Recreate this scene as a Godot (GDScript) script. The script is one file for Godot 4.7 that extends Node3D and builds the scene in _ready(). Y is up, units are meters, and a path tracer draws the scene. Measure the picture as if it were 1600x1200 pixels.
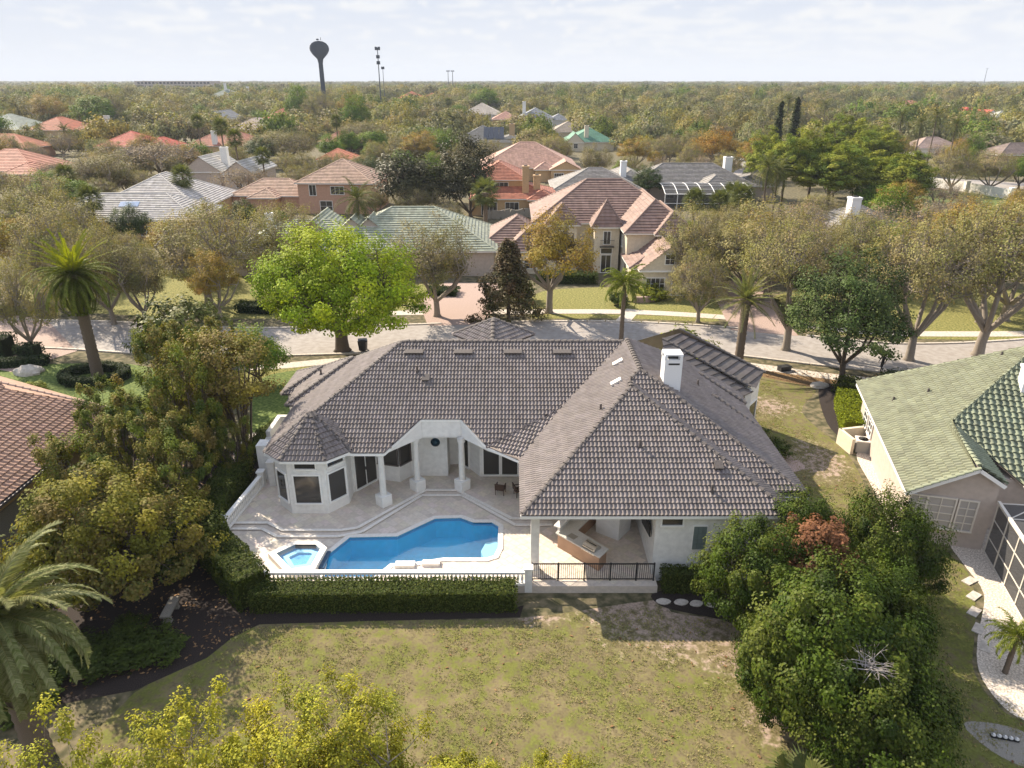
extends Node3D

# ---------------------------------------------------------------- mesh builder
class MB:
	var v := PackedVector3Array()
	var n := PackedVector3Array()
	var c := PackedColorArray()
	var t := PackedVector2Array()
	var idx := PackedInt32Array()
	var col := Color(1, 1, 1)

	func quad(a: Vector3, b: Vector3, d: Vector3, e: Vector3) -> void:   # counter-clockwise seen from outside
		var k := v.size()
		var m := (d - a).cross(e - b)
		m = m.normalized()
		v.append(a); v.append(b); v.append(d); v.append(e)
		for i in 4:
			n.append(m); c.append(col)
		t.append(Vector2(0, 1)); t.append(Vector2(1, 1)); t.append(Vector2(1, 0)); t.append(Vector2(0, 0))
		idx.append(k); idx.append(k + 2); idx.append(k + 1)
		idx.append(k); idx.append(k + 3); idx.append(k + 2)

	func tri(a: Vector3, b: Vector3, d: Vector3) -> void:
		var k := v.size()
		var m := (b - a).cross(d - a).normalized()
		v.append(a); v.append(b); v.append(d)
		for i in 3:
			n.append(m); c.append(col); t.append(Vector2(0, 0))
		idx.append(k); idx.append(k + 2); idx.append(k + 1)

	func box(x0: float, x1: float, y0: float, y1: float, z0: float, z1: float, f := Transform3D.IDENTITY) -> void:
		var p := []
		for i in 8:
			p.append(f * Vector3(x1 if i & 1 else x0, y1 if i & 2 else y0, z1 if i & 4 else z0))
		quad(p[4], p[5], p[7], p[6]); quad(p[1], p[0], p[2], p[3])
		quad(p[5], p[1], p[3], p[7]); quad(p[0], p[4], p[6], p[2])
		quad(p[6], p[7], p[3], p[2]); quad(p[0], p[1], p[5], p[4])

	func beam(a: Vector3, b: Vector3, w: float, h: float) -> void:
		var d := (b - a).normalized()
		var s := d.cross(Vector3.UP)
		if s.length() < 0.01:
			s = Vector3.RIGHT
		s = s.normalized() * w / 2
		var u := s.cross(d).normalized() * h / 2
		var p := [a - s - u, a + s - u, a + s + u, a - s + u, b - s - u, b + s - u, b + s + u, b - s + u]
		quad(p[0], p[1], p[2], p[3]); quad(p[5], p[4], p[7], p[6])
		quad(p[1], p[5], p[6], p[2]); quad(p[4], p[0], p[3], p[7])
		quad(p[3], p[2], p[6], p[7]); quad(p[4], p[5], p[1], p[0])

	func tube(pts: Array, rad: Array, sides := 6, cap := false) -> void:
		var k0 := v.size()
		var m := pts.size()
		for i in m:
			var d: Vector3 = (pts[mini(i + 1, m - 1)] - pts[maxi(i - 1, 0)]).normalized()
			var s := d.cross(Vector3(0.31, 0.11, 0.94)).normalized()
			var u := s.cross(d)
			for j in sides:
				var a := TAU * j / sides
				var o := s * cos(a) + u * sin(a)
				v.append(pts[i] + o * rad[i]); n.append(o); c.append(col); t.append(Vector2(float(j) / sides, i))
		for i in m - 1:
			for j in sides:
				var a := k0 + i * sides + j
				var b := k0 + i * sides + (j + 1) % sides
				idx.append(a); idx.append(b); idx.append(a + sides)
				idx.append(b); idx.append(b + sides); idx.append(a + sides)
		if cap:
			var q := v.size()
			v.append(pts[m - 1]); n.append(Vector3.UP); c.append(col); t.append(Vector2.ZERO)
			for j in sides:
				idx.append(k0 + (m - 1) * sides + j); idx.append(k0 + (m - 1) * sides + (j + 1) % sides); idx.append(q)

	func lathe(prof: Array, sides: int, at := Vector3.ZERO) -> void:    # prof: Vector2(radius, height), from the bottom up
		var pts := []
		var rad := []
		for p in prof:
			pts.append(at + Vector3(0, p.y, 0)); rad.append(p.x)
		var k0 := v.size()
		for i in pts.size():
			for j in sides:
				var a := TAU * j / sides
				var o := Vector3(cos(a), 0, -sin(a))
				v.append(pts[i] + o * rad[i]); n.append(o); c.append(col); t.append(Vector2(float(j) / sides, i))
		for i in pts.size() - 1:
			for j in sides:
				var a := k0 + i * sides + j
				var b := k0 + i * sides + (j + 1) % sides
				idx.append(a); idx.append(a + sides); idx.append(b)
				idx.append(b); idx.append(a + sides); idx.append(b + sides)
		var q := v.size()
		v.append(pts[-1]); n.append(Vector3.UP); c.append(col); t.append(Vector2.ZERO)
		for j in sides:
			idx.append(k0 + (pts.size() - 1) * sides + j); idx.append(q); idx.append(k0 + (pts.size() - 1) * sides + (j + 1) % sides)

	func poly(pts: PackedVector2Array, y0: float, y1: float, sides := true, uvs := 1.0) -> void:   # (x, z) outline pulled up from y0 to y1
		var p := pts.duplicate()
		if Geometry2D.is_polygon_clockwise(p):
			p.reverse()
		var tr := Geometry2D.triangulate_polygon(p)
		for k in range(0, tr.size(), 3):
			var a := p[tr[k]]
			var b := p[tr[k + 1]]
			var d := p[tr[k + 2]]
			if (b - a).cross(d - a) > 0:
				var s := b
				b = d
				d = s
			var q := v.size()
			for e in [a, b, d]:
				v.append(Vector3(e.x, y1, e.y)); n.append(Vector3.UP); c.append(col); t.append(e * uvs)
			idx.append(q); idx.append(q + 2); idx.append(q + 1)
		if sides:
			for i in p.size():
				var a := p[i]
				var b := p[(i + 1) % p.size()]
				quad(Vector3(b.x, y0, b.y), Vector3(a.x, y0, a.y), Vector3(a.x, y1, a.y), Vector3(b.x, y1, b.y))

	func face(pts: Array) -> void:                                      # a flat polygon with its own normal, as a fan
		for i in range(1, pts.size() - 1):
			tri(pts[0], pts[i], pts[i + 1])

	func mesh() -> ArrayMesh:
		var a := []
		a.resize(Mesh.ARRAY_MAX)
		a[Mesh.ARRAY_VERTEX] = v; a[Mesh.ARRAY_NORMAL] = n; a[Mesh.ARRAY_COLOR] = c; a[Mesh.ARRAY_TEX_UV] = t; a[Mesh.ARRAY_INDEX] = idx
		var m := ArrayMesh.new()
		m.add_surface_from_arrays(Mesh.PRIMITIVE_TRIANGLES, a)
		return m

var M := {}
var rng := RandomNumberGenerator.new()
var taken := {}
var keep_out := []            # Rect2 in (x, z) where no scattered tree stands
var templates := {}

func rise(z: float) -> float:      # the land climbs gently behind the second row of houses
	return 7.0 * smoothstep(280.0, 760.0, -z)

# ---------------------------------------------------------------- naming and placing
func numbered(called: String, parent: Node) -> String:
	var key := str(parent.get_instance_id()) + called
	var k: int = taken.get(key, 0)
	taken[key] = k + 1
	return called if k == 0 else "%s_%03d" % [called, k]

func put(called: String, m: Mesh, mat: Material, parent: Node = self, at := Transform3D.IDENTITY) -> MeshInstance3D:
	var o := MeshInstance3D.new()
	o.name = numbered(called, parent)
	o.mesh = m
	o.material_override = mat
	o.transform = at
	parent.add_child(o, true)
	return o

func thing(called: String, label: String, category: String, at := Vector3.ZERO, yaw := 0.0, group := "") -> Node3D:
	var o := Node3D.new()
	o.name = numbered(called, self)
	add_child(o, true)
	o.position = at
	o.rotation.y = yaw
	tag(o, label, category, group)
	return o

func tag(o: Node, label: String, category := "", group := "", kind := "") -> Node:
	if label: o.set_meta("label", label)
	if category: o.set_meta("category", category)
	if group: o.set_meta("group", group)
	if kind: o.set_meta("kind", kind)
	return o

func struct(called: String, m: Mesh, mat: Material, label := "", at := Transform3D.IDENTITY) -> MeshInstance3D:
	var o := put(called, m, mat, self, at)
	tag(o, label, "", "", "structure")
	return o

func stuff(called: String, m: Mesh, mat: Material, parent: Node) -> MeshInstance3D:
	var o := put(called, m, mat, parent)
	o.set_meta("kind", "stuff")
	return o

func P2(a: Array) -> PackedVector2Array:
	var p := PackedVector2Array()
	for i in range(0, a.size(), 2):
		p.append(Vector2(a[i], a[i + 1]))
	return p

# ---------------------------------------------------------------- materials
func noise_tex(s: int, freq: float, lo: Color, hi: Color, size := 512, oct := 5) -> NoiseTexture2D:
	var f := FastNoiseLite.new()
	f.seed = s
	f.noise_type = FastNoiseLite.TYPE_SIMPLEX_SMOOTH
	f.frequency = freq
	f.fractal_octaves = oct
	var g := Gradient.new()
	g.set_color(0, lo); g.set_color(1, hi)
	g.set_offset(0, 0.2); g.set_offset(1, 0.8)
	var t := NoiseTexture2D.new()
	t.width = size; t.height = size
	t.seamless = true
	t.noise = f
	t.color_ramp = g
	return t

func bump_tex(s: int, freq: float, size := 512) -> NoiseTexture2D:
	var t := noise_tex(s, freq, Color.BLACK, Color.WHITE, size)
	t.color_ramp = null
	t.as_normal_map = true
	t.bump_strength = 4.0
	return t

func mat(called: String, lin: Color, rough := 0.8, tex: Texture2D = null, per_metre := 0.5, vcol := false) -> StandardMaterial3D:
	var m := StandardMaterial3D.new()
	m.resource_name = called
	m.albedo_color = lin.linear_to_srgb()
	m.roughness = rough
	m.vertex_color_use_as_albedo = vcol
	if tex:
		m.albedo_texture = tex
		m.uv1_triplanar = true
		m.uv1_world_triplanar = true
		m.uv1_scale = Vector3.ONE * per_metre
	M[called] = m
	return m

func leafmat(called: String, rough: float, back: float) -> void:
	var m := mat(called, Color(1, 1, 1), rough, null, 1.0, true)
	m.backlight_enabled = true
	m.backlight = Color(back, back, back * 0.7)
	m.metallic_specular = 0.22

func materials() -> void:
	var soft := noise_tex(3, 0.012, Color(0.94, 0.94, 0.94), Color(1, 1, 1))
	var grit := noise_tex(5, 0.05, Color(0.62, 0.62, 0.62), Color(1, 1, 1))
	var blotch := noise_tex(7, 0.01, Color(0.84, 0.83, 0.82), Color(1, 1, 1))
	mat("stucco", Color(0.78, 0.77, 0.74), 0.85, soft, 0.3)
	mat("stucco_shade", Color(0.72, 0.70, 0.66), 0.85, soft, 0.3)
	mat("cream", Color(0.66, 0.58, 0.45), 0.85, soft, 0.3)
	mat("taupe", Color(0.48, 0.405, 0.35), 0.88, soft, 0.3)
	mat("pinkwall", Color(0.50, 0.30, 0.21), 0.88, soft, 0.3)
	mat("tanwall", Color(0.52, 0.36, 0.20), 0.88, soft, 0.3)
	mat("tile", Color(1, 1, 1), 0.75, blotch, 0.21, true)
	mat("cap", Color(0.15, 0.13, 0.12), 0.8, grit, 0.7)
	mat("vcol", Color(1, 1, 1), 0.8, soft, 0.5, true)
	mat("paver", Color(1, 1, 1), 0.7, soft, 0.5, true)
	mat("grout", Color(0.56, 0.49, 0.42), 0.9, soft, 0.5)
	mat("coping", Color(0.74, 0.70, 0.64), 0.6, soft, 0.8)
	mat("trim", Color(0.80, 0.79, 0.76), 0.5)
	mat("fascia", Color(0.10, 0.085, 0.08), 0.6)
	mat("glass", Color(0.046, 0.043, 0.039), 0.06)
	mat("dark", Color(0.02, 0.02, 0.02), 0.6)
	mat("iron", Color(0.018, 0.018, 0.02), 0.4)
	mat("wood", Color(0.45, 0.28, 0.18), 0.6, noise_tex(11, 0.008, Color(0.86, 0.86, 0.86), Color(1, 1, 1)), 0.2)
	mat("counter", Color(0.60, 0.58, 0.54), 0.3, soft, 1.0)
	var st := mat("steel", Color(0.55, 0.52, 0.47), 0.3)
	st.metallic = 0.9
	mat("asphalt", Color(0.33, 0.305, 0.285), 0.9, noise_tex(13, 0.02, Color(0.90, 0.89, 0.88), Color(1, 1, 1)), 0.11)
	mat("concrete", Color(0.56, 0.51, 0.45), 0.9, noise_tex(17, 0.03, Color(0.86, 0.85, 0.84), Color(1, 1, 1)), 0.2)
	mat("brickdrive", Color(0.52, 0.38, 0.32), 0.9, grit, 0.5)
	mat("mulch", Color(0.040, 0.026, 0.020), 0.95, noise_tex(19, 0.06, Color(0.45, 0.42, 0.4), Color(1, 1, 1)), 0.5)
	mat("needles", Color(0.34, 0.19, 0.09), 0.95, noise_tex(23, 0.05, Color(0.45, 0.5, 0.4), Color(1, 1, 1)), 0.3)
	mat("sand", Color(0.76, 0.68, 0.59), 0.95, noise_tex(29, 0.04, Color(0.72, 0.70, 0.68), Color(1, 1, 1)), 0.4)
	mat("bark", Color(0.20, 0.155, 0.12), 0.95, noise_tex(31, 0.05, Color(0.5, 0.5, 0.5), Color(1, 1, 1)), 1.0)
	mat("greybark", Color(0.40, 0.345, 0.285), 0.95, noise_tex(37, 0.05, Color(0.6, 0.6, 0.6), Color(1, 1, 1)), 1.0)
	mat("palmbark", Color(0.26, 0.20, 0.15), 0.95, noise_tex(41, 0.07, Color(0.5, 0.5, 0.5), Color(1, 1, 1)), 2.0)
	mat("plaster_blue", Color(0.0, 0.42, 0.68), 0.6, soft, 0.3)
	mat("plaster_spa", Color(0.02, 0.30, 0.60), 0.6, soft, 0.5)
	mat("spa_tile", Color(0.05, 0.22, 0.42), 0.25)
	mat("ledge_blue", Color(0.20, 0.50, 0.66), 0.6)
	var w := mat("water", Color(0.9, 0.97, 1.0), 0.03)
	w.transparency = BaseMaterial3D.TRANSPARENCY_ALPHA
	w.albedo_color.a = 0.05
	w.metallic_specular = 0.36
	w.normal_enabled = true
	w.normal_texture = bump_tex(61, 0.02)
	w.normal_scale = 0.12
	w.uv1_triplanar = true
	w.uv1_world_triplanar = true
	w.uv1_scale = Vector3.ONE * 0.3
	var s := mat("screen", Color(0.045, 0.045, 0.047), 0.8)
	s.transparency = BaseMaterial3D.TRANSPARENCY_ALPHA
	s.albedo_color.a = 0.78
	mat("alu", Color(0.62, 0.57, 0.50), 0.4)
	mat("whitepaint", Color(0.8, 0.8, 0.8), 0.5)
	mat("tower", Color(0.045, 0.058, 0.085), 0.6)
	mat("ground", Color(0.18, 0.145, 0.085), 1.0, noise_tex(43, 0.02, Color(0.55, 0.60, 0.5), Color(1, 1, 1), 1024, 6), 0.06)
	mat("lawn", Color(0.27, 0.235, 0.075), 1.0, noise_tex(47, 0.03, Color(0.60, 0.68, 0.5), Color(1, 1, 1), 1024, 6), 0.11)
	mat("greenlawn", Color(0.15, 0.19, 0.045), 1.0, noise_tex(53, 0.03, Color(0.6, 0.68, 0.5), Color(1, 1, 1), 512, 6), 0.2)
	mat("plaque", Color(0.012, 0.06, 0.10), 0.5)
	leafmat("leaf", 0.65, 0.8)
	leafmat("waxleaf", 0.52, 0.6)
	mat("wicker", Color(0.06, 0.032, 0.02), 0.7)
	mat("blind", Color(0.34, 0.32, 0.30), 0.3)
	mat("stone", Color(0.36, 0.33, 0.28), 0.9, grit, 1.0)
	mat("skin", Color(1, 1, 1), 0.7, null, 1.0, true)
	mat("car", Color(0.55, 0.57, 0.60), 0.25)
	mat("solar", Color(0.012, 0.014, 0.022), 0.2)
	mat("skylight", Color(0.10, 0.19, 0.36), 0.2)

# ---------------------------------------------------------------- sky
func sky_image() -> Image:
	var W := 2048
	var H := 1024
	var im := Image.create(W, H, false, Image.FORMAT_RGBF)
	var cl := FastNoiseLite.new()
	cl.seed = 12; cl.frequency = 1.0; cl.fractal_octaves = 5
	var big := FastNoiseLite.new()
	big.seed = 4; big.frequency = 1.0; big.fractal_octaves = 3
	for y in H:
		var el := 90.0 - (y + 0.5) / H * 180.0
		var k := clampf(el / 90.0, 0.0, 1.0)
		var b := Color(0.392, 0.401, 0.416).lerp(Color(0.29, 0.322, 0.39), clampf(el / 8.0, 0, 1)).lerp(Color(0.35, 0.40, 0.52), clampf((el - 6.0) / 60.0, 0, 1))
		if el < 0.0:
			b = Color(0.30, 0.28, 0.25)
		im.fill_rect(Rect2i(0, y, W, 1), b)
		if el < 0.0 or el > 40.0:
			continue
		for x in W:
			var az := (x + 0.5) / W * TAU
			# clouds in a layer overhead: flatter and longer towards the horizon
			var h := 1.0 / tan(deg_to_rad(el + 3.0))
			var px := sin(az) * h
			var pz := cos(az) * h
			var d := cl.get_noise_2d(px * 1.6, pz * 1.6) + 0.45 * big.get_noise_2d(px * 0.35 + 9.0, pz * 0.35)
			var a := smoothstep(-0.10, 0.55, d + 0.35 * sin(az)) * 0.85
			a = maxf(a, smoothstep(0.25, 0.5, cl.get_noise_2d(sin(az) * 16.0, el * 0.9 + cos(az) * 16.0)) * smoothstep(1.5, 3.0, el))
			a *= smoothstep(0.4, 2.0, el)
			im.set_pixel(x, y, b.lerp(Color(0.418, 0.42, 0.422), a))
	return im

# ---------------------------------------------------------------- roofs
# Courses of tiles over a flat roof polygon. down = unit vector down the slope.
func tiles(mb: MB, pts: Array, down: Vector3, course: float, period: float, amp: float, base: Color, vary: float, prof: Array, step := 0.035) -> void:
	var nor: Vector3 = (pts[1] - pts[0]).cross(pts[2] - pts[0]).normalized()
	if nor.y < 0:
		nor = -nor
	var o: Vector3 = pts[0]
	var ua := nor.cross(down).normalized()      # across the slope
	var q := PackedVector2Array()
	var vmin := 1e9
	var vmax := -1e9
	for p in pts:
		var d: Vector3 = p - o
		q.append(Vector2(d.dot(ua), d.dot(down)))
		vmin = minf(vmin, q[-1].y); vmax = maxf(vmax, q[-1].y)
	var rows := ceili((vmax - vmin) / course)
	for r in rows:
		var v1 := vmax - r * course
		var v0 := maxf(v1 - course, vmin)
		var e0 := spans(q, v0 + 0.004)
		var e1 := spans(q, v1 - 0.004)
		if e0.size() != e1.size():
			var m := spans(q, (v0 + v1) / 2)
			if e1.size() == m.size():
				e0 = m
			else:
				e1 = m; e0 = m
		if e0.size() < 2 and e1.size() < 2:
			continue
		for s in range(0, e1.size(), 2):
			var a0: float = e0[s]
			var b0: float = e0[s + 1]
			var a1: float = e1[s]
			var b1: float = e1[s + 1]
			var i0 := floori(minf(a0, a1) / period)
			var i1 := ceili(maxf(b0, b1) / period)
			var tint := 1.0
			for i in range(i0, i1):
				tint = 1.0 + (rng.randf() - 0.5) * 2.0 * vary
				if rng.randf() < 0.05:
					tint *= 1.0 - vary
				var cc := Color(base.r * tint, base.g * tint, base.b * (tint + (rng.randf() - 0.5) * 0.06))
				var k := mb.v.size()
				var m := 0
				var np := prof.size()
				for j in np + 1:
					var pf: Vector2 = prof[j] if j < np else Vector2(1.0, prof[0].y)
					var pa: Vector2 = prof[(j + np - 1) % np] - Vector2(1.0 if j % np == 0 else 0.0, 0)
					var pb: Vector2 = prof[(j + 1) % np] + Vector2(1.0 if (j % np) + 1 >= np else 0.0, 0)
					var sl := (pb.y - pa.y) * amp / ((pb.x - pa.x) * period)
					var nj := (nor - ua * sl).normalized()
					var u: float = (i + pf.x) * period
					var h: float = pf.y * amp
					var u0 := clampf(u, a0, b0)
					var u1 := clampf(u, a1, b1)
					mb.v.append(o + ua * u0 + down * v0 + nor * (h * 0.75))
					mb.v.append(o + ua * u1 + down * v1 + nor * (h + step))
					mb.v.append(mb.v[-1])
					mb.v.append(o + ua * u1 + down * v1 + nor * (h * 0.75 - 0.012))
					mb.n.append(nj); mb.n.append(nj); mb.n.append(down); mb.n.append(down)
					m += 1
				for j in m * 4:
					mb.c.append(cc); mb.t.append(Vector2.ZERO)
				for j in m - 1:
					var g := k + j * 4
					mb.idx.append_array(PackedInt32Array([g, g + 4, g + 1, g + 1, g + 4, g + 5, g + 2, g + 6, g + 3, g + 3, g + 6, g + 7]))

func spans(q: PackedVector2Array, y: float) -> Array:
	var xs := []
	for i in q.size():
		var a := q[i]
		var b := q[(i + 1) % q.size()]
		if (a.y > y) != (b.y > y):
			xs.append(a.x + (b.x - a.x) * (y - a.y) / (b.y - a.y))
	xs.sort()
	if xs.size() % 2 == 1:
		xs.pop_back()
	return xs

const BARREL := [Vector2(0, 0), Vector2(0.2, 0.0), Vector2(0.38, 0.75), Vector2(0.58, 1.0), Vector2(0.8, 0.75)]
const FLATTILE := [Vector2(0, 0)]

func down_of(pts: Array) -> Vector3:
	var n: Vector3 = (pts[1] - pts[0]).cross(pts[2] - pts[0]).normalized()
	if n.y < 0:
		n = -n
	return (Vector3(n.x, 0, n.z) - n * n.dot(Vector3(n.x, 0, n.z))).normalized()

func cap_mesh(w := 0.17, l := 0.44, t0 := 0.0) -> ArrayMesh:      # a barrel ridge tile along +x, raised at its lower end (+x)
	var mb := MB.new()
	var k := 6
	for j in k:
		var a0 := PI * j / k
		var a1 := PI * (j + 1) / k
		var f := func(a: float, x: float, lift: float, s: float) -> Vector3: return Vector3(x, sin(a) * w * 0.62 * s + lift, cos(a) * w * s)
		mb.quad(f.call(a1, 0, -0.02, 0.86), f.call(a0, 0, -0.02, 0.86), f.call(a0, l, 0.03, 1.0), f.call(a1, l, 0.03, 1.0))
		mb.tri(f.call(a0, l, 0.03, 1.0), Vector3(l, -0.05, 0), f.call(a1, l, 0.03, 1.0))
	return mb.mesh()

func along(a: Vector3, b: Vector3, at: float) -> Transform3D:
	var d := (b - a).normalized()
	var s := d.cross(Vector3.UP).normalized()
	return Transform3D(Basis(d, s.cross(d), s), a + d * at)

func caps_joined(mb: MB, a: Vector3, b: Vector3, r := 0.16) -> void:
	mb.tube([a, b], [r, r], 6)

# hip or gable roof over a rectangle; returns [polygons, caps]
func roof_planes(x0: float, x1: float, z0: float, z1: float, y: float, s: float, kind := "hip") -> Array:
	var w := x1 - x0
	var d := z1 - z0
	var A := Vector3(x0, y, z1)
	var B := Vector3(x1, y, z1)
	var C := Vector3(x1, y, z0)
	var D := Vector3(x0, y, z0)
	if kind == "gable_z":
		var h := w / 2 * s
		var p := Vector3((x0 + x1) / 2, y + h, z1)
		var q := Vector3((x0 + x1) / 2, y + h, z0)
		return [[[D, A, p, q], [B, C, q, p]], [[q, p]], [[A, B, p], [C, D, q]]]
	if kind == "gable_x":
		var h := d / 2 * s
		var p := Vector3(x0, y + h, (z0 + z1) / 2)
		var q := Vector3(x1, y + h, (z0 + z1) / 2)
		return [[[A, B, q, p], [C, D, p, q]], [[p, q]], [[D, A, p], [B, C, q]]]
	if w >= d:
		var h := d / 2 * s
		var p := Vector3(x0 + d / 2, y + h, (z0 + z1) / 2)
		var q := Vector3(x1 - d / 2, y + h, (z0 + z1) / 2)
		return [[[A, B, q, p], [B, C, q], [C, D, p, q], [D, A, p]], [[p, q], [p, A], [p, D], [q, B], [q, C]], []]
	var h2 := w / 2 * s
	var p2 := Vector3((x0 + x1) / 2, y + h2, z1 - w / 2)
	var q2 := Vector3((x0 + x1) / 2, y + h2, z0 + w / 2)
	return [[[A, B, p2], [B, C, q2, p2], [C, D, q2], [D, A, p2, q2]], [[q2, p2], [p2, A], [p2, B], [q2, C], [q2, D]], []]

func win_mesh(w: float, h: float, nx: int, ny: int) -> ArrayMesh:    # facing +z, centred
	var mb := MB.new()
	var t := 0.09
	mb.box(-w / 2 - t, w / 2 + t, h / 2, h / 2 + t, 0.0, 0.08)
	mb.box(-w / 2 - t, w / 2 + t, -h / 2 - t, -h / 2, 0.0, 0.12)
	mb.box(-w / 2 - t, -w / 2, -h / 2, h / 2, 0.0, 0.08)
	mb.box(w / 2, w / 2 + t, -h / 2, h / 2, 0.0, 0.08)
	for i in range(1, nx):
		var x := -w / 2 + w * i / nx
		mb.box(x - 0.025, x + 0.025, -h / 2, h / 2, 0.025, 0.06)
	for i in range(1, ny):
		var y := -h / 2 + h * i / ny
		mb.box(-w / 2, w / 2, y - 0.025, y + 0.025, 0.022, 0.056)
	return mb.mesh()

var win_cache := {}
func window(parent: Node, at: Vector3, yaw: float, w: float, h: float, nx := 1, ny := 1, m := "trim", called := "window", pane := "glass") -> MeshInstance3D:
	var key := "%s %s %s %s" % [w, h, nx, ny]
	if not win_cache.has(key):
		var g := MB.new()
		g.box(-w / 2, w / 2, -h / 2, h / 2, 0.0, 0.02)
		win_cache[key] = [win_mesh(w, h, nx, ny), g.mesh()]
	var o := put(called, win_cache[key][0], M[m], parent, Transform3D(Basis(Vector3.UP, yaw), at))
	put("pane", win_cache[key][1], M[pane], o)
	return o

# A whole house out of blocks [x0, x1, z0, z1, wall height, slope, kind], in its own axes
func house(called: String, label: String, at: Vector3, yaw: float, wall: String, roof: Color, blocks: Array, wins: Array = [], chims: Array = [], detail := 0.0, keep := true) -> Node3D:
	at.y = rise(at.z)
	var o := thing(called, label, "house", at, yaw)
	var wm := MB.new()
	var rm := MB.new()
	var cm := MB.new()
	var sm := MB.new()
	for b in blocks:
		var e := 0.5
		wm.box(b[0], b[1], -0.3, b[4], b[2], b[3])
		var kind: String = b[6] if b.size() > 6 else "hip"
		var ex := e if kind != "gable_x" else 0.25
		var ez := e if kind != "gable_z" else 0.25
		var r := roof_planes(b[0] - ex, b[1] + ex, b[2] - ez, b[3] + ez, b[4], b[5], kind)
		for p in r[0]:
			tiles(rm, p, down_of(p), 0.52 if detail > 0 else 0.7, 0.9 if detail > 0 else 2.2, 0.0, roof, 0.16, FLATTILE, 0.10)
		for k in r[1]:
			caps_joined(cm, k[0], k[1], 0.15)
		for g in r[2]:
			var sh := []
			for q in g:
				sh.append(q - Vector3(0, 0.02, 0) + Vector3((0.23 if q.x < (b[0] + b[1]) / 2 else -0.23) if kind == "gable_x" else 0.0, 0, (0.23 if q.z < (b[2] + b[3]) / 2 else -0.23) if kind == "gable_z" else 0.0))
			wm.face(sh)
		sm.box(b[0] - ex, b[1] + ex, b[4] - 0.16, b[4] - 0.01, b[2] - ez, b[3] + ez)
	put("wall", wm.mesh(), M[wall], o)
	put("soffit", sm.mesh(), M.trim, o)
	var ro := stuff("roof", rm.mesh(), M.tile, o)
	var cc := roof * 0.85
	cm.c.fill(Color(cc.r, cc.g, cc.b))
	put("ridge_cap", cm.mesh(), M.vcol, ro)
	for w in wins:         # [x, y, z, yaw, w, h, nx, ny]
		window(o, Vector3(w[0], w[1], w[2]), w[3], w[4], w[5], w[6] if w.size() > 6 else 2, w[7] if w.size() > 7 else 2)
	for c in chims:        # [x, z, y0, y1, size, material]
		var k := MB.new()
		var s: float = c[4] / 2
		k.box(c[0] - s, c[0] + s, c[2], c[3] - 0.3, c[1] - s, c[1] + s)
		k.box(c[0] - s - 0.08, c[0] + s + 0.08, c[3] - 0.3, c[3], c[1] - s - 0.08, c[1] + s + 0.08)
		var ch := put("chimney", k.mesh(), M[c[5]], o)
		var f := MB.new()
		f.box(c[0] - s * 0.5, c[0] + s * 0.5, c[3], c[3] + 0.12, c[1] - s * 0.5, c[1] + s * 0.5)
		put("flue", f.mesh(), M.dark, ch)
	if keep:
		var r2 := Rect2()
		for b in blocks:
			var q := Rect2(b[0], b[2], b[1] - b[0], b[3] - b[2])
			r2 = q if r2.size == Vector2.ZERO else r2.merge(q)
		var dist := -at.z
		r2.position += Vector2(at.x, at.z)
		keep_out.append(r2.grow(2.5))
		var front := Rect2(r2.position.x + 1.0, r2.end.y, r2.size.x - 2.0, minf(dist * 0.2, 90.0))
		keep_out.append(front)
	return o

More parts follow.
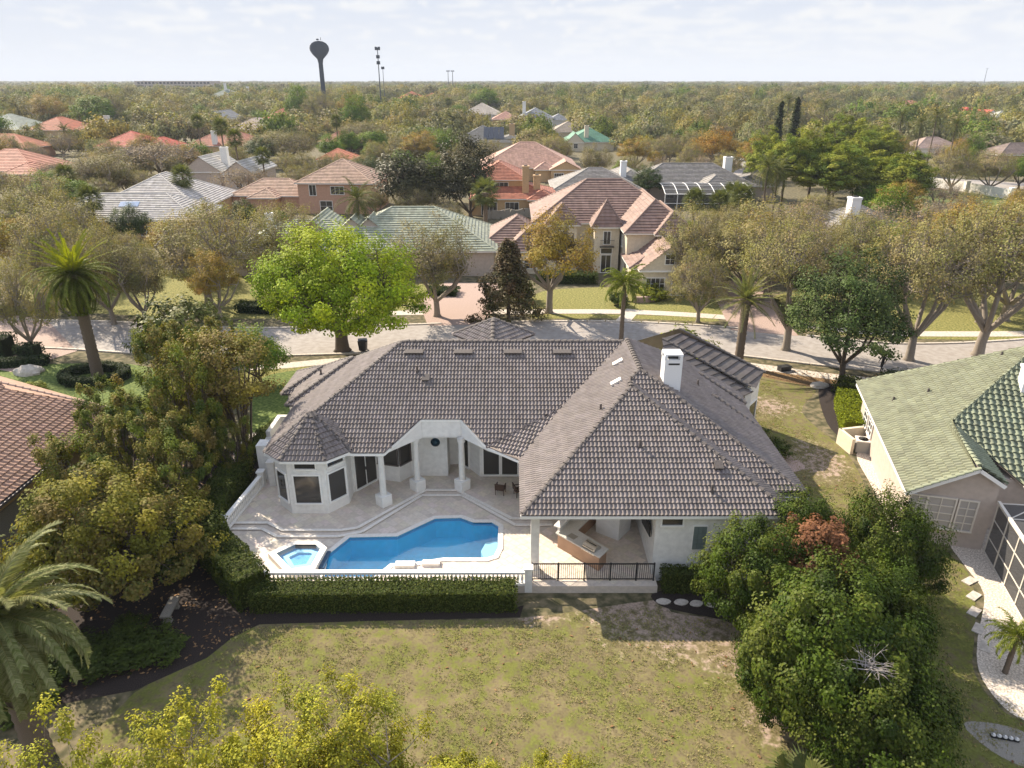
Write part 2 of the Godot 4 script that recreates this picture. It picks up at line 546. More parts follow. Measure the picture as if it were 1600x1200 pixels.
# ---------------------------------------------------------------- foliage
# Leaves as small folded blades in clusters set on limbs: returns [leaf mesh, wood mesh]
func tree_mesh(sd: int, s: Dictionary) -> Array:
	var g := RandomNumberGenerator.new()
	g.seed = sd
	var R: float = s.r
	var h: float = s.h
	var base: float = s.base
	var shape: String = s.get("shape", "dome")
	var n: int = s.cl
	var centres := []
	var sizes := []
	var up := (h - base) * 0.62
	var cy := h - up
	var lump := []
	for i in 7:
		var d := Vector3(g.randfn(), g.randfn() * 0.6, g.randfn()).normalized()
		lump.append([d, g.randf_range(-0.55, 0.26)])
	for i in n:
		var p: Vector3
		var cr: float = s.cr * g.randf_range(0.7, 1.25)
		if shape == "cone":
			var t := pow((i + 0.5) / n, 0.75)
			var rr := R * (1.0 - t * 0.93) * g.randf_range(0.45, 1.0)
			var a := i * 2.39996 + g.randf() * 0.6
			p = Vector3(cos(a) * rr, base + (h - base) * t - cr * 0.4, sin(a) * rr)
			cr *= 1.1 - t * 0.5
		elif shape == "vase":
			var t := g.randf_range(0.15, 1.0)
			var rr := R * (0.35 + 0.65 * sin(t * 2.4)) * g.randf_range(0.3, 1.0)
			var a := g.randf() * TAU
			p = Vector3(cos(a) * rr, base + (h - base) * t - cr * 0.5, sin(a) * rr)
		else:
			var y: float = 1.0 - (i + 0.5) / n * float(s.get("low", 1.45))
			var a := i * 2.39996
			var q := sqrt(maxf(0.0, 1.0 - y * y))
			var d := Vector3(cos(a) * q, y, sin(a) * q)
			var f := g.randf_range(0.66, 1.06) if g.randf() < 0.78 else g.randf_range(0.35, 0.66)
			for l in lump:
				f += l[1] * maxf(0.0, pow(maxf(d.dot(l[0]), 0.0), 3.0))
			p = Vector3(d.x * (R - cr * 0.6) * f, cy + d.y * (up - cr * 0.4 if d.y > 0 else (cy - base) * 0.9) * f, d.z * (R - cr * 0.6) * f)
		centres.append(p); sizes.append(cr)
	# wood
	var wood := MB.new()
	var fork: float = s.get("fork", base * 0.75)
	var tr: float = s.get("tr", R * 0.055)
	var stems: int = s.get("stems", 1)
	var limbs := []
	if stems > 1:
		for i in stems:
			var a := TAU * i / stems + g.randf()
			var foot := Vector3(cos(a), 0, sin(a)) * g.randf_range(0.1, 0.45)
			var top := Vector3(cos(a) * R * g.randf_range(0.2, 0.75), base + (h - base) * g.randf_range(0.35, 0.7), sin(a) * R * g.randf_range(0.2, 0.75))
			var mid := foot.lerp(top, 0.5) - Vector3(cos(a), -0.4, sin(a)) * R * 0.1
			wood.tube([foot, mid, top], [tr, tr * 0.8, tr * 0.35], 5)
			limbs.append([mid, top])
	elif shape == "cone":
		wood.tube([Vector3.ZERO, Vector3(0, h * 0.5, 0), Vector3(0, h * 0.95, 0)], [tr, tr * 0.6, tr * 0.15], 7)
		for i in 10:
			var y := lerpf(base, h * 0.9, i / 9.0)
			limbs.append([Vector3(0, y, 0), Vector3(0, y + 0.1, 0)])
	else:
		var lean := Vector3(g.randf_range(-0.15, 0.15), fork, g.randf_range(-0.15, 0.15))
		wood.tube([Vector3(0, -0.1, 0), Vector3(0, 0.25, 0), Vector3(0, fork * 0.5, 0), lean], [tr * 1.7, tr * 1.15, tr, tr * 0.95], 8)
		var m: int = s.get("limbs", 6)
		for i in m:
			var a := TAU * (i + g.randf() * 0.5) / m
			var out := g.randf_range(0.35, 0.7)
			var top := Vector3(cos(a) * R * out, cy + up * g.randf_range(-0.05, 0.55) * (1.1 - out), sin(a) * R * out)
			var mid := lean.lerp(top, 0.45) + Vector3(cos(a) * R * 0.08, -up * 0.06, sin(a) * R * 0.08)
			wood.tube([lean - Vector3(0, 0.2, 0), mid, top], [tr * 0.62, tr * 0.45, tr * 0.2], 5)
			limbs.append([mid, top])
	for i in n:
		var best := 0
		var bd := 1e9
		for k in limbs.size():
			var dd: float = (limbs[k][1] - centres[i]).length_squared()
			if dd < bd:
				bd = dd; best = k
		var from: Vector3 = limbs[best][0].lerp(limbs[best][1], g.randf_range(0.3, 1.0))
		var c: Vector3 = centres[i]
		wood.tube([from, from.lerp(c, 0.55) - Vector3(0, (c - from).length() * 0.06, 0), c], [tr * 0.2, tr * 0.14, tr * 0.05], 4)
		for k in s.get("twigs", 0):
			var d := Vector3(g.randfn(), g.randfn() * 0.8 + 0.5, g.randfn()).normalized()
			var st := c.lerp(from, g.randf() * 0.4)
			var en: Vector3 = st + d * sizes[i] * g.randf_range(0.7, 1.25)
			wood.tube([st, en], [tr * 0.045, tr * 0.012], 3)
	# leaves
	var lv: int = s.lv
	var total := n * lv
	var v := PackedVector3Array(); v.resize(total * 4)
	var nn := PackedVector3Array(); nn.resize(total * 4)
	var cc := PackedColorArray(); cc.resize(total * 4)
	var ii := PackedInt32Array(); ii.resize(total * 6)
	var ls: float = s.ls
	var cols: Array = s.cols
	var flat: float = s.get("flat", 0.75)
	var wide: float = s.get("wide", 0.36)
	var sig: float = s.get("sig", 0.38)
	var k := 0
	var centre := Vector3(0, cy, 0)
	for i in n:
		var c: Vector3 = centres[i]
		var cr: float = sizes[i]
		var ca: Color = cols[g.randi() % cols.size()]
		var cb: Color = cols[g.randi() % cols.size()]
		var shade := g.randf_range(0.82, 1.15)
		var out := (c - centre).normalized()
		var grow := (out + Vector3(g.randfn() * 0.4, s.get("up", 0.3), g.randfn() * 0.4)).normalized()
		var sx := g.randf_range(0.75, 1.25)
		var sz := g.randf_range(0.75, 1.25)
		for j in lv:
			# a spray: thickest round its twig, drawn out along it, ragged at its edges
			var d := Vector3(g.randfn(), g.randfn(), g.randfn()).limit_length(2.2) * sig
			if d.dot(out) < 0.0 and g.randf() < 0.5:
				d -= out * 2.0 * d.dot(out)
			var p := c + (Vector3(d.x * sx, d.y * flat, d.z * sz) + grow * d.dot(grow) * 0.7) * cr
			var up2 := (d + out * 0.5 + Vector3(g.randf() - 0.5, g.randf() * 0.9, g.randf() - 0.5) * 1.3).normalized()
			var ax := up2.cross(Vector3(g.randf() - 0.5, g.randf() - 0.5, g.randf() - 0.5)).normalized()
			var bx := up2.cross(ax)
			var l := ls * g.randf_range(0.7, 1.3)
			var q := k * 4
			v[q] = p - ax * l * 0.5
			v[q + 1] = p + bx * l * wide + up2 * l * 0.08
			v[q + 2] = p + ax * l * 0.5 - up2 * l * 0.12
			v[q + 3] = p - bx * l * wide + up2 * l * 0.08
			var t := g.randf_range(0.78, 1.22) * shade
			var col := ca.lerp(cb, g.randf()) * t
			for e in 4:
				nn[q + e] = up2
				cc[q + e] = col
			var x := k * 6
			ii[x] = q; ii[x + 1] = q + 1; ii[x + 2] = q + 2; ii[x + 3] = q; ii[x + 4] = q + 2; ii[x + 5] = q + 3
			k += 1
	var a := []
	a.resize(Mesh.ARRAY_MAX)
	a[Mesh.ARRAY_VERTEX] = v; a[Mesh.ARRAY_NORMAL] = nn; a[Mesh.ARRAY_COLOR] = cc; a[Mesh.ARRAY_INDEX] = ii
	var lm := ArrayMesh.new()
	lm.add_surface_from_arrays(Mesh.PRIMITIVE_TRIANGLES, a)
	return [lm, wood.mesh()]

func C(r: float, g: float, b: float) -> Color:
	return Color(r, g, b)

func tree_specs() -> Dictionary:
	var olive := [C(0.30, 0.265, 0.12), C(0.26, 0.24, 0.095), C(0.32, 0.255, 0.13), C(0.21, 0.215, 0.075)]
	return {
		"oak": {"r": 7.0, "h": 12.0, "base": 2.5, "low": 1.58, "cl": 115, "cr": 1.25, "lv": 130, "ls": 0.2, "sig": 0.36, "cols": olive, "twigs": 13, "wood": "greybark", "n": 4},
		"oakhigh": {"r": 7.6, "h": 13.4, "base": 5.4, "low": 1.5, "cl": 115, "cr": 1.25, "lv": 125, "ls": 0.2, "sig": 0.36, "cols": olive, "twigs": 14, "wood": "greybark", "n": 3, "fork": 2.3, "tr": 0.46, "limbs": 7},
		"greyoak": {"r": 6.0, "h": 11.0, "base": 2.5, "low": 1.55, "cl": 95, "cr": 1.25, "lv": 140, "ls": 0.19, "cols": [C(0.225, 0.195, 0.090), C(0.285, 0.240, 0.128), C(0.180, 0.180, 0.068)], "twigs": 16, "wood": "greybark", "n": 3},
		"bare": {"r": 6.0, "h": 10.5, "base": 3.0, "cl": 64, "cr": 1.6, "lv": 45, "ls": 0.20, "cols": [C(0.319, 0.246, 0.160), C(0.377, 0.261, 0.174), C(0.246, 0.203, 0.102)], "twigs": 22, "wood": "greybark", "n": 3},
		"lime": {"r": 9.2, "h": 11.9, "base": 2.4, "cl": 150, "cr": 1.5, "lv": 330, "ls": 0.24, "cols": [C(0.27, 0.355, 0.02), C(0.33, 0.385, 0.025), C(0.19, 0.29, 0.02)], "twigs": 3, "wood": "bark", "n": 1, "fork": 2.2, "tr": 0.62, "limbs": 8, "low": 1.5},
		"gold": {"r": 6.4, "h": 12.0, "base": 3.6, "cl": 90, "cr": 1.15, "lv": 190, "ls": 0.2, "cols": [C(0.350, 0.252, 0.049), C(0.280, 0.231, 0.056), C(0.336, 0.210, 0.070)], "twigs": 8, "wood": "greybark", "n": 2},
		"orange": {"r": 5.5, "h": 10.0, "base": 3.2, "cl": 60, "cr": 1.5, "lv": 150, "ls": 0.3, "cols": [C(0.375, 0.206, 0.037), C(0.338, 0.200, 0.050), C(0.312, 0.225, 0.062)], "twigs": 4, "wood": "greybark", "n": 1},
		"cone": {"r": 4.0, "h": 8.4, "base": 0.6, "cl": 74, "cr": 1.05, "lv": 150, "ls": 0.26, "cols": [C(0.074, 0.070, 0.027), C(0.101, 0.084, 0.034), C(0.121, 0.081, 0.041)], "wood": "bark", "n": 1, "shape": "cone", "tr": 0.22, "leaf": "waxleaf"},
		"dark": {"r": 5.2, "h": 11.6, "base": 2.6, "cl": 100, "cr": 1.1, "lv": 260, "ls": 0.19, "cols": [C(0.063, 0.098, 0.025), C(0.084, 0.112, 0.031), C(0.056, 0.081, 0.028)], "wood": "bark", "n": 2, "leaf": "waxleaf", "tr": 0.24},
		"black": {"r": 6.5, "h": 13.0, "base": 1.2, "cl": 84, "cr": 1.7, "lv": 170, "ls": 0.34, "cols": [C(0.053, 0.057, 0.025), C(0.073, 0.070, 0.030), C(0.062, 0.062, 0.037)], "wood": "bark", "n": 2, "leaf": "waxleaf"},
		"green": {"r": 5.0, "h": 9.0, "base": 2.0, "cl": 64, "cr": 1.4, "lv": 150, "ls": 0.3, "cols": [C(0.109, 0.189, 0.026), C(0.145, 0.225, 0.029), C(0.189, 0.232, 0.043)], "twigs": 2, "wood": "bark", "n": 3},
		"pine": {"r": 4.6, "h": 16.0, "base": 4.5, "cl": 120, "cr": 1.0, "lv": 170, "ls": 0.34, "low": 1.75, "wide": 0.2, "flat": 0.7, "cols": [C(0.215, 0.251, 0.040), C(0.272, 0.286, 0.047), C(0.143, 0.200, 0.037)], "twigs": 2, "wood": "bark", "n": 3, "tr": 0.2, "fork": 8.5},
		"fruit": {"r": 4.2, "h": 5.6, "base": 0.5, "cl": 120, "cr": 0.72, "lv": 400, "ls": 0.135, "sig": 0.42, "cols": [C(0.048, 0.078, 0.010), C(0.070, 0.102, 0.012), C(0.035, 0.057, 0.010), C(0.098, 0.117, 0.020)], "twigs": 2, "wood": "bark", "n": 3, "leaf": "waxleaf", "fork": 0.9, "tr": 0.16},
		"podocarpus": {"r": 3.0, "h": 7.0, "base": 0.6, "cl": 84, "cr": 0.58, "lv": 240, "ls": 0.14, "sig": 0.34, "cols": [C(0.145, 0.185, 0.03), C(0.20, 0.21, 0.03), C(0.09, 0.13, 0.03), C(0.23, 0.18, 0.05)], "twigs": 4, "wood": "bark", "n": 3, "up": 1.6, "stems": 6, "tr": 0.1, "shape": "vase"},
		"leftbig": {"r": 4.6, "h": 8.0, "base": 0.4, "cl": 170, "cr": 0.8, "lv": 320, "ls": 0.15, "sig": 0.36, "cols": [C(0.165, 0.17, 0.03), C(0.235, 0.21, 0.03), C(0.09, 0.11, 0.027), C(0.20, 0.155, 0.05)], "twigs": 4, "wood": "bark", "n": 1, "up": 0.8, "tr": 0.2},
		"stems": {"r": 2.7, "h": 9.6, "base": 4.2, "cl": 60, "cr": 0.75, "lv": 150, "ls": 0.16, "cols": [C(0.180, 0.180, 0.036), C(0.240, 0.204, 0.048), C(0.216, 0.156, 0.060)], "twigs": 8, "wood": "bark", "n": 1, "stems": 14, "tr": 0.085, "shape": "vase"},
		"yellow": {"r": 4.6, "h": 6.2, "base": 0.8, "cl": 230, "cr": 0.5, "lv": 260, "ls": 0.10, "sig": 0.36, "cols": [C(0.34, 0.33, 0.035), C(0.39, 0.36, 0.04), C(0.27, 0.29, 0.045)], "twigs": 6, "wood": "greybark", "n": 1, "tr": 0.13, "fork": 1.2},
		"sparse": {"r": 2.4, "h": 5.4, "base": 1.2, "cl": 44, "cr": 0.45, "lv": 190, "ls": 0.10, "sig": 0.36, "cols": [C(0.34, 0.33, 0.035), C(0.39, 0.36, 0.04), C(0.27, 0.29, 0.045)], "twigs": 8, "wood": "greybark", "n": 2, "tr": 0.07, "fork": 1.4},
		"broad": {"r": 4.4, "h": 8.6, "base": 1.2, "cl": 60, "cr": 0.95, "lv": 130, "ls": 0.26, "cols": [C(0.098, 0.120, 0.032), C(0.137, 0.146, 0.041), C(0.074, 0.089, 0.027)], "twigs": 8, "wood": "greybark", "n": 1, "leaf": "waxleaf", "wide": 0.42},
		"bush": {"r": 1.5, "h": 1.8, "base": 0.1, "cl": 34, "cr": 0.45, "lv": 110, "ls": 0.15, "cols": [C(0.06, 0.085, 0.02), C(0.08, 0.11, 0.022), C(0.05, 0.07, 0.02)], "wood": "bark", "n": 2, "fork": 0.2, "tr": 0.05, "low": 1.8},
		"limebush": {"r": 1.5, "h": 1.8, "base": 0.1, "cl": 34, "cr": 0.45, "lv": 110, "ls": 0.16, "cols": [C(0.24, 0.25, 0.03), C(0.20, 0.23, 0.03), C(0.16, 0.19, 0.03)], "wood": "bark", "n": 1, "fork": 0.2, "tr": 0.05, "low": 1.8, "twigs": 3},
		"brown": {"r": 2.0, "h": 4.6, "base": 1.0, "cl": 70, "cr": 0.42, "lv": 170, "ls": 0.12, "cols": [C(0.20, 0.095, 0.05), C(0.24, 0.115, 0.06), C(0.13, 0.065, 0.04)], "twigs": 5, "wood": "bark", "n": 1, "fork": 1.4, "tr": 0.09},
		"cypress": {"r": 1.5, "h": 13.0, "base": 0.5, "cl": 70, "cr": 0.75, "lv": 70, "ls": 0.35, "cols": [C(0.045, 0.06, 0.025), C(0.06, 0.075, 0.03)], "wood": "bark", "n": 1, "shape": "cone", "tr": 0.2},
	}

var specs := {}
func template(kind: String, i: int) -> Array:
	var key := "%s%d" % [kind, i % int(specs[kind].n)]
	if not templates.has(key):
		templates[key] = tree_mesh(hash(key) % 100000, specs[kind])
	return templates[key]

var turn := 0
func tree(called: String, kind: String, label: String, x: float, z: float, h := 0.0, r := 0.0, group := "", cat := "tree", yaw := -1.0, y := 0.0) -> Node3D:
	turn += 1
	var s: Dictionary = specs[kind]
	var t := template(kind, turn)
	var o := thing(called, label, cat, Vector3(x, rise(z) if y == 0.0 else y, z), yaw if yaw >= 0 else fmod(turn * 2.399, TAU), group)
	var sy: float = h / s.h if h > 0 else 1.0
	var sx: float = r / s.r if r > 0 else sy
	o.scale = Vector3(sx, sy, sx)
	put("trunk", t[1], M[s.wood], o)
	var lf := stuff("crown", t[0], M[s.get("leaf", "leaf")], o)
	lf.name = "crown"
	return o

# ---- palms: fronds are parts
func frond_mesh(l: float, droop: float, leaflet: float, n: int, ca: Color, cb: Color, hang := 0.25, plume := false) -> ArrayMesh:
	var mb := MB.new()
	var g := RandomNumberGenerator.new()
	g.seed = int(l * 100 + droop * 37)
	var pts := []
	var p := Vector3.ZERO
	var ang := 0.0
	var seg := 10
	for i in seg + 1:
		pts.append(p)
		ang = -droop * (i + 1.0) / seg * (0.5 + 0.5 * (i + 1.0) / seg)
		p += Vector3(cos(ang), sin(ang), 0) * l / seg
	mb.col = Color(0.22, 0.20, 0.07)
	var rr := []
	for i in seg + 1:
		rr.append(lerpf(0.035, 0.006, float(i) / seg))
	mb.tube(pts, rr, 4)
	for i in n:
		var t := (i + 1.5) / (n + 1.0)
		var f := t * seg
		var k := mini(int(f), seg - 1)
		var q: Vector3 = pts[k].lerp(pts[k + 1], f - k)
		var dir: Vector3 = (pts[k + 1] - pts[k]).normalized()
		var up := Vector3(-dir.y, dir.x, 0)
		var ll := leaflet * (0.35 + 0.65 * sin(minf(t * 1.15 + 0.2, 1.0) * PI)) * g.randf_range(0.85, 1.1)
		for side in [-1.0, 1.0]:
			var tilt := g.randf_range(-1.0, 1.0) if plume else g.randf_range(0.0, 0.5)
			var e: Vector3 = (Vector3(0, 0, side) + dir * 0.75 + up * tilt).normalized()
			var tip: Vector3 = q + e * ll - Vector3(0, ll * hang, 0)
			var mid: Vector3 = q + e * ll * 0.55 - Vector3(0, ll * hang * 0.2, 0)
			mb.col = ca.lerp(cb, g.randf()) * g.randf_range(0.8, 1.2)
			var w := up * 0.012 + dir * 0.03 * leaflet / 0.5
			mb.tri(q - w, q + w, mid + w * 0.8)
			mb.tri(q - w, mid + w * 0.8, mid - w * 0.8)
			mb.tri(mid - w * 0.8, mid + w * 0.8, tip)
	return mb.mesh()

var fronds := {}
func palm(called: String, label: String, x: float, z: float, h: float, kind: String, group := "", lean := 0.0, sc := 1.0) -> Node3D:
	turn += 1
	var o := thing(called, label, "palm tree", Vector3(x, 0, z), fmod(turn * 2.1, TAU), group)
	o.scale = Vector3.ONE * sc
	var top := Vector3(lean, h / sc, 0)
	var mb := MB.new()
	var r0: float = {"phoenix": 0.42, "silver": 0.4, "canary": 0.34, "queen": 0.2, "sabal": 0.26, "fan": 0.22}[kind]
	var pts := []
	var rad := []
	var k := int(top.y / 0.22)
	for i in k + 1:
		var t := float(i) / k
		pts.append(Vector3(lean * t * t, top.y * t, 0))
		rad.append(r0 * (1.25 - 0.4 * t if t < 0.3 else 1.13) * (0.94 if i % 2 == 0 else 1.04) * (1.0 if t < 0.86 else 1.0 + (t - 0.86) * 4.0 * (1.0 if kind != "queen" else -0.8)))
	mb.tube(pts, rad, 9, true)
	put("trunk", mb.mesh(), M.palmbark, o)
	if not fronds.has(kind):
		var ga := Color(0.10, 0.135, 0.022)
		var gb := Color(0.16, 0.18, 0.03)
		match kind:
			"phoenix": fronds[kind] = [frond_mesh(4.0, 1.35, 0.55, 84, ga, gb * 1.15, 0.35), frond_mesh(4.0, 1.9, 0.55, 84, ga * 0.85, gb, 0.35), frond_mesh(4.0, 0.55, 0.5, 60, Color(0.2, 0.24, 0.02), Color(0.26, 0.28, 0.02), 0.1)]
			"silver": fronds[kind] = [frond_mesh(3.9, 1.3, 0.55, 110, Color(0.17, 0.19, 0.065), Color(0.33, 0.33, 0.17), 0.3), frond_mesh(3.9, 1.7, 0.55, 110, Color(0.13, 0.16, 0.045), Color(0.27, 0.28, 0.13), 0.35)]
			"canary": fronds[kind] = [frond_mesh(3.6, 0.7, 0.42, 50, Color(0.17, 0.18, 0.075), Color(0.24, 0.23, 0.11), 0.15), frond_mesh(3.4, 0.35, 0.42, 48, Color(0.15, 0.18, 0.06), Color(0.2, 0.21, 0.09), 0.1)]
			"queen": fronds[kind] = [frond_mesh(2.9, 1.4, 0.55, 56, ga * 1.3, gb * 1.4, 0.5, true), frond_mesh(2.9, 2.0, 0.55, 56, ga * 1.2, gb * 1.3, 0.5, true)]
			"sabal", "fan": fronds[kind] = [fan_mesh(1.5, Color(0.10, 0.125, 0.035), Color(0.15, 0.16, 0.05)), fan_mesh(1.4, Color(0.075, 0.1, 0.03), Color(0.12, 0.13, 0.05))]
	var count: int = {"phoenix": 120, "silver": 90, "canary": 44, "queen": 24, "sabal": 34, "fan": 26}[kind]
	var lo: float = {"phoenix": -1.2, "silver": -1.0, "canary": -0.55, "queen": -0.2, "sabal": -0.9, "fan": -0.5}[kind]
	for i in count:
		var t := (i + 0.5) / count
		var pitch := lerpf(1.35, lo, pow(t, 0.8)) + (rng.randf() - 0.5) * 0.15
		var f: ArrayMesh = fronds[kind][(2 if t < 0.2 else (1 if t > 0.6 else 0)) if kind == "phoenix" else i % 2]
		var b := Basis(Vector3.UP, i * 2.39996 + rng.randf() * 0.3) * Basis(Vector3(0, 0, 1), pitch)
		put("frond", f, M.leaf, o, Transform3D(b, top + Vector3(0, 0.25 * (1.0 - t) - 0.1, 0) + b * Vector3(0.12, 0, 0)))
	return o

func fan_mesh(l: float, ca: Color, cb: Color) -> ArrayMesh:
	var mb := MB.new()
	var g := RandomNumberGenerator.new()
	g.seed = int(l * 91)
	mb.col = cb
	mb.tube([Vector3.ZERO, Vector3(l * 0.45, 0.03, 0), Vector3(l * 0.8, -0.05, 0)], [0.025, 0.02, 0.015], 3)
	var q := Vector3(l * 0.75, -0.02, 0)
	for i in 22:
		var a := lerpf(-2.1, 2.1, i / 21.0)
		var ll := l * (0.75 - 0.12 * absf(a)) * g.randf_range(0.9, 1.1)
		var d := Vector3(cos(a), 0.12 * cos(a * 2.0), sin(a))
		var s := Vector3(-sin(a), 0, cos(a)) * 0.05
		mb.col = ca.lerp(cb, g.randf())
		var mid := q + d * ll * 0.6
		var tip := q + d * ll - Vector3(0, ll * 0.35, 0)
		mb.tri(q, mid - s, mid + s)
		mb.tri(mid - s, tip, mid + s)
	return mb.mesh()

# ---- clipped hedges: a bumpy body covered with leaves, along a line
func hedge(called: String, label: String, line: Array, w: float, h: float, cols: Array, dens := 240.0, ls := 0.11, cat := "hedge", wob := 0.12) -> MeshInstance3D:
	var g := RandomNumberGenerator.new()
	g.seed = called.hash() + int(line[0].x * 10)
	var nz := FastNoiseLite.new()
	nz.seed = 5; nz.frequency = 0.55
	var mb := MB.new()
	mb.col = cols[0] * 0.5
	for i in line.size() - 1:
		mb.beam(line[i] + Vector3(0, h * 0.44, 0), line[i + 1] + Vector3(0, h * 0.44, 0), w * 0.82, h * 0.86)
	for i in line.size() - 1:
		var a: Vector3 = line[i]
		var b: Vector3 = line[i + 1]
		var d := (b - a).normalized()
		var s := d.cross(Vector3.UP).normalized()
		var l := (b - a).length() + w * 0.3
		var area := l * (w + 2 * h) + 2 * w * h
		for k in int(area * dens):
			var u := g.randf() * l - w * 0.15
			var pick := g.randf() * (w + 2 * h)
			var off: Vector3
			var nor: Vector3
			if pick < w:
				off = s * (pick - w / 2) + Vector3(0, h, 0); nor = Vector3.UP
			elif pick < w + h:
				off = s * w / 2 + Vector3(0, pick - w, 0); nor = s
			else:
				off = -s * w / 2 + Vector3(0, pick - w - h, 0); nor = -s
			if g.randf() < 0.1:
				var e := -1.0 if g.randf() < 0.5 else 1.0
				u = -w * 0.1 if e < 0 else l - w * 0.3
				off = s * (g.randf() - 0.5) * w + Vector3(0, g.randf() * h, 0); nor = d * e
			var p := a + d * u + off
			p += nor * (nz.get_noise_3dv(p * 1.6) * wob + (g.randf() - 0.6) * 0.1)
			var edge := minf(1.0, (h - off.y) * 3.0 + 0.6)
			p.x = lerpf((a + d * u).x, p.x, 0.9 + 0.1 * edge); p.z = lerpf((a + d * u).z, p.z, 0.9 + 0.1 * edge)
			var n2 := (nor + Vector3(g.randfn(), g.randfn() + 0.4, g.randfn()) * 0.6).normalized()
			var ax := n2.cross(Vector3(g.randfn(), g.randfn(), g.randfn())).normalized() * ls * g.randf_range(0.7, 1.3)
			var bx := n2.cross(ax) * 0.36
			mb.col = cols[g.randi() % cols.size()] * g.randf_range(0.75, 1.25)
			mb.quad(p - ax * 0.5, p + bx, p + ax * 0.5, p - bx)
	var o := put(called, mb.mesh(), M.leaf)
	tag(o, label, cat)
	return o

# ---------------------------------------------------------------- the house with the pool
func rebase(o: Node3D, to: Vector3) -> void:
	o.position = to
	for ch in o.get_children():
		ch.position -= to

func wall_win(o: Node, a: Vector2, b: Vector2, t: float, y: float, w: float, h: float, nx := 1, ny := 1, called := "window", m := "trim") -> MeshInstance3D:
	var d := (b - a).normalized()
	var p := a.lerp(b, t)
	var n := Vector2(-d.y, d.x)
	return window(o, Vector3(p.x + n.x * 0.01, y, p.y + n.y * 0.01), atan2(n.x, n.y), w, h, nx, ny, m, called)

func vent_pipe(o: Node, p: Vector3, h := 0.45) -> void:
	var mb := MB.new()
	mb.tube([p - Vector3(0, 0.2, 0), p + Vector3(0, h, 0)], [0.07, 0.07], 8, true)
	mb.lathe([Vector2(0.16, -0.15), Vector2(0.1, 0.12)], 8, p)
	put("vent_pipe", mb.mesh(), M.fascia, o)

func hood(o: Node, p: Vector3, w: float, d: float, h: float, slope: float, called := "roof_vent", m := "cap") -> void:
	var mb := MB.new()
	var f := Transform3D(Basis(Vector3.RIGHT, atan(slope)), p)
	mb.box(-w / 2, w / 2, 0.0, h, -d / 2, d / 2, f)
	mb.box(-w / 2 - 0.03, w / 2 + 0.03, h, h + 0.03, -d / 2 - 0.02, d / 2 + 0.04, f)
	put(called, mb.mesh(), M[m], o)

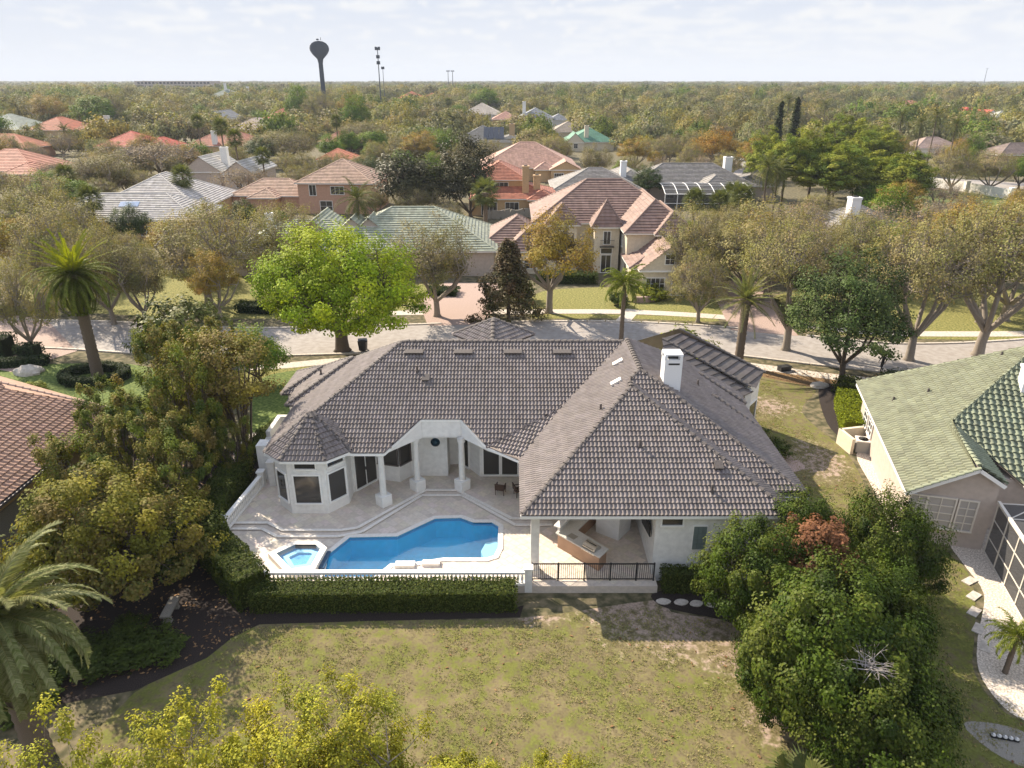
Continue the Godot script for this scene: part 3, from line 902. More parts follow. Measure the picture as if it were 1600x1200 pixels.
func main_house() -> void:
	var o := thing("pool_house", "white stucco house with dark grey barrel tile hip roof around the blue pool", "house")
	var A2 := Vector3(7.7, 8.65, -39.6)
	var RB := Vector3(7.7, 8.65, -45.1)
	var L := Vector3(-7.3, 8.55, -44.9)
	var V := Vector3(7.53, 8.55, -44.9)
	var K := Vector3(3.0, 5.83, -39.91)
	var I0 := Vector3(6.95, 8.2, -38.0)
	var I1 := Vector3(6.95, 8.2, -38.9)
	var FL := Vector3(-14.7, 4.3, -37.1)
	var BL := Vector3(-14.7, 4.3, -50.2)
	var E0 := Vector3(0.45, 4.3, -30.5)
	var E1 := Vector3(14.3, 4.3, -30.5)
	var E2 := Vector3(15.7, 4.3, -32.3)
	var E3 := Vector3(15.7, 4.3, -50.0)
	var Q := Vector3(0.45, 4.3, -36.2)
	var N3 := Vector3(-1.5, 4.52, -37.5)
	var N0 := Vector3(-7.57, 4.3, -37.1)
	var N1 := Vector3(-5.57, 5.48, -39.27)
	var N2 := Vector3(-3.14, 5.48, -39.27)
	var big := [[FL, N0, N1, N2, N3, K, V, L], [E0, I0, I1, A2, RB, V, K, Q], [E0, E1, I0], [E1, Vector3(14.3, 4.3, -37.0), I1, I0], [A2, Vector3(6.95, 8.2, -38.85), Vector3(10, 4.3, -32.3), E2], [A2, E2, E3, RB], [FL, L, BL], [N3, Q, K]]
	# turret over the corner room
	var T := Vector3(-12.05, 6.35, -38.5)
	var oc := [Vector3(-14.6, 4.4, -39.5), Vector3(-14.6, 4.4, -37.0), Vector3(-13.4, 4.4, -35.95), Vector3(-10.75, 4.4, -35.95), Vector3(-9.5, 4.4, -37.2), Vector3(-9.5, 4.4, -39.5)]
	for i in 5:
		big.append([oc[i], oc[i + 1], T])
	var back := [[V, L, BL, Vector3(9, 4.3, -50.2)], [RB, E3, Vector3(9, 4.3, -50.2)]]
	# lower hips stepping back on the left, the entry roof behind the ridge, two bays on the right
	var side := []
	var hipcaps := [[L, V], [L, FL], [L, BL], [RB, A2], [A2, I1], [I1, I0], [I0, E0], [I0, E1], [A2, E2], [T, oc[1]], [T, oc[2]], [T, oc[3]], [T, oc[4]]]
	var wingA := Vector3(-11.3, 6.5, -47.4)
	var A_f := Vector3(-15.5, 4.2, -44.0)
	var A_b := Vector3(-15.5, 4.2, -50.4)
	side.append([A_f, Vector3(-9, 4.2, -44.0), Vector3(-9, 6.5, -47.4), wingA]); side.append([A_b, A_f, wingA])
	hipcaps.append([wingA, A_f]); hipcaps.append([wingA, A_b])
	var wingB := Vector3(-14.0, 5.2, -48.9)
	var B_f := Vector3(-16.6, 3.9, -46.6)
	var B_b := Vector3(-16.6, 3.9, -51.0)
	side.append([B_f, Vector3(-12, 3.9, -46.6), Vector3(-12, 5.2, -48.9), wingB]); side.append([B_b, B_f, wingB])
	hipcaps.append([wingB, B_f]); hipcaps.append([wingB, B_b])
	var pe := Vector3(-1.3, 9.3, -47.5)
	var pc := [Vector3(-4.25, 8.15, -47.5), Vector3(-1.3, 8.15, -44.3), Vector3(1.65, 8.15, -47.5), Vector3(-1.3, 8.15, -50.7)]
	for i in 4:
		side.append([pc[i], pc[(i + 1) % 4], pe])
		hipcaps.append([pe, pc[i]])
	for b in [[-41.8, 15.75], [-45.6, 16.0]]:
		var ap := Vector3(12.9, 5.95, b[0] - 0.2)
		var f := Vector3(b[1], 4.32, b[0] + 1.5)
		var g := Vector3(b[1], 4.32, b[0] - 2.0)
		side.append([ap, Vector3(b[1] - 2.6, 4.32, b[0] + 1.5), f]); side.append([ap, f, g])
		hipcaps.append([ap, f])
	var under := MB.new()
	var tm := MB.new()
	var lit := Color(0.232, 0.202, 0.192)
	for p in big:
		tiles(tm, p, down_of(p), 0.35, 0.22, 0.085, lit, 0.12, BARREL, 0.065)
	for p in side + back:
		tiles(tm, p, down_of(p), 0.35, 0.22 if p in side else 1.2, 0.07 if p in side else 0.0, lit, 0.16, BARREL if p in side else FLATTILE, 0.04)
	for p in big + side + back:
		var q := []
		for x in p:
			q.append(x - Vector3(0, 0.07, 0))
		if p == big[0]:       # the notched plane in three fans
			under.face([q[0], q[1], q[2], q[7]]); under.face([q[2], q[3], q[6], q[7]]); under.face([q[3], q[4], q[5], q[6]])
		elif p == big[1]:
			under.face([q[6], q[7], q[0], q[1], q[2], q[3], q[4], q[5]])
		else:
			under.face(q)
	var roof := put("roof", under.mesh(), M.fascia, o)
	stuff("roof_tiles", tm.mesh(), M.tile, roof)
	var cap := cap_mesh()
	for h in hipcaps:
		var n := int((h[1] - h[0]).length() / 0.42)
		for i in n:
			put("ridge_tile", cap, M.cap, roof, along(h[0], h[1], i * 0.42))
	var vl := MB.new()      # metal valley by the right ridge
	vl.beam(A2 + Vector3(1.0, -0.55, 0.62), E2 + Vector3(-3.2, 1.86, -3.1), 0.42, 0.03)
	# walls
	var w := MB.new()
	w.poly(P2([-14.2, -40.0, -10.0, -38.7, -8.75, -40.4, -7.25, -40.0, -6.6, -40.8, -4.2, -40.8, -4.2, -42.3, -3.5, -42.4, -2.8, -41.7, -2.1, -40.7, 2.6, -40.7, 2.6, -38.2, 4.4, -36.6, 7.4, -36.6, 7.4, -30.85, 13.8, -30.85, 13.8, -32.6, 15.2, -32.6, 15.2, -49.6, -14.2, -49.6]), -0.2, 4.3)
	w.poly(P2([-14.2, -40.2, -14.2, -37.3, -13.2, -36.35, -11.0, -36.35, -10.0, -37.5, -10.0, -38.9]), -0.2, 4.38)
	w.box(-15.1, -9, -0.2, 4.15, -50, -44.5)
	w.box(-16.2, -12, -0.2, 3.85, -50.6, -47.0)
	w.box(12.5, 15.5, 0, 4.28, -43.5, -40.6); w.box(12.5, 15.7, 0, 4.28, -47.3, -44.4)
	w.poly(P2([-3.9, -47.5, -1.3, -44.7, 1.3, -47.5, -1.3, -50.3]), 4, 8.13)
	put("wall", w.mesh(), M.stucco, o)
	var s := MB.new()
	s.poly(P2([-14.6, -37.15, -7.57, -37.15, -5.6, -39.3, -3.1, -39.3, -1.45, -37.55, 0.5, -36.2, 0.5, -30.55, 14.25, -30.55, 14.25, -32.35, 15.65, -32.35, 15.65, -49.95, -14.6, -50.1]), 4.2, 4.262)
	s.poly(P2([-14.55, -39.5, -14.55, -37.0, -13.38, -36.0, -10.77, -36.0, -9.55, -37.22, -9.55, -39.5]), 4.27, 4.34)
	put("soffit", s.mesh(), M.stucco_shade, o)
	var fa := MB.new()
	for e in [[FL, N0], [N0, N1], [N1, N2], [N2, N3], [N3, Q], [Q, E0], [E0, E1], [E2, E3], [E1, Vector3(14.3, 4.3, -32.3)], [Vector3(14.3, 4.3, -32.3), E2], [oc[1], oc[2]], [oc[2], oc[3]], [oc[3], oc[4]]]:
		fa.beam(e[0] - Vector3(0, 0.1, 0), e[1] - Vector3(0, 0.1, 0), 0.05, 0.16)
	put("fascia", fa.mesh(), M.trim, o)
	# porch beams over the columns
	var bm := MB.new()
	bm.box(-5.8, -2.9, 4.25, 5.36, -39.5, -39.3)
	for t in [[N1, Vector3(-7.57, 4.25, -37.15)], [N2, Vector3(-1.5, 4.3, -37.5)]]:
		var hi: Vector3 = t[0] - Vector3(0, 0.12, 0)
		var lo := Vector3(hi.x, 4.2, hi.z)
		bm.tri(lo, t[1], hi); bm.tri(lo + Vector3(0, 0, -0.15), hi + Vector3(0, 0, -0.15), t[1] + Vector3(0, 0, -0.15))
	put("porch_beam", bm.mesh(), M.stucco, o)
	# columns
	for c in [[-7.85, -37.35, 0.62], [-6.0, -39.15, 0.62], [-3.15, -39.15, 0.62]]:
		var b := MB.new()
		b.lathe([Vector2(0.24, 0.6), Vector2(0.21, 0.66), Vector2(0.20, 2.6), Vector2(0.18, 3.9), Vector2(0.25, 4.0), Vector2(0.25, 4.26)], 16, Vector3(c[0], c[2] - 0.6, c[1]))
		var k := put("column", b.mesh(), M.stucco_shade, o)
		var d := MB.new()
		d.box(-0.36, 0.36, 0, 0.72, -0.36, 0.36, Transform3D(Basis(Vector3.UP, PI / 4), Vector3(c[0], c[2], c[1])))
		put("pedestal", d.mesh(), M.stucco, k)
	var sq := MB.new()
	sq.box(0.98, 1.42, 0.45, 4.22, -31.25, -30.85)
	sq.box(0.92, 1.48, 0.45, 0.7, -31.31, -30.79)
	put("column", sq.mesh(), M.stucco_shade, o)
	# windows and doors
	wall_win(o, Vector2(-13.2, -36.35), Vector2(-11.0, -36.35), 0.5, 2.3, 1.5, 1.85)
	wall_win(o, Vector2(-13.2, -36.35), Vector2(-11.0, -36.35), 0.5, 3.88, 1.2, 0.34)
	wall_win(o, Vector2(-11.0, -36.35), Vector2(-10.0, -37.5), 0.5, 2.3, 1.15, 1.85)
	wall_win(o, Vector2(-11.0, -36.35), Vector2(-10.0, -37.5), 0.5, 3.88, 1.1, 0.34)
	wall_win(o, Vector2(-14.2, -37.3), Vector2(-13.2, -36.35), 0.5, 2.3, 1.0, 1.85)
	var fd := wall_win(o, Vector2(-10.0, -38.75), Vector2(-8.75, -40.4), 0.52, 1.92, 1.72, 2.4, 2, 1, "french_door")
	var ha := MB.new()
	ha.box(-0.06, -0.02, -0.1, 0.12, 0.06, 0.12)
	put("door_handle", ha.mesh(), M.iron, fd)
	wall_win(o, Vector2(-8.75, -40.4), Vector2(-7.25, -40.0), 0.5, 2.75, 1.36, 1.75, 1, 1, "window", "fascia")
	wall_win(o, Vector2(-7.25, -40.0), Vector2(-6.6, -40.8), 0.5, 2.75, 0.84, 1.75, 1, 1, "window", "fascia")
	wall_win(o, Vector2(-3.5, -42.4), Vector2(-2.8, -41.7), 0.5, 1.9, 0.8, 2.4, 1, 1, "door")
	for x in [-1.35, -0.15, 1.05]:
		wall_win(o, Vector2(-2.1, -40.7), Vector2(2.6, -40.7), (x + 2.1) / 4.7, 1.9, 1.0, 2.2, 1, 1, "patio_door")
	wall_win(o, Vector2(7.4, -30.85), Vector2(13.8, -30.85), 0.13, 3.75, 1.05, 0.4)
	wall_win(o, Vector2(13.8, -32.6), Vector2(15.2, -32.6), 0.4, 3.6, 0.5, 0.4)
	# glass block window
	var gf := MB.new()
	for r in [[-0.38, -0.34], [0.34, 0.38]]:
		gf.box(r[0], r[1], -0.75, 0.75, 0, 0.05)
	gf.box(-0.34, 0.34, -0.75, -0.71, 0, 0.05); gf.box(-0.34, 0.34, 0.71, 0.75, 0, 0.05)
	var gb := put("glass_block_window", gf.mesh(), M.trim, o, Transform3D(Basis(), Vector3(9.72, 2.75, -30.84)))
	var bl := MB.new()
	bl.box(-0.105, 0.105, -0.11, 0.11, 0, 0.06)
	var blm := mat("glassblock", Color(0.16, 0.20, 0.19), 0.12)
	for i in 3:
		for j in 6:
			put("glass_block", bl.mesh(), blm, gb, Transform3D(Basis(), Vector3((i - 1) * 0.225, (j - 2.5) * 0.236, 0)))
	# chimney on the right slope
	var cm := MB.new()
	cm.box(8.98, 10.02, 6.5, 9.5, -39.9, -38.9)
	for i in 2:
		for j in 2:
			cm.box(8.95 + i * 0.9, 9.12 + i * 0.9, 9.5, 9.75, -39.9 + j * 0.8, -39.7 + j * 0.8)
	cm.box(8.97, 10.03, 9.75, 9.84, -39.88, -38.92)
	var ch := put("chimney", cm.mesh(), M.whitepaint, o)
	var fl := MB.new()
	fl.box(9.2, 9.8, 9.5, 9.74, -39.65, -39.15)
	fl.box(9.2, 9.85, 9.2, 9.3, -38.9, -38.88)
	put("flue", fl.mesh(), M.dark, ch)
	# vents
	for x in [-6.45, -3.2, 0.05, 3.3]:
		hood(o, Vector3(x, 8.07, -43.95), 1.15, 0.34, 0.13, 0.3)
	hood(o, Vector3(-5.5, 6.98, -42.05), 0.42, 0.45, 0.22, 0.545)
	hood(o, Vector3(10.95, 5.65, -33.1), 0.4, 0.45, 0.25, 0.52)
	for p in [Vector3(-6.1, 7.3, -42.5), Vector3(6.95, 6.25, -34.2), Vector3(10.35, 4.95, -31.7), Vector3(5.1, 7.05, -37.1), Vector3(10.2, 7.3, -40.8), Vector3(12.1, 6.25, -42.6), Vector3(-13.6, 5.3, -46.9)]:
		vent_pipe(o, p)
	for p in [Vector3(6.75, 8.1, -42.0), Vector3(6.3, 7.85, -39.4)]:
		var k := MB.new()
		k.box(-0.35, 0.35, 0, 0.16, -0.2, 0.2, Transform3D(Basis(Vector3(0, 0, 1), 0.54), p))
		put("roof_vent", k.mesh(), M.coping, o)
	put("valley_flashing", vl.mesh(), M.fascia, o)
	# blue round plaque on the niche wall, and a hose bib pipe
	var pl := MB.new()
	pl.lathe([Vector2(0.30, 0.0), Vector2(0.30, 0.03), Vector2(0.24, 0.05), Vector2(0.22, 0.03)], 24)
	put("wall_plaque", pl.mesh(), M.plaque, o, Transform3D(Basis(Vector3.RIGHT, PI / 2), Vector3(-4.95, 3.1, -40.79)))
	# white parapets on the left side
	for b in [[-17.0, -15.2, 2.3, -46.6, -46.3], [-17.0, -16.7, 2.3, -46.3, -43.9], [-17.0, -15.2, 1.9, -43.9, -43.6], [-16.4, -15.5, 3.1, -41.2, -40.3]]:
		var k := MB.new()
		k.box(b[0], b[1], 0, b[2], b[3], b[4])
		put("parapet", k.mesh(), M.stucco, o)
	# the angled garage wing at the right back
	var g := MB.new()
	var a := [Vector3(11.0, 7.2, -49.3), Vector3(12.6, 7.4, -51.0), Vector3(19.2, 4.4, -49.2), Vector3(17.4, 4.3, -46.65), Vector3(13.9, 4.3, -43.4), Vector3(10.6, 6.6, -46.6)]
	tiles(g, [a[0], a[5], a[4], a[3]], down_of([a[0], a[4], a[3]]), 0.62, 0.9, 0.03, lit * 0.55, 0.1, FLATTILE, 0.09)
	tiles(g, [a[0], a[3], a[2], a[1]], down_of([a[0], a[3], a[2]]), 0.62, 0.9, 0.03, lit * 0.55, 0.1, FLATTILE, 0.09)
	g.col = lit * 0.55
	g.face([a[1], a[2], Vector3(14.5, 4.4, -54), Vector3(9, 5, -54)])
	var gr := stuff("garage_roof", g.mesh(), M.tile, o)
	for h in [[a[0], a[3]], [a[1], a[2]]]:
		for i in int((h[1] - h[0]).length() / 0.42):
			put("ridge_tile", cap, M.cap, gr, along(h[0], h[1], i * 0.42))
	var gw := MB.new()
	gw.poly(P2([11, -49, 13.9, -44.2, 16.9, -47.0, 18.6, -49.2, 14, -53.5]), 0, 4.25)
	put("garage_wall", gw.mesh(), M.stucco, o)
	wall_win(o, Vector2(16.9, -47.0), Vector2(18.6, -49.2), 0.5, 1.3, 2.2, 2.3, 1, 1, "garage_door")
	var post := MB.new()
	post.box(16.75, 17.2, 0, 4.2, -47.2, -46.7)
	put("garage_pillar", post.mesh(), M.stucco, o)
	rebase(o, Vector3(0, 0, -40))

# ---------------------------------------------------------------- pool terrace
func ring(mb: MB, p: PackedVector2Array, off: float, y0: float, y1: float) -> void:
	var q := p.duplicate()
	if not Geometry2D.is_polygon_clockwise(q):
		q.reverse()
	var n := q.size()
	var out := []
	for i in n:
		var a := (q[i] - q[(i + n - 1) % n]).normalized()
		var b := (q[(i + 1) % n] - q[i]).normalized()
		var na := Vector2(-a.y, a.x)
		var nb := Vector2(-b.y, b.x)
		var m := (na + nb).normalized()
		out.append(q[i] + m * off / maxf(m.dot(na), 0.5))
	for i in n:
		var j := (i + 1) % n
		var a := q[i]
		var b := q[j]
		var c: Vector2 = out[j]
		var d: Vector2 = out[i]
		var f := func(p2: Vector2, y: float) -> Vector3: return Vector3(p2.x, y, p2.y)
		mb.quad(f.call(a, y1), f.call(d, y1), f.call(c, y1), f.call(b, y1))
		mb.quad(f.call(d, y0), f.call(c, y0), f.call(c, y1), f.call(d, y1))
		mb.quad(f.call(b, y0), f.call(a, y0), f.call(a, y1), f.call(b, y1))

func shell(p: PackedVector2Array, top: float, bottom: float) -> MB:
	var mb := MB.new()
	mb.poly(p, bottom - 0.1, bottom, false)
	for i in p.size():
		var a := p[i]
		var b := p[(i + 1) % p.size()]
		mb.quad(Vector3(a.x, bottom, a.y), Vector3(b.x, bottom, b.y), Vector3(b.x, top, b.y), Vector3(a.x, top, a.y))
	return mb

func terrace() -> void:
	var pool := P2([-9.9, -30.55, -10.15, -32.5, -9.3, -34.1, -6.6, -34.2, -4.6, -36.0, -3.1, -36.1, -2.3, -35.6, -1.2, -35.6, -0.8, -35.2, -0.8, -33.1, -1.0, -32.4, -1.4, -32.2, -3.8, -32.2, -5.3, -31.8, -6.6, -31.7, -7.3, -30.55])
	var spa := P2([-12.9, -32.2, -12.1, -33.0, -10.95, -33.0, -10.6, -32.6, -10.75, -31.1, -11.7, -30.85])
	var outline := P2([-13.4, -29.85, 7.55, -29.85, 7.55, -44, -16.5, -44, -16.75, -34.35])
	var hole := PackedVector2Array()
	for p in Geometry2D.offset_polygon(pool, 0.05):
		hole = p
	var deck := MB.new()
	for half in [P2([-30, -20, -5, -20, -5, -60, -30, -60]), P2([-5, -20, 20, -20, 20, -60, -5, -60])]:
		for piece in Geometry2D.intersect_polygons(outline, half):
			for q in Geometry2D.clip_polygons(piece, hole):
				deck.poly(q, -0.2, 0.44)
	var dk := struct("pool_deck", deck.mesh(), M.grout, "cream travertine pool terrace")
	# raised terraces by the house
	var mid := P2([-16.6, -34.9, -14.6, -34.9, -13.5, -34.15, -10.0, -34.15, -8.7, -34.6, -5.7, -38.55, -3.15, -38.55, 0.2, -35.3, 2.4, -35.3, 2.4, -43.5, -16.5, -43.5])
	var upr := P2([-16.6, -35.4, -14.4, -35.4, -13.3, -34.65, -9.9, -34.65, -9.0, -34.9, -5.5, -39.05, -3.5, -39.05, 0.0, -35.85, 2.4, -35.85, 2.4, -43.5, -16.5, -43.5])
	var st := MB.new()
	st.poly(mid, 0.3, 0.515)
	struct("terrace_step", st.mesh(), M.grout, "lower step along the house terrace")
	var su := MB.new()
	su.poly(upr, 0.3, 0.595)
	struct("house_terrace", su.mesh(), M.grout, "upper travertine terrace under the porch")
	# travertine slabs laid over all three levels
	var pv := MB.new()
	var ca := Color(0.66, 0.575, 0.485)
	var ang := Basis(Vector3.UP, PI / 4)
	for row in range(-60, 60):
		var off := 0.31 * (row % 2) + 0.15 * (row % 3)
		for k in range(-60, 60):
			var c := Vector2(k * 0.62 + off, row * 0.415).rotated(PI / 4) + Vector2(-4, -36)
			if not Geometry2D.is_point_in_polygon(c, outline):
				continue
			var lev := 0
			var corners := []
			for d in [Vector2(-0.302, -0.2), Vector2(0.302, -0.2), Vector2(0.302, 0.2), Vector2(-0.302, 0.2)]:
				corners.append(c + d.rotated(PI / 4))
			var cu := 0
			var cm := 0
			var bad := false
			for p in corners:
				if not Geometry2D.is_point_in_polygon(p, outline) or Geometry2D.is_point_in_polygon(p, hole):
					bad = true
				cu += 1 if Geometry2D.is_point_in_polygon(p, upr) else 0
				cm += 1 if Geometry2D.is_point_in_polygon(p, mid) else 0
			if bad:
				continue
			if cu == 4:
				lev = 2
			elif cu > 0:
				continue
			elif cm == 4:
				lev = 1
			elif cm > 0:
				continue
			var y: float = [0.452, 0.527, 0.607][lev]
			var t := rng.randf_range(0.92, 1.06)
			pv.col = Color(ca.r * t, ca.g * t * rng.randf_range(0.97, 1.03), ca.b * t * rng.randf_range(0.95, 1.05))
			var q := []
			for p in corners:
				q.append(Vector3(p.x, y + rng.randf() * 0.002, p.y))
			pv.quad(q[3], q[2], q[1], q[0])
	stuff("pavers", pv.mesh(), M.paver, dk)
	var nose := MB.new()
	for lv in [[mid, 0.525], [upr, 0.605]]:
		for i in 9:
			var a: Vector2 = lv[0][i]
			var b: Vector2 = lv[0][i + 1]
			if i < 8:
				nose.beam(Vector3(a.x, lv[1] - 0.015, a.y), Vector3(b.x, lv[1] - 0.015, b.y), 0.2, 0.05)
	put("step_nosing", nose.mesh(), M.coping, dk)
	# pool
	var po := thing("swimming_pool", "blue swimming pool with angled outline and white coping", "swimming pool", Vector3(-5, 0.44, -33))
	var inv := Transform3D(Basis(), Vector3(5, -0.44, 33))
	put("basin", shell(pool, 0.46, -0.9).mesh(), M.plaster_blue, po, inv)
	var wt := MB.new()
	wt.poly(pool, 0.3, 0.37, false)
	put("water", wt.mesh(), M.water, po, inv)
	var cp := MB.new()
	ring(cp, pool, 0.3, 0.40, 0.485)
	put("coping", cp.mesh(), M.coping, po, inv)
	var band := MB.new()
	ring(band, pool, -0.025, 0.26, 0.40)
	put("tile_band", band.mesh(), M.spa_tile, po, inv)
	var lg := MB.new()
	lg.poly(P2([-0.82, -34.2, -1.5, -34.0, -1.75, -33.2, -1.5, -32.3, -1.0, -32.4, -0.82, -33.1]), -0.6, 0.18)
	put("ledge", lg.mesh(), M.ledge_blue, po, inv)
	for b in [[-6.3, -5.25, -31.75, -31.3], [-4.85, -3.9, -31.85, -31.45]]:
		var k := MB.new()
		k.box(b[0], b[1], 0.4, 0.62, b[2], b[3])
		put("raised_ledge", k.mesh(), M.coping, po, inv)
	# spa
	var so := thing("spa", "raised blue spa with white rim beside the pool's left end", "hot tub", Vector3(-11.7, 0.44, -32))
	var iv := Transform3D(Basis(), Vector3(11.7, -0.44, 32))
	var outer := PackedVector2Array()
	for p in Geometry2D.offset_polygon(spa, 0.42, Geometry2D.JOIN_MITER):
		outer = p
	var sh := MB.new()
	ring(sh, spa, 0.34, 0.44, 0.78)
	put("rim", sh.mesh(), M.coping, so, iv)
	put("basin", shell(spa, 0.76, 0.50).mesh(), M.plaster_spa, so, iv)
	var bench := MB.new()
	ring(bench, P2([-12.2, -32.1, -11.8, -32.5, -11.2, -32.5, -11.0, -32.4, -11.1, -31.5, -11.7, -31.35]), 0.25, 0.5, 0.6)
	put("seat", bench.mesh(), M.ledge_blue, so, iv)
	var sw := MB.new()
	sw.poly(spa, 0.6, 0.71, false)
	put("water", sw.mesh(), M.water, so, iv)
	var sp := MB.new()
	sp.box(-10.35, -10.05, 0.46, 0.56, -32.7, -31.2)
	put("spillway", sp.mesh(), mat("spill", Color(0.03, 0.07, 0.13), 0.2), so, iv)
	# balustrades
	var bal := MB.new()
	bal.lathe([Vector2(0.075, 0.0), Vector2(0.075, 0.05), Vector2(0.04, 0.09), Vector2(0.085, 0.24), Vector2(0.07, 0.36), Vector2(0.035, 0.50), Vector2(0.06, 0.54), Vector2(0.07, 0.60)], 9)
	var bmesh := bal.mesh()
	for r in [["white balustrade along the pool's front edge above the long hedge", Vector3(-13.3, 0.44, -29.98), Vector3(0.85, 0.44, -30.02)], ["white balustrade at the left side of the terrace, climbing to the gate", Vector3(-16.55, 0.6, -34.4), Vector3(-16.05, 0.6, -39.6)], ["short diagonal white balustrade at the left front corner by the spa", Vector3(-16.45, 0.44, -34.1), Vector3(-13.45, 0.44, -30.1)]]:
		var a: Vector3 = r[1]
		var b: Vector3 = r[2]
		var o := thing("balustrade", r[0], "balustrade", a)
		var d := b - a
		var rail := MB.new()
		rail.beam(Vector3(0, 0.05, 0), d + Vector3(0, 0.05, 0), 0.24, 0.1)
		rail.beam(Vector3(0, 0.77, 0), d + Vector3(0, 0.77, 0), 0.26, 0.14)
		put("rail", rail.mesh(), M.trim, o)
		var n := int(d.length() / 0.212)
		for i in n:
			put("baluster", bmesh, M.trim, o, Transform3D(Basis(), d * ((i + 0.5) / n) + Vector3(0, 0.1, 0)))
		for e in [Vector3.ZERO, d]:
			var k := MB.new()
			k.box(-0.19, 0.19, -0.4, 1.0, -0.19, 0.19, Transform3D(Basis(), e))
			k.box(-0.24, 0.24, 1.0, 1.1, -0.24, 0.24, Transform3D(Basis(), e))
			put("post", k.mesh(), M.stucco, o)
	# black railing before the outdoor kitchen
	var f := thing("metal_railing", "black metal railing in front of the outdoor kitchen", "railing", Vector3(1.05, 0.45, -30.3))
	var bar := MB.new()
	bar.box(-0.011, 0.011, 0.1, 1.02, -0.011, 0.011)
	var ps := MB.new()
	ps.box(-0.035, 0.035, 0, 1.12, -0.035, 0.035)
	var tr := MB.new()
	tr.box(0, 6.35, 1.03, 1.08, -0.03, 0.03); tr.box(0, 6.35, 0.08, 0.12, -0.02, 0.02)
	put("rail", tr.mesh(), M.iron, f)
	for i in 6:
		put("post", ps.mesh(), M.iron, f, Transform3D(Basis(), Vector3([0.0, 1.36, 2.72, 4.08, 5.44, 6.35][i], 0, 0)))
	for i in 58:
		put("bar", bar.mesh(), M.iron, f, Transform3D(Basis(), Vector3(0.11 + i * 0.108, 0, 0)))
	# outdoor kitchen
	var kt := thing("outdoor_kitchen", "angled outdoor kitchen counter with wood front and pale worktop", "kitchen counter", Vector3(3.5, 0.45, -32.2))
	var ki := Transform3D(Basis(), Vector3(-3.5, -0.45, 32.2))
	var body := MB.new()
	body.poly(P2([2.55, -33.2, 4.62, -31.05, 5.1, -31.75, 3.5, -33.5, 5.0, -35.6, 4.3, -36.0]), 0.45, 1.35)
	put("cabinet", body.mesh(), M.wood, kt, ki)
	var top := MB.new()
	top.poly(P2([2.42, -33.2, 4.62, -30.95, 5.2, -31.7, 3.68, -33.45, 5.15, -35.6, 4.3, -36.1]), 1.352, 1.42)
	put("worktop", top.mesh(), M.counter, kt, ki)
	var brk := MB.new()
	brk.beam(Vector3(2.5, 1.72, -33.3), Vector3(4.2, 1.72, -36.0), 0.42, 0.07)
	brk.beam(Vector3(2.62, 1.55, -33.42), Vector3(4.2, 1.55, -36.0), 0.16, 0.28)
	put("raised_bar", brk.mesh(), M.stucco, kt, ki)
	var snk := MB.new()
	snk.box(-0.25, 0.25, 1.40, 1.428, -0.2, 0.2, Transform3D(Basis(Vector3.UP, -0.8), Vector3(3.35, 0, -32.85)))
	put("sink", snk.mesh(), mat("sinkcol", Color(0.3, 0.27, 0.22), 0.3), kt, ki)
	var gq := thing("gas_grill", "steel built-in grill on the kitchen counter", "grill", Vector3(4.3, 1.42, -31.85), -0.8)
	var lid := MB.new()
	var hp := []
	for i in 7:
		hp.append(Vector2(cos(PI * i / 6.0) * 0.3, sin(PI * i / 6.0) * 0.28))
	for i in 6:
		lid.quad(Vector3(-0.42, hp[i].y, hp[i].x), Vector3(0.42, hp[i].y, hp[i].x), Vector3(0.42, hp[i + 1].y, hp[i + 1].x), Vector3(-0.42, hp[i + 1].y, hp[i + 1].x))
		lid.tri(Vector3(0.42, 0, 0), Vector3(0.42, hp[i + 1].y, hp[i + 1].x), Vector3(0.42, hp[i].y, hp[i].x)); lid.tri(Vector3(-0.42, 0, 0), Vector3(-0.42, hp[i].y, hp[i].x), Vector3(-0.42, hp[i + 1].y, hp[i + 1].x))
	put("lid", lid.mesh(), M.steel, gq)
	var hn := MB.new()
	hn.tube([Vector3(-0.36, 0.16, 0.33), Vector3(0.36, 0.16, 0.33)], [0.02, 0.02], 6, true)
	hn.box(-0.34, 0.34, 0.262, 0.29, 0.02, 0.06)
	put("handle", hn.mesh(), M.iron, gq)
	var fp := MB.new()
	fp.box(-0.44, 0.44, -0.16, 0.02, 0.3, 0.36)
	put("control_panel", fp.mesh(), M.steel, gq)
	for i in 4:
		var kn := MB.new()
		kn.lathe([Vector2(0.03, 0), Vector2(0.03, 0.04)], 8)
		put("knob", kn.mesh(), M.iron, gq, Transform3D(Basis(Vector3.RIGHT, PI / 2), Vector3(-0.3 + i * 0.2, -0.07, 0.36)))
	var tv := thing("wall_television", "black flat television tilted on the kitchen's right wall", "television", Vector3(7.36, 2.75, -32.2))
	var tb := MB.new()
	tb.box(-0.12, -0.05, -0.42, 0.42, -0.7, 0.7, Transform3D(Basis(Vector3(0, 0, 1), 0.16) * Basis(Vector3.UP, 0.12), Vector3(-0.12, 0, 0)))
	put("screen", tb.mesh(), M.dark, tv)
	var ta := MB.new()
	ta.box(-0.2, 0.0, -0.1, 0.1, -0.12, 0.12)
	put("bracket", ta.mesh(), M.iron, tv)
	var pn := thing("storage_block", "white stucco pantry block behind the grill counter", "pillar", Vector3(5.6, 0.45, -35))
	var pb := MB.new()
	pb.poly(P2([-0.75, 0.35, 0.45, 1.2, 1.3, 0.1, 0.4, -1.2]), 0, 3.76)
	put("wall", pb.mesh(), M.stucco, pn)
	# patio chairs
	chair(Vector3(-0.72, 0.607, -38.6), 2.9, "dark wicker armchair standing free on the shaded terrace")
	chair(Vector3(0.45, 0.607, -38.4), 1.9, "dark wicker chair half hidden by the right wing's eave")
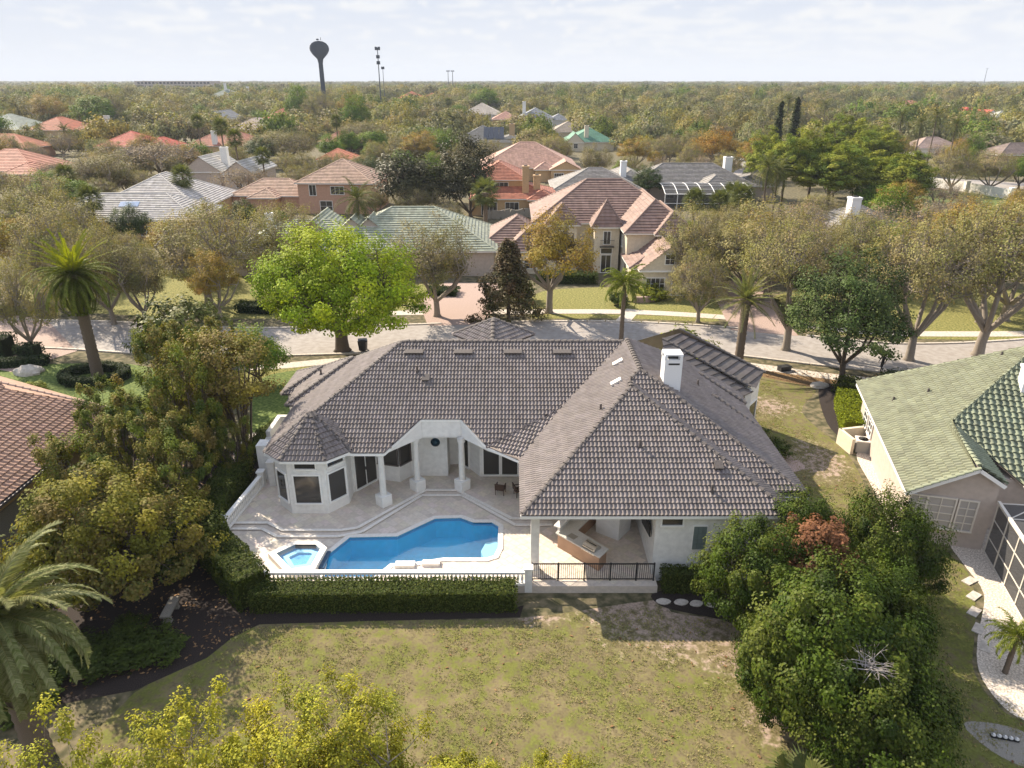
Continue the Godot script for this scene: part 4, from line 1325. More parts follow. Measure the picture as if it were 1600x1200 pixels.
	# two white gate pillars and a black gate
	for p in [[-16.15, -40.6, "white pillar beside the left balustrade's upper end"], [-15.35, -39.7, "white pillar beside the corner tower's left wall"]]:
		var o := thing("gate_pillar", p[2], "pillar", Vector3(p[0], 0.55, p[1]))
		var k := MB.new()
		k.box(-0.2, 0.2, 0, 1.7, -0.2, 0.2); k.box(-0.25, 0.25, 1.7, 1.8, -0.25, 0.25)
		put("shaft", k.mesh(), M.stucco_shade, o)
	var gt := thing("iron_gate", "black iron gate with arched top at the left side of the house", "gate", Vector3(-17.9, 0.3, -41.6))
	var gm := MB.new()
	for i in 12:
		gm.box(i * 0.11 - 0.012, i * 0.11 + 0.012, 0, 1.2 + 0.35 * sin(PI * i / 11.0), -0.012, 0.012)
	put("bars", gm.mesh(), M.iron, gt)
	var ga := MB.new()
	var gp := []
	var gr := []
	for i in 12:
		gp.append(Vector3(i * 0.11, 1.2 + 0.35 * sin(PI * i / 11.0), 0)); gr.append(0.03)
	ga.tube(gp, gr, 6)
	ga.box(0, 1.21, 0.1, 0.14, -0.02, 0.02)
	put("frame", ga.mesh(), M.iron, gt)

func chair(at: Vector3, yaw: float, label: String) -> void:
	var o := thing("patio_chair", label, "chair", at, yaw)
	var s := MB.new()
	s.box(-0.29, 0.29, 0.36, 0.46, -0.28, 0.28)
	put("seat", s.mesh(), M.wicker, o)
	var b := MB.new()
	b.box(-0.29, 0.29, 0.46, 0.9, -0.33, -0.27, Transform3D(Basis(Vector3.RIGHT, -0.12), Vector3(0, 0, 0.05)))
	put("backrest", b.mesh(), M.wicker, o)
	for x in [-0.27, 0.27]:
		var a := MB.new()
		a.box(x - 0.03, x + 0.03, 0.62, 0.66, -0.3, 0.28)
		put("armrest", a.mesh(), M.wicker, o)
		for z in [-0.25, 0.25]:
			var l := MB.new()
			l.tube([Vector3(x, 0, z), Vector3(x, 0.64 if z > 0 else 0.4, z)], [0.02, 0.025], 6, true)
			put("leg", l.mesh(), M.wicker, o)

# ---------------------------------------------------------------- ground
func ribbon(line: Array, w: float, y: float, mb: MB) -> void:
	var l := []
	for i in line.size():
		var a: Vector2 = line[maxi(i - 1, 0)]
		var b: Vector2 = line[mini(i + 1, line.size() - 1)]
		var d := (b - a).normalized()
		var s := Vector2(-d.y, d.x) * w / 2
		l.append([line[i] + s, line[i] - s])
	for i in line.size() - 1:
		var f := func(p: Vector2) -> Vector3: return Vector3(p.x, y, p.y)
		mb.quad(f.call(l[i][0]), f.call(l[i + 1][0]), f.call(l[i + 1][1]), f.call(l[i][1]))
		if mb.n[-1].y < 0:
			for k in 4:
				mb.n[mb.n.size() - 1 - k] = Vector3.UP

func smooth_line(a: Array) -> Array:      # x, z pairs through a Catmull-Rom curve
	var p := []
	for i in range(0, a.size(), 2):
		p.append(Vector2(a[i], a[i + 1]))
	var o := []
	for i in p.size() - 1:
		for k in 6:
			o.append(p[i].cubic_interpolate(p[i + 1], p[maxi(i - 1, 0)], p[mini(i + 2, p.size() - 1)], k / 6.0))
	o.append(p[-1])
	return o

func flat(called: String, label: String, a: Array, y: float, m: String, thick := 0.0) -> MeshInstance3D:
	var mb := MB.new()
	var p := P2(smooth_ring(a))
	if Geometry2D.triangulate_polygon(p).is_empty():
		p = P2(a)
	mb.poly(p, y - thick, y, thick > 0.0)
	return struct(called, mb.mesh(), M[m], label)

func smooth_ring(a: Array) -> Array:
	var n := a.size() / 2
	var o := []
	for i in n:
		var g := func(k: int) -> Vector2: return Vector2(a[(k + n) % n * 2], a[(k + n) % n * 2 + 1])
		for k in 4:
			var q: Vector2 = g.call(i).cubic_interpolate(g.call(i + 1), g.call(i - 1), g.call(i + 2), k / 4.0)
			o.append(q.x); o.append(q.y)
	return o

func lawn_image() -> Image:      # what grows where over x -20 .. 38, z -62 .. -6: green and straw grass, bare sand and soil
	var W := 1160
	var H := 1120
	var im := Image.create(W, H, false, Image.FORMAT_RGB8)
	var pix := PackedByteArray()
	pix.resize(W * H * 3)
	var f := []
	for k in 4:
		var n := FastNoiseLite.new()
		n.seed = 60 + k
		n.frequency = [0.006, 0.022, 0.09, 0.34][k]
		n.fractal_octaves = [3, 4, 3, 2][k]
		f.append(n.get_image(W, H, false, false, true).get_data())
	var bare := [[8.8, -27.4, 5.2, 2.8], [6.5, -28.4, 3.5, 1.6], [5.5, -28.6, 2.6, 1.2], [1.2, -28.2, 1.7, 1.0], [11.5, -25.4, 4.0, 1.6], [21.5, -44.0, 2.2, 3.4], [21.0, -53.0, 2.6, 2.2], [12.0, -22.0, 3.0, 2.0]]
	var i := 0
	for y in H:
		var z := -62.0 + (y + 0.5) / H * 56.0
		for x in W:
			var X := -20.0 + (x + 0.5) / W * 58.0
			var a: float = f[0][i] / 255.0
			var b: float = f[1][i] / 255.0
			var c: float = f[2][i] / 255.0
			var e: float = f[3][i] / 255.0
			var sand := 0.0
			for s in bare:
				var dx: float = (X - s[0]) / s[2]
				var dz: float = (z - s[1]) / s[3]
				sand = maxf(sand, 1.0 - (dx * dx + dz * dz) * 0.6)
			sand = smoothstep(0.50, 0.86, sand * 0.60 + b * 0.36 + (c - 0.5) * 0.75 + (e - 0.5) * 0.25)
			var green := smoothstep(0.36, 0.66, b * 0.34 + c * 0.5 + a * 0.14 + (e - 0.5) * 0.3 + (0.12 if X > 14.0 and z > -30.0 else 0.0))
			var straw := smoothstep(0.35, 0.75, a * 0.5 + c * 0.5)
			var r := lerpf(0.20, 0.285, straw)
			var g := lerpf(0.165, 0.225, straw)
			var bl := lerpf(0.085, 0.125, straw)
			r = lerpf(r, 0.145, green * 0.9); g = lerpf(g, 0.160, green * 0.9); bl = lerpf(bl, 0.036, green * 0.95)
			r = lerpf(r, 0.38, sand); g = lerpf(g, 0.29, sand); bl = lerpf(bl, 0.23, sand)
			var m: float = 0.44 + 0.66 * e + 0.34 * (c - 0.5)
			var p := i * 3
			pix[p] = int(pow(clampf(r * m, 0, 1), 0.4545) * 255.0)
			pix[p + 1] = int(pow(clampf(g * m, 0, 1), 0.4545) * 255.0)
			pix[p + 2] = int(pow(clampf(bl * m, 0, 1), 0.4545) * 255.0)
			i += 1
	im = Image.create_from_data(W, H, false, Image.FORMAT_RGB8, pix)
	return im

func litter(lawn: PackedVector2Array) -> void:      # fallen leaves, thickest on the beds
	var q := MB.new()
	q.quad(Vector3(-0.06, 0.0, 0), Vector3(0, 0.012, 0.03), Vector3(0.06, 0.0, 0), Vector3(0, 0.015, -0.03))
	var g := RandomNumberGenerator.new()
	g.seed = 31
	var bed := P2([-24, -33, -19.5, -37, -17.0, -36.5, -16.7, -33, -13.6, -29.6, -12.6, -27.8, -14.3, -25.3, -19.5, -22.8, -23.5, -25])
	var red := P2([18.5, -63.8, 24, -62, 29, -60, 45, -60, 45, -56.5, 33, -54.5, 27.5, -56.8, 21, -60.2])
	var side := P2([-27, -46, -19.6, -44.8, -18.0, -43, -18.4, -38.5, -24, -33.5, -27, -34.5])
	var at := []
	for k in 30000:
		var p := Vector2(g.randf_range(-27, 45), g.randf_range(-64, -14))
		var inside := Geometry2D.is_point_in_polygon(p, bed) or Geometry2D.is_point_in_polygon(p, red) or Geometry2D.is_point_in_polygon(p, side)
		if inside or (g.randf() < 0.10 and Geometry2D.is_point_in_polygon(p, lawn)):
			at.append(p)
	var mm := MultiMesh.new()
	mm.transform_format = MultiMesh.TRANSFORM_3D
	mm.use_colors = true
	mm.mesh = q.mesh()
	mm.instance_count = at.size()
	for k in at.size():
		mm.set_instance_transform(k, Transform3D(Basis(Vector3.UP, g.randf() * TAU) * Basis(Vector3.RIGHT, g.randf_range(-0.4, 0.4)) * Basis.from_scale(Vector3.ONE * g.randf_range(0.7, 2.0)), Vector3(at[k].x, 0.03, at[k].y)))
		mm.set_instance_color(k, Color(0.16, 0.085, 0.045).lerp(Color(0.40, 0.25, 0.13), g.randf()))
	var o := MultiMeshInstance3D.new()
	o.name = "fallen_leaves"
	o.multimesh = mm
	o.material_override = M.leaf
	add_child(o, true)
	tag(o, "brown fallen leaves scattered over beds and lawn", "leaf litter", "", "stuff")

func ground() -> void:
	var mb := MB.new()
	for r in [[-9000.0, 9000.0, -9000.0, -37.5], [-9000.0, -11.0, -37.5, -30.4], [-0.4, 9000.0, -37.5, -30.4], [-9000.0, 9000.0, -30.4, 120.0]]:     # open where the pool is dug in
		var zz: float = r[3]
		while zz > r[2]:
			var nx := maxf(r[2], zz - (40.0 if zz > -900.0 and zz <= -240.0 else 10000.0 if zz <= -900.0 else maxf(zz + 280.0, 40.0)))
			mb.quad(Vector3(r[0], rise(zz), zz), Vector3(r[1], rise(zz), zz), Vector3(r[1], rise(nx), nx), Vector3(r[0], rise(nx), nx))
			zz = nx
	struct("ground", mb.mesh(), M.ground, "brown and olive ground under the trees")
	# the lawn in front and at the right, one sheet with its own picture of what grows there
	var lm := StandardMaterial3D.new()
	lm.albedo_texture = ImageTexture.create_from_image(lawn_image())
	lm.roughness = 1.0
	lm.metallic_specular = 0.2
	var lp := MB.new()
	lp.poly(P2(smooth_ring([-17.0, -21.5, -14.2, -25.4, -13.3, -26.8, -12.4, -27.6, -8, -27.9, 0, -27.9, 7.4, -29.3, 8.0, -28.4, 10.2, -27.9, 12.0, -27.4, 15.6, -31.0, 16.5, -42, 17.5, -47, 19.8, -52, 21.0, -60.5, 23.6, -60.5, 26.5, -57.0, 23.4, -52, 24.0, -46, 23.6, -42, 22.3, -37, 21.6, -33.5, 24.6, -33.0, 24.4, -30.5, 22.4, -27.0, 20.9, -24.6, 20.7, -22.7, 21.3, -21.7, 23.6, -20.3, 26, -19, 26, -7, -17, -7])), 0.0, 0.008, false)
	for k in lp.v.size():
		lp.t[k] = Vector2((lp.v[k].x + 20.0) / 58.0, (lp.v[k].z + 62.0) / 56.0)
	struct("lawn", lp.mesh(), lm, "patchy back lawn of green and straw grass with bare soil")
	# blades of grass standing on it
	var bl := MB.new()
	for i in 7:
		var a := i * 2.4
		var q := Vector3(cos(a), 0, sin(a)) * 0.05 * (i % 3)
		var d := Vector3(cos(a + 1.0), 0, sin(a + 1.0))
		bl.tri(q - d.cross(Vector3.UP) * 0.012, q + d.cross(Vector3.UP) * 0.012, q + d * 0.05 + Vector3(0, 0.075, 0))
	var mm := MultiMesh.new()
	mm.transform_format = MultiMesh.TRANSFORM_3D
	mm.use_colors = true
	mm.mesh = bl.mesh()
	var g2 := RandomNumberGenerator.new()
	g2.seed = 9
	var nz := FastNoiseLite.new()
	nz.frequency = 0.16
	var ring2 := P2([-13.0, -27.2, -8, -27.7, 0, -27.7, 7.0, -28.6, 10, -27.7, 14, -27, 17, -32, 18, -46, 21, -58, 23.4, -58, 22.5, -50, 23.4, -43, 21.4, -34, 24.0, -31, 20.6, -24.0, 23, -20, 24, -12, -14, -12, -14.5, -24.5])
	var spots := []
	for k in 90000:
		var p := Vector2(g2.randf_range(-15, 24), g2.randf_range(-58, -12))
		if Geometry2D.is_point_in_polygon(p, ring2) and nz.get_noise_2d(p.x * 3.0, p.y * 3.0) + 0.7 * nz.get_noise_2d(p.x, p.y + 50.0) > -0.35 + g2.randf() * 0.6:
			spots.append(p)
	mm.instance_count = spots.size()
	for k in spots.size():
		var s := g2.randf_range(0.6, 1.3)
		mm.set_instance_transform(k, Transform3D(Basis(Vector3.UP, g2.randf() * TAU).scaled(Vector3(s * 1.2, s * 0.7, s * 1.2)), Vector3(spots[k].x, 0.008, spots[k].y)))
		var t := g2.randf()
		mm.set_instance_color(k, Color(0.19, 0.205, 0.055).lerp(Color(0.36, 0.30, 0.14), t) * g2.randf_range(0.9, 1.2))
	var gi := MultiMeshInstance3D.new()
	gi.name = "grass"
	gi.multimesh = mm
	gi.material_override = M.leaf
	add_child(gi, true)
	litter(ring2)
	tag(gi, "tufts of green and straw grass on the back lawn", "grass", "", "stuff")
	flat("side_lawn", "green side lawn left of the house", [-19.6, -44.5, -20.6, -50, -22.5, -58, -21, -60.5, -17.5, -60.5, -17.4, -52, -17.3, -46], 0.009, "greenlawn")
	flat("neighbour_lawn", "shaded lawn of the left neighbour by the tall palm", [-62, -50, -40, -47, -31, -50, -30, -58, -36, -62.5, -48, -62, -60, -59], 0.007, "greenlawn")
	flat("front_lawn", "front lawn between the house and the street", [-28, -61, -15, -62, 10, -62.5, 19, -61, 18, -52, -16, -52, -24, -55], 0.006, "lawn")
	flat("opposite_lawn", "sunny lawn of the cream house across the street", [2, -80, 14, -80, 24, -78, 31, -76, 33, -84, 24, -90, 14, -90, 4, -88], 0.01, "lawn")
	flat("verge", "strip of grass between street and far pavement", [3, -76.6, 12.5, -76.6, 22, -75.4, 22, -76.9, 12.5, -78.0, 3, -78.2], 0.011, "lawn")
	flat("opposite_left_lawn", "lawn under the oaks across the street at the left", [-58, -82, -45, -78, -30, -76.5, -13, -79, -12, -92, -30, -94, -56, -100, -64, -92], 0.009, "lawn")
	flat("right_lawn", "lawn beyond the street at the right", [31, -73, 45, -69.5, 70, -71, 75, -84, 50, -92, 33, -86], 0.01, "lawn")
	flat("berm_lawn", "green bank before the white wall at the far right", [82, -137, 100, -150, 118, -156, 118, -166, 108, -176, 100, -186, 88, -170], 0.01, "greenlawn")
	flat("mulch_bed", "dark mulch bed left of the terrace with the bench", [-20, -37.5, -16.9, -37, -16.6, -33, -13.3, -29.2, -0.4, -28.5, 0.6, -28.9, 0.4, -28.0, -8, -27.7, -12.4, -27.5, -13.4, -26.6, -14.1, -25.3, -16.5, -23.4, -19.5, -22.6, -24, -25, -24, -33], 0.012, "mulch")
	flat("mulch_bed", "dark mulch bed under the kitchen-side hedge with pale stepping stones", [7.5, -29.9, 10.3, -30.6, 13.8, -30.6, 15.5, -29, 14.5, -26.5, 12, -27.2, 10.2, -27.9, 8.0, -28.6, 7.3, -29.2], 0.014, "mulch")
	flat("mulch_bed", "leaf-littered bed beneath the shrubs on the left boundary", [-27.5, -47, -19.5, -45, -17.6, -44, -18, -38, -24, -33, -27.5, -34], 0.011, "mulch")
	flat("needle_bed", "rust brown leaf litter under the trees along the street at the right", [17.5, -64.5, 24, -62.2, 29, -60.3, 34, -59.3, 46, -60.5, 46, -56, 33, -54, 27.5, -56.2, 21, -60.4, 18, -61.8], 0.010, "needles")
	flat("mulch_bed", "brown bed along the right neighbour's hedge", [27.0, -57.3, 24.6, -50, 24.9, -46.5, 26.4, -46.2, 28.4, -54, 30, -57], 0.012, "mulch")
	flat("sand_path", "white gravel strip with stepping stones by the screen cage", [25.3, -34.2, 24.9, -32.0, 24.5, -29.7, 22.3, -26.6, 21.1, -24.5, 20.9, -22.7, 21.5, -21.7, 24, -20.3, 27, -19, 27, -34.5], 0.013, "sand")
	flat("sand_path", "pale gravel path along the right neighbour's wall", [24.6, -44.8, 23.6, -40, 22.5, -35.0, 22.9, -33.6, 26.3, -45.0], 0.013, "sand")
	flat("garden_path", "pale flagstone path by the clipped shrubs left of the gate", [-19.9, -44.4, -20.0, -47.6, -19.2, -48.2, -18.7, -46.6, -18.5, -42.6, -19.0, -41.8], 0.016, "concrete")
	flat("curved_pad", "pink-beige curved concrete pad at the right side of the house", [16.6, -47.8, 18.4, -46.8, 19.6, -45.0, 20.2, -42.8, 17.4, -42.6], 0.018, "brickdrive")
	flat("bare_patch", "grey bare earth round the lights at the lower right", [18.7, -21.6, 19.1, -20.3, 20.2, -19.5, 21.4, -19.9, 21.0, -21.2, 19.8, -21.7], 0.012, "stone")
	# streets
	var s := MB.new()
	var line := smooth_line([-95, -80, -60, -72.5, -45, -71, -30, -68.8, -15, -69.6, 0, -71, 12, -71, 22, -69.2, 31, -66.0, 40, -63.8, 55, -65.5, 80, -72])
	ribbon(line, 8.3, 0.02, s)
	struct("street", s.mesh(), M.asphalt, "pale grey street curving past the house")
	var kb := MB.new()
	for i in line.size() - 1:
		var d: Vector2 = (line[i + 1] - line[i]).normalized()
		var n := Vector2(-d.y, d.x)
		for sd in [-4.3, 4.3]:
			var a: Vector2 = line[i] + n * sd
			var b: Vector2 = line[i + 1] + n * sd
			if sd < 0 and ((a.x > 23.5 and a.x < 30) or (a.x > -9 and a.x < -3.5)):
				continue
			kb.beam(Vector3(a.x, 0.04, a.y), Vector3(b.x, 0.04, b.y), 0.3, 0.18)
	struct("kerb", kb.mesh(), M.concrete, "concrete kerbs along the street")
	var sw := MB.new()
	ribbon(smooth_line([-14, -78.6, -4, -79, 5, -79.2, 14, -79.0, 23, -77.3, 30, -75.0, 38, -71.8, 48, -71.2, 60, -71.5]), 1.7, 0.026, sw)
	ribbon(smooth_line([-28, -61.5, -22, -62.0, -16, -63.4, -6, -64, 6, -64.2, 14, -64.2, 19.5, -63.2, 25, -61.0, 29.5, -59.2, 35, -58.2, 46, -59]), 1.5, 0.022, sw)
	ribbon([Vector2(12.2, -75.2), Vector2(14.2, -80.0)], 1.6, 0.03, sw)
	struct("pavement", sw.mesh(), M.concrete, "pale concrete pavements beside the street")
	var dr := MB.new()
	dr.poly(P2([-9.2, -74.0, -3.4, -74.2, -1.2, -83, -2.0, -92, -9, -92, -11.5, -84]), 0, 0.03, false)
	dr.poly(P2([23.5, -72.5, 30.0, -70.5, 31, -81, 33, -93, 26, -93]), 0, 0.03, false)
	dr.poly(P2([-60, -79, -52, -76, -43, -66, -46, -60.5, -50, -62, -56, -70]), 0, 0.031, false)
	dr.poly(P2([9, -207, 18, -185, 22, -200, 15, -232]), 0, 0.03, false)
	struct("driveway", dr.mesh(), M.brickdrive, "pinkish paved driveways of the houses across the street")
	var fr := MB.new()
	ribbon(smooth_line([102, -205, 118, -195, 140, -182, 175, -165]), 16, 0.02, fr)
	ribbon(smooth_line([52, -178, 62, -212, 75, -250, 90, -300]), 8, 0.02, fr)
	struct("far_street", fr.mesh(), M.asphalt, "streets between the houses farther off")
	for k in [[60, -215, 7], [70, -240, 7], [82, -275, 7], [118, -195, 12], [140, -182, 12], [92, -160, 12], [105, -158, 10]]:
		keep_out.append(Rect2(k[0] - k[2], k[1] - k[2], k[2] * 2, k[2] * 2))
	keep_out.append(Rect2(-100, -82, 190, 45))
	keep_out.append(Rect2(-12, -94, 46, 20))

# ---------------------------------------------------------------- neighbours close by
func right_house() -> void:
	var o := thing("green_roof_house", "taupe house with moss green barrel tile roof at the right edge", "house")
	var a := Vector3(0.966, 0, 0.259)
	var b := Vector3(0.259, 0, -0.966)
	var L0 := Vector3(22.08, 0, -34.3)
	var W := func(t: float, y: float, d: float) -> Vector3: return L0 + a * t + b * d + Vector3(0, y, 0)
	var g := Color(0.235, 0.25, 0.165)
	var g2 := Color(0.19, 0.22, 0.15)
	var lp := [W.call(0, 3.4, 0), W.call(3.3, 5.38, 0), W.call(3.3, 5.38, 5.75), W.call(9.23, 8.94, 11.68), W.call(0, 3.4, 16.3)]
	var rp := [W.call(3.3, 5.38, 0), W.call(4.7, 4.54, 0), W.call(4.7, 4.54, 4.35), W.call(3.3, 5.38, 5.75)]
	var fp := [W.call(6.6, 3.4, 2.45), W.call(20, 3.4, 2.45), W.call(20, 8.94, 11.68), W.call(9.23, 8.94, 11.68), W.call(3.3, 5.38, 5.75), W.call(4.7, 4.54, 4.35)]
	var bp := [W.call(0, 3.4, 16.3), W.call(9.23, 8.94, 11.68), W.call(20, 8.94, 11.68), W.call(20, 3.4, 20.9)]
	var un := MB.new()
	for p in [lp, rp, fp, bp]:
		var q := []
		for x in p:
			q.append(x - Vector3(0, 0.08, 0))
		un.face([q[4], q[0], q[1], q[2], q[3]] if p == lp else q)
	var roof := put("roof", un.mesh(), M.fascia, o)
	var tm := MB.new()
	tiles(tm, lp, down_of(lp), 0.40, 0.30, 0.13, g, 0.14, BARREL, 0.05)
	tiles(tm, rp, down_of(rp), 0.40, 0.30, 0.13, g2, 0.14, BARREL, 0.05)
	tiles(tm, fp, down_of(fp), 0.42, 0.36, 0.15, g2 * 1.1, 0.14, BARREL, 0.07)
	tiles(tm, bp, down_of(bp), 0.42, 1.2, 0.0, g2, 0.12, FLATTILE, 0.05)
	stuff("roof_tiles", tm.mesh(), M.tile, roof)
	var cap := cap_mesh(0.15, 0.44)
	var gm := mat("greencap", Color(0.22, 0.24, 0.16), 0.8)
	for h in [[W.call(3.3, 5.38, 5.75), W.call(3.3, 5.38, 0)], [W.call(9.23, 8.94, 11.68), W.call(3.3, 5.38, 5.75)], [W.call(9.23, 8.94, 11.68), W.call(0, 3.4, 16.3)], [W.call(3.3, 5.38, 0.02), W.call(0, 3.4, 0.02)]]:
		for i in int((h[1] - h[0]).length() / 0.42):
			put("ridge_tile", cap, gm, roof, along(h[0], h[1], i * 0.42))
	var wl := MB.new()
	var foot := []
	for p in [[0.55, 0.45], [4.62, 0.45], [4.62, 2.95], [19, 2.95], [19, 16], [0.55, 15.6]]:
		var q: Vector3 = W.call(p[0], 0, p[1])
		foot.append(q.x); foot.append(q.z)
	wl.poly(P2(foot), -0.2, 3.42)
	wl.face([W.call(0.3, 3.42, 0.45), W.call(4.62, 3.42, 0.45), W.call(4.62, 4.45, 0.45), W.call(3.3, 5.22, 0.45)])
	wl.quad(W.call(4.62, 3.42, 0.45), W.call(4.62, 3.42, 4.4), W.call(4.62, 4.45, 4.4), W.call(4.62, 4.45, 0.45))
	put("wall", wl.mesh(), M.taupe, o)
	var tr := MB.new()
	tr.beam(W.call(0, 3.22, 0.02), W.call(3.3, 5.2, 0.02), 0.06, 0.2); tr.beam(W.call(3.3, 5.2, 0.02), W.call(4.7, 4.36, 0.02), 0.06, 0.2)
	put("rake_trim", tr.mesh(), M.trim, o)
	var ev := MB.new()
	ev.beam(W.call(0.02, 3.25, 0), W.call(0.02, 3.25, 16.2), 0.06, 0.16)
	put("fascia", ev.mesh(), M.trim, o)
	var sf := MB.new()
	sf.face([W.call(0, 3.3, 0), W.call(0.6, 3.3, 0), W.call(0.6, 3.3, 16), W.call(0, 3.3, 16)])
	put("soffit", sf.mesh(), M.trim, o)
	var yaw := -0.262
	for w in [[0.85, 0.8], [2.0, 1.35], [3.35, 0.85]]:
		window(o, W.call(w[0], 2.1, 0.43), yaw, w[1], 1.9, 2, 4, "alu", "window", "blind")
	for d in [13.5, 11.8]:
		window(o, W.call(0.53, 1.9, d), yaw - PI / 2, 1.1, 1.4, 2, 3)
	var cm := MB.new()
	cm.box(-0.45, 0.45, 5.5, 8.3, -0.45, 0.45, Transform3D(Basis(Vector3.UP, yaw), W.call(7.9, 0, 8.5)))
	cm.box(-0.52, 0.52, 8.3, 8.45, -0.52, 0.52, Transform3D(Basis(Vector3.UP, yaw), W.call(7.9, 0, 8.5)))
	put("chimney", cm.mesh(), M.whitepaint, o)
	for p in [[3.2, 10.6], [1.4, 11.2], [7.4, 12.0]]:
		vent_pipe(o, W.call(p[0], 3.4 + 0.6 * p[0], p[1]), 0.3)
	rebase(o, L0 + a * 6 + b * 8)
	# screen cage
	var c := thing("screen_cage", "bronze screened pool enclosure beside the taupe house", "pool enclosure", W.call(4.75, 0, 0))
	var cf := Transform3D(Basis(), -W.call(4.75, 0, 0))
	var fr := MB.new()
	for i in 8:
		var d := 0.3 - i * 1.55
		fr.beam(W.call(4.75, 0, d), W.call(4.75, 3.2, d), 0.07, 0.07)
		fr.beam(W.call(4.75, 3.2, d), W.call(16, 4.2, d), 0.06, 0.06)
	for y in [0.06, 1.0, 2.15]:
		fr.beam(W.call(4.75, y, 0.3), W.call(4.75, y, -11), 0.05, 0.05)
	for t in [6.6, 8.6, 10.6]:
		fr.beam(W.call(t, 3.2 + (t - 4.75) * 0.089, 2.4), W.call(t, 3.2 + (t - 4.75) * 0.089, -11), 0.05, 0.05)
	for i in 4:
		fr.beam(W.call(4.75, 3.2, -i * 3.1 - 1.25), W.call(6.6, 3.37, -i * 3.1 + 0.3), 0.05, 0.05)
	put("frame", fr.mesh(), M.alu, c, cf)
	var tb := MB.new()
	tb.beam(W.call(4.75, 3.24, 0.4), W.call(4.75, 3.24, -11), 0.16, 0.14)
	put("gutter", tb.mesh(), M.alu, c, cf)
	for i in 7:
		var d := 0.3 - i * 1.55
		var k := MB.new()
		k.quad(W.call(4.76, 0.06, d), W.call(4.76, 0.06, d - 1.55), W.call(4.76, 3.2, d - 1.55), W.call(4.76, 3.2, d))
		put("screen_panel", k.mesh(), M.screen, c, cf)
		var r := MB.new()
		r.quad(W.call(4.75, 3.19, d), W.call(4.75, 3.19, d - 1.55), W.call(16, 4.19, d - 1.55), W.call(16, 4.19, d))
		put("roof_screen", r.mesh(), M.screen, c, cf)
	var fl := MB.new()
	fl.quad(W.call(4.85, 0.05, 2.9), W.call(4.85, 0.05, -11), W.call(16, 0.05, -11), W.call(16, 0.05, 2.9))
	put("floor", fl.mesh(), M.concrete, c, cf)
	# air conditioner in a low walled bay
	var e := thing("service_bay", "low taupe wall bay against the neighbour's side wall", "wall", Vector3(25.0, 0, -45.6))
	var ew := MB.new()
	ew.beam(Vector3(-1.0, 0.6, -0.9), Vector3(1.2, 0.6, -1.4), 0.22, 1.2); ew.beam(Vector3(-1.0, 0.6, -1.0), Vector3(-0.75, 0.6, 0.75), 0.22, 1.2)
	put("wall", ew.mesh(), M.cream, e)
	var ac := thing("air_conditioner", "grey air conditioner with round fan top in the walled bay", "air conditioner", Vector3(25.2, 0.02, -45.4), -0.26)
	var am := MB.new()
	am.box(-0.45, 0.45, 0, 0.85, -0.42, 0.42)
	put("case", am.mesh(), mat("accase", Color(0.33, 0.33, 0.31), 0.5), ac)
	var at := MB.new()
	at.box(-0.48, 0.48, 0.85, 0.93, -0.45, 0.45)
	put("top", at.mesh(), M.coping, ac)
	var af := MB.new()
	af.lathe([Vector2(0.34, 0.93), Vector2(0.34, 0.96), Vector2(0.1, 1.0)], 16)
	put("fan_grille", af.mesh(), M.dark, ac)

func left_house() -> void:
	var o := thing("brown_roof_house", "neighbour's house with reddish brown tile roof at the left edge", "house")
	var rp := [Vector3(-28, 3.3, -24), Vector3(-28, 3.3, -45.4), Vector3(-33.2, 5.9, -42.8), Vector3(-34.0, 6.3, -43.4), Vector3(-40, 9.3, -40), Vector3(-40, 9.3, -24)]
	var bp := [Vector3(-28, 3.3, -45.4), Vector3(-40, 3.3, -51.4), Vector3(-40, 9.3, -39.4)]
	var un := MB.new()
	for p in [[rp[0], rp[1], rp[2], rp[4], rp[5]], bp]:
		var q := []
		for x in p:
			q.append(x - Vector3(0, 0.08, 0))
		un.face(q)
	var roof := put("roof", un.mesh(), M.fascia, o)
	var tm := MB.new()
	var c := Color(0.40, 0.245, 0.175)
	tiles(tm, rp, Vector3(0.894, -0.447, 0), 0.40, 0.34, 0.08, c, 0.16, BARREL, 0.055)
	tiles(tm, bp, down_of(bp), 0.40, 1.0, 0.0, c, 0.12, FLATTILE, 0.05)
	stuff("roof_tiles", tm.mesh(), M.tile, roof)
	var cap := cap_mesh(0.15, 0.44)
	var cmx := mat("browncap", Color(0.40, 0.27, 0.21), 0.8)
	for i in 16:
		put("ridge_tile", cap, cmx, roof, along(Vector3(-34.2, 6.4, -43.2), Vector3(-28, 3.3, -45.4), i * 0.42))
	var w := MB.new()
	w.box(-40, -28.6, -0.2, 3.3, -44.8, -23)
	put("wall", w.mesh(), M.tanwall, o)
	var g := MB.new()
	g.beam(Vector3(-27.92, 3.2, -24), Vector3(-27.92, 3.2, -45.3), 0.14, 0.16)
	g.box(-40, -28.05, 3.08, 3.16, -45, -24)
	put("gutter", g.mesh(), M.fascia, o)
	var gd := MB.new()
	gd.box(-28.62, -28.55, 0, 2.4, -36, -33)
	put("garage_door", gd.mesh(), M.stone, o)
	for z in [-39.5, -30.5, -27]:
		window(o, Vector3(-28.58, 1.7, z), PI / 2, 1.2, 1.3, 2, 2)
	rebase(o, Vector3(-34, 0, -35))

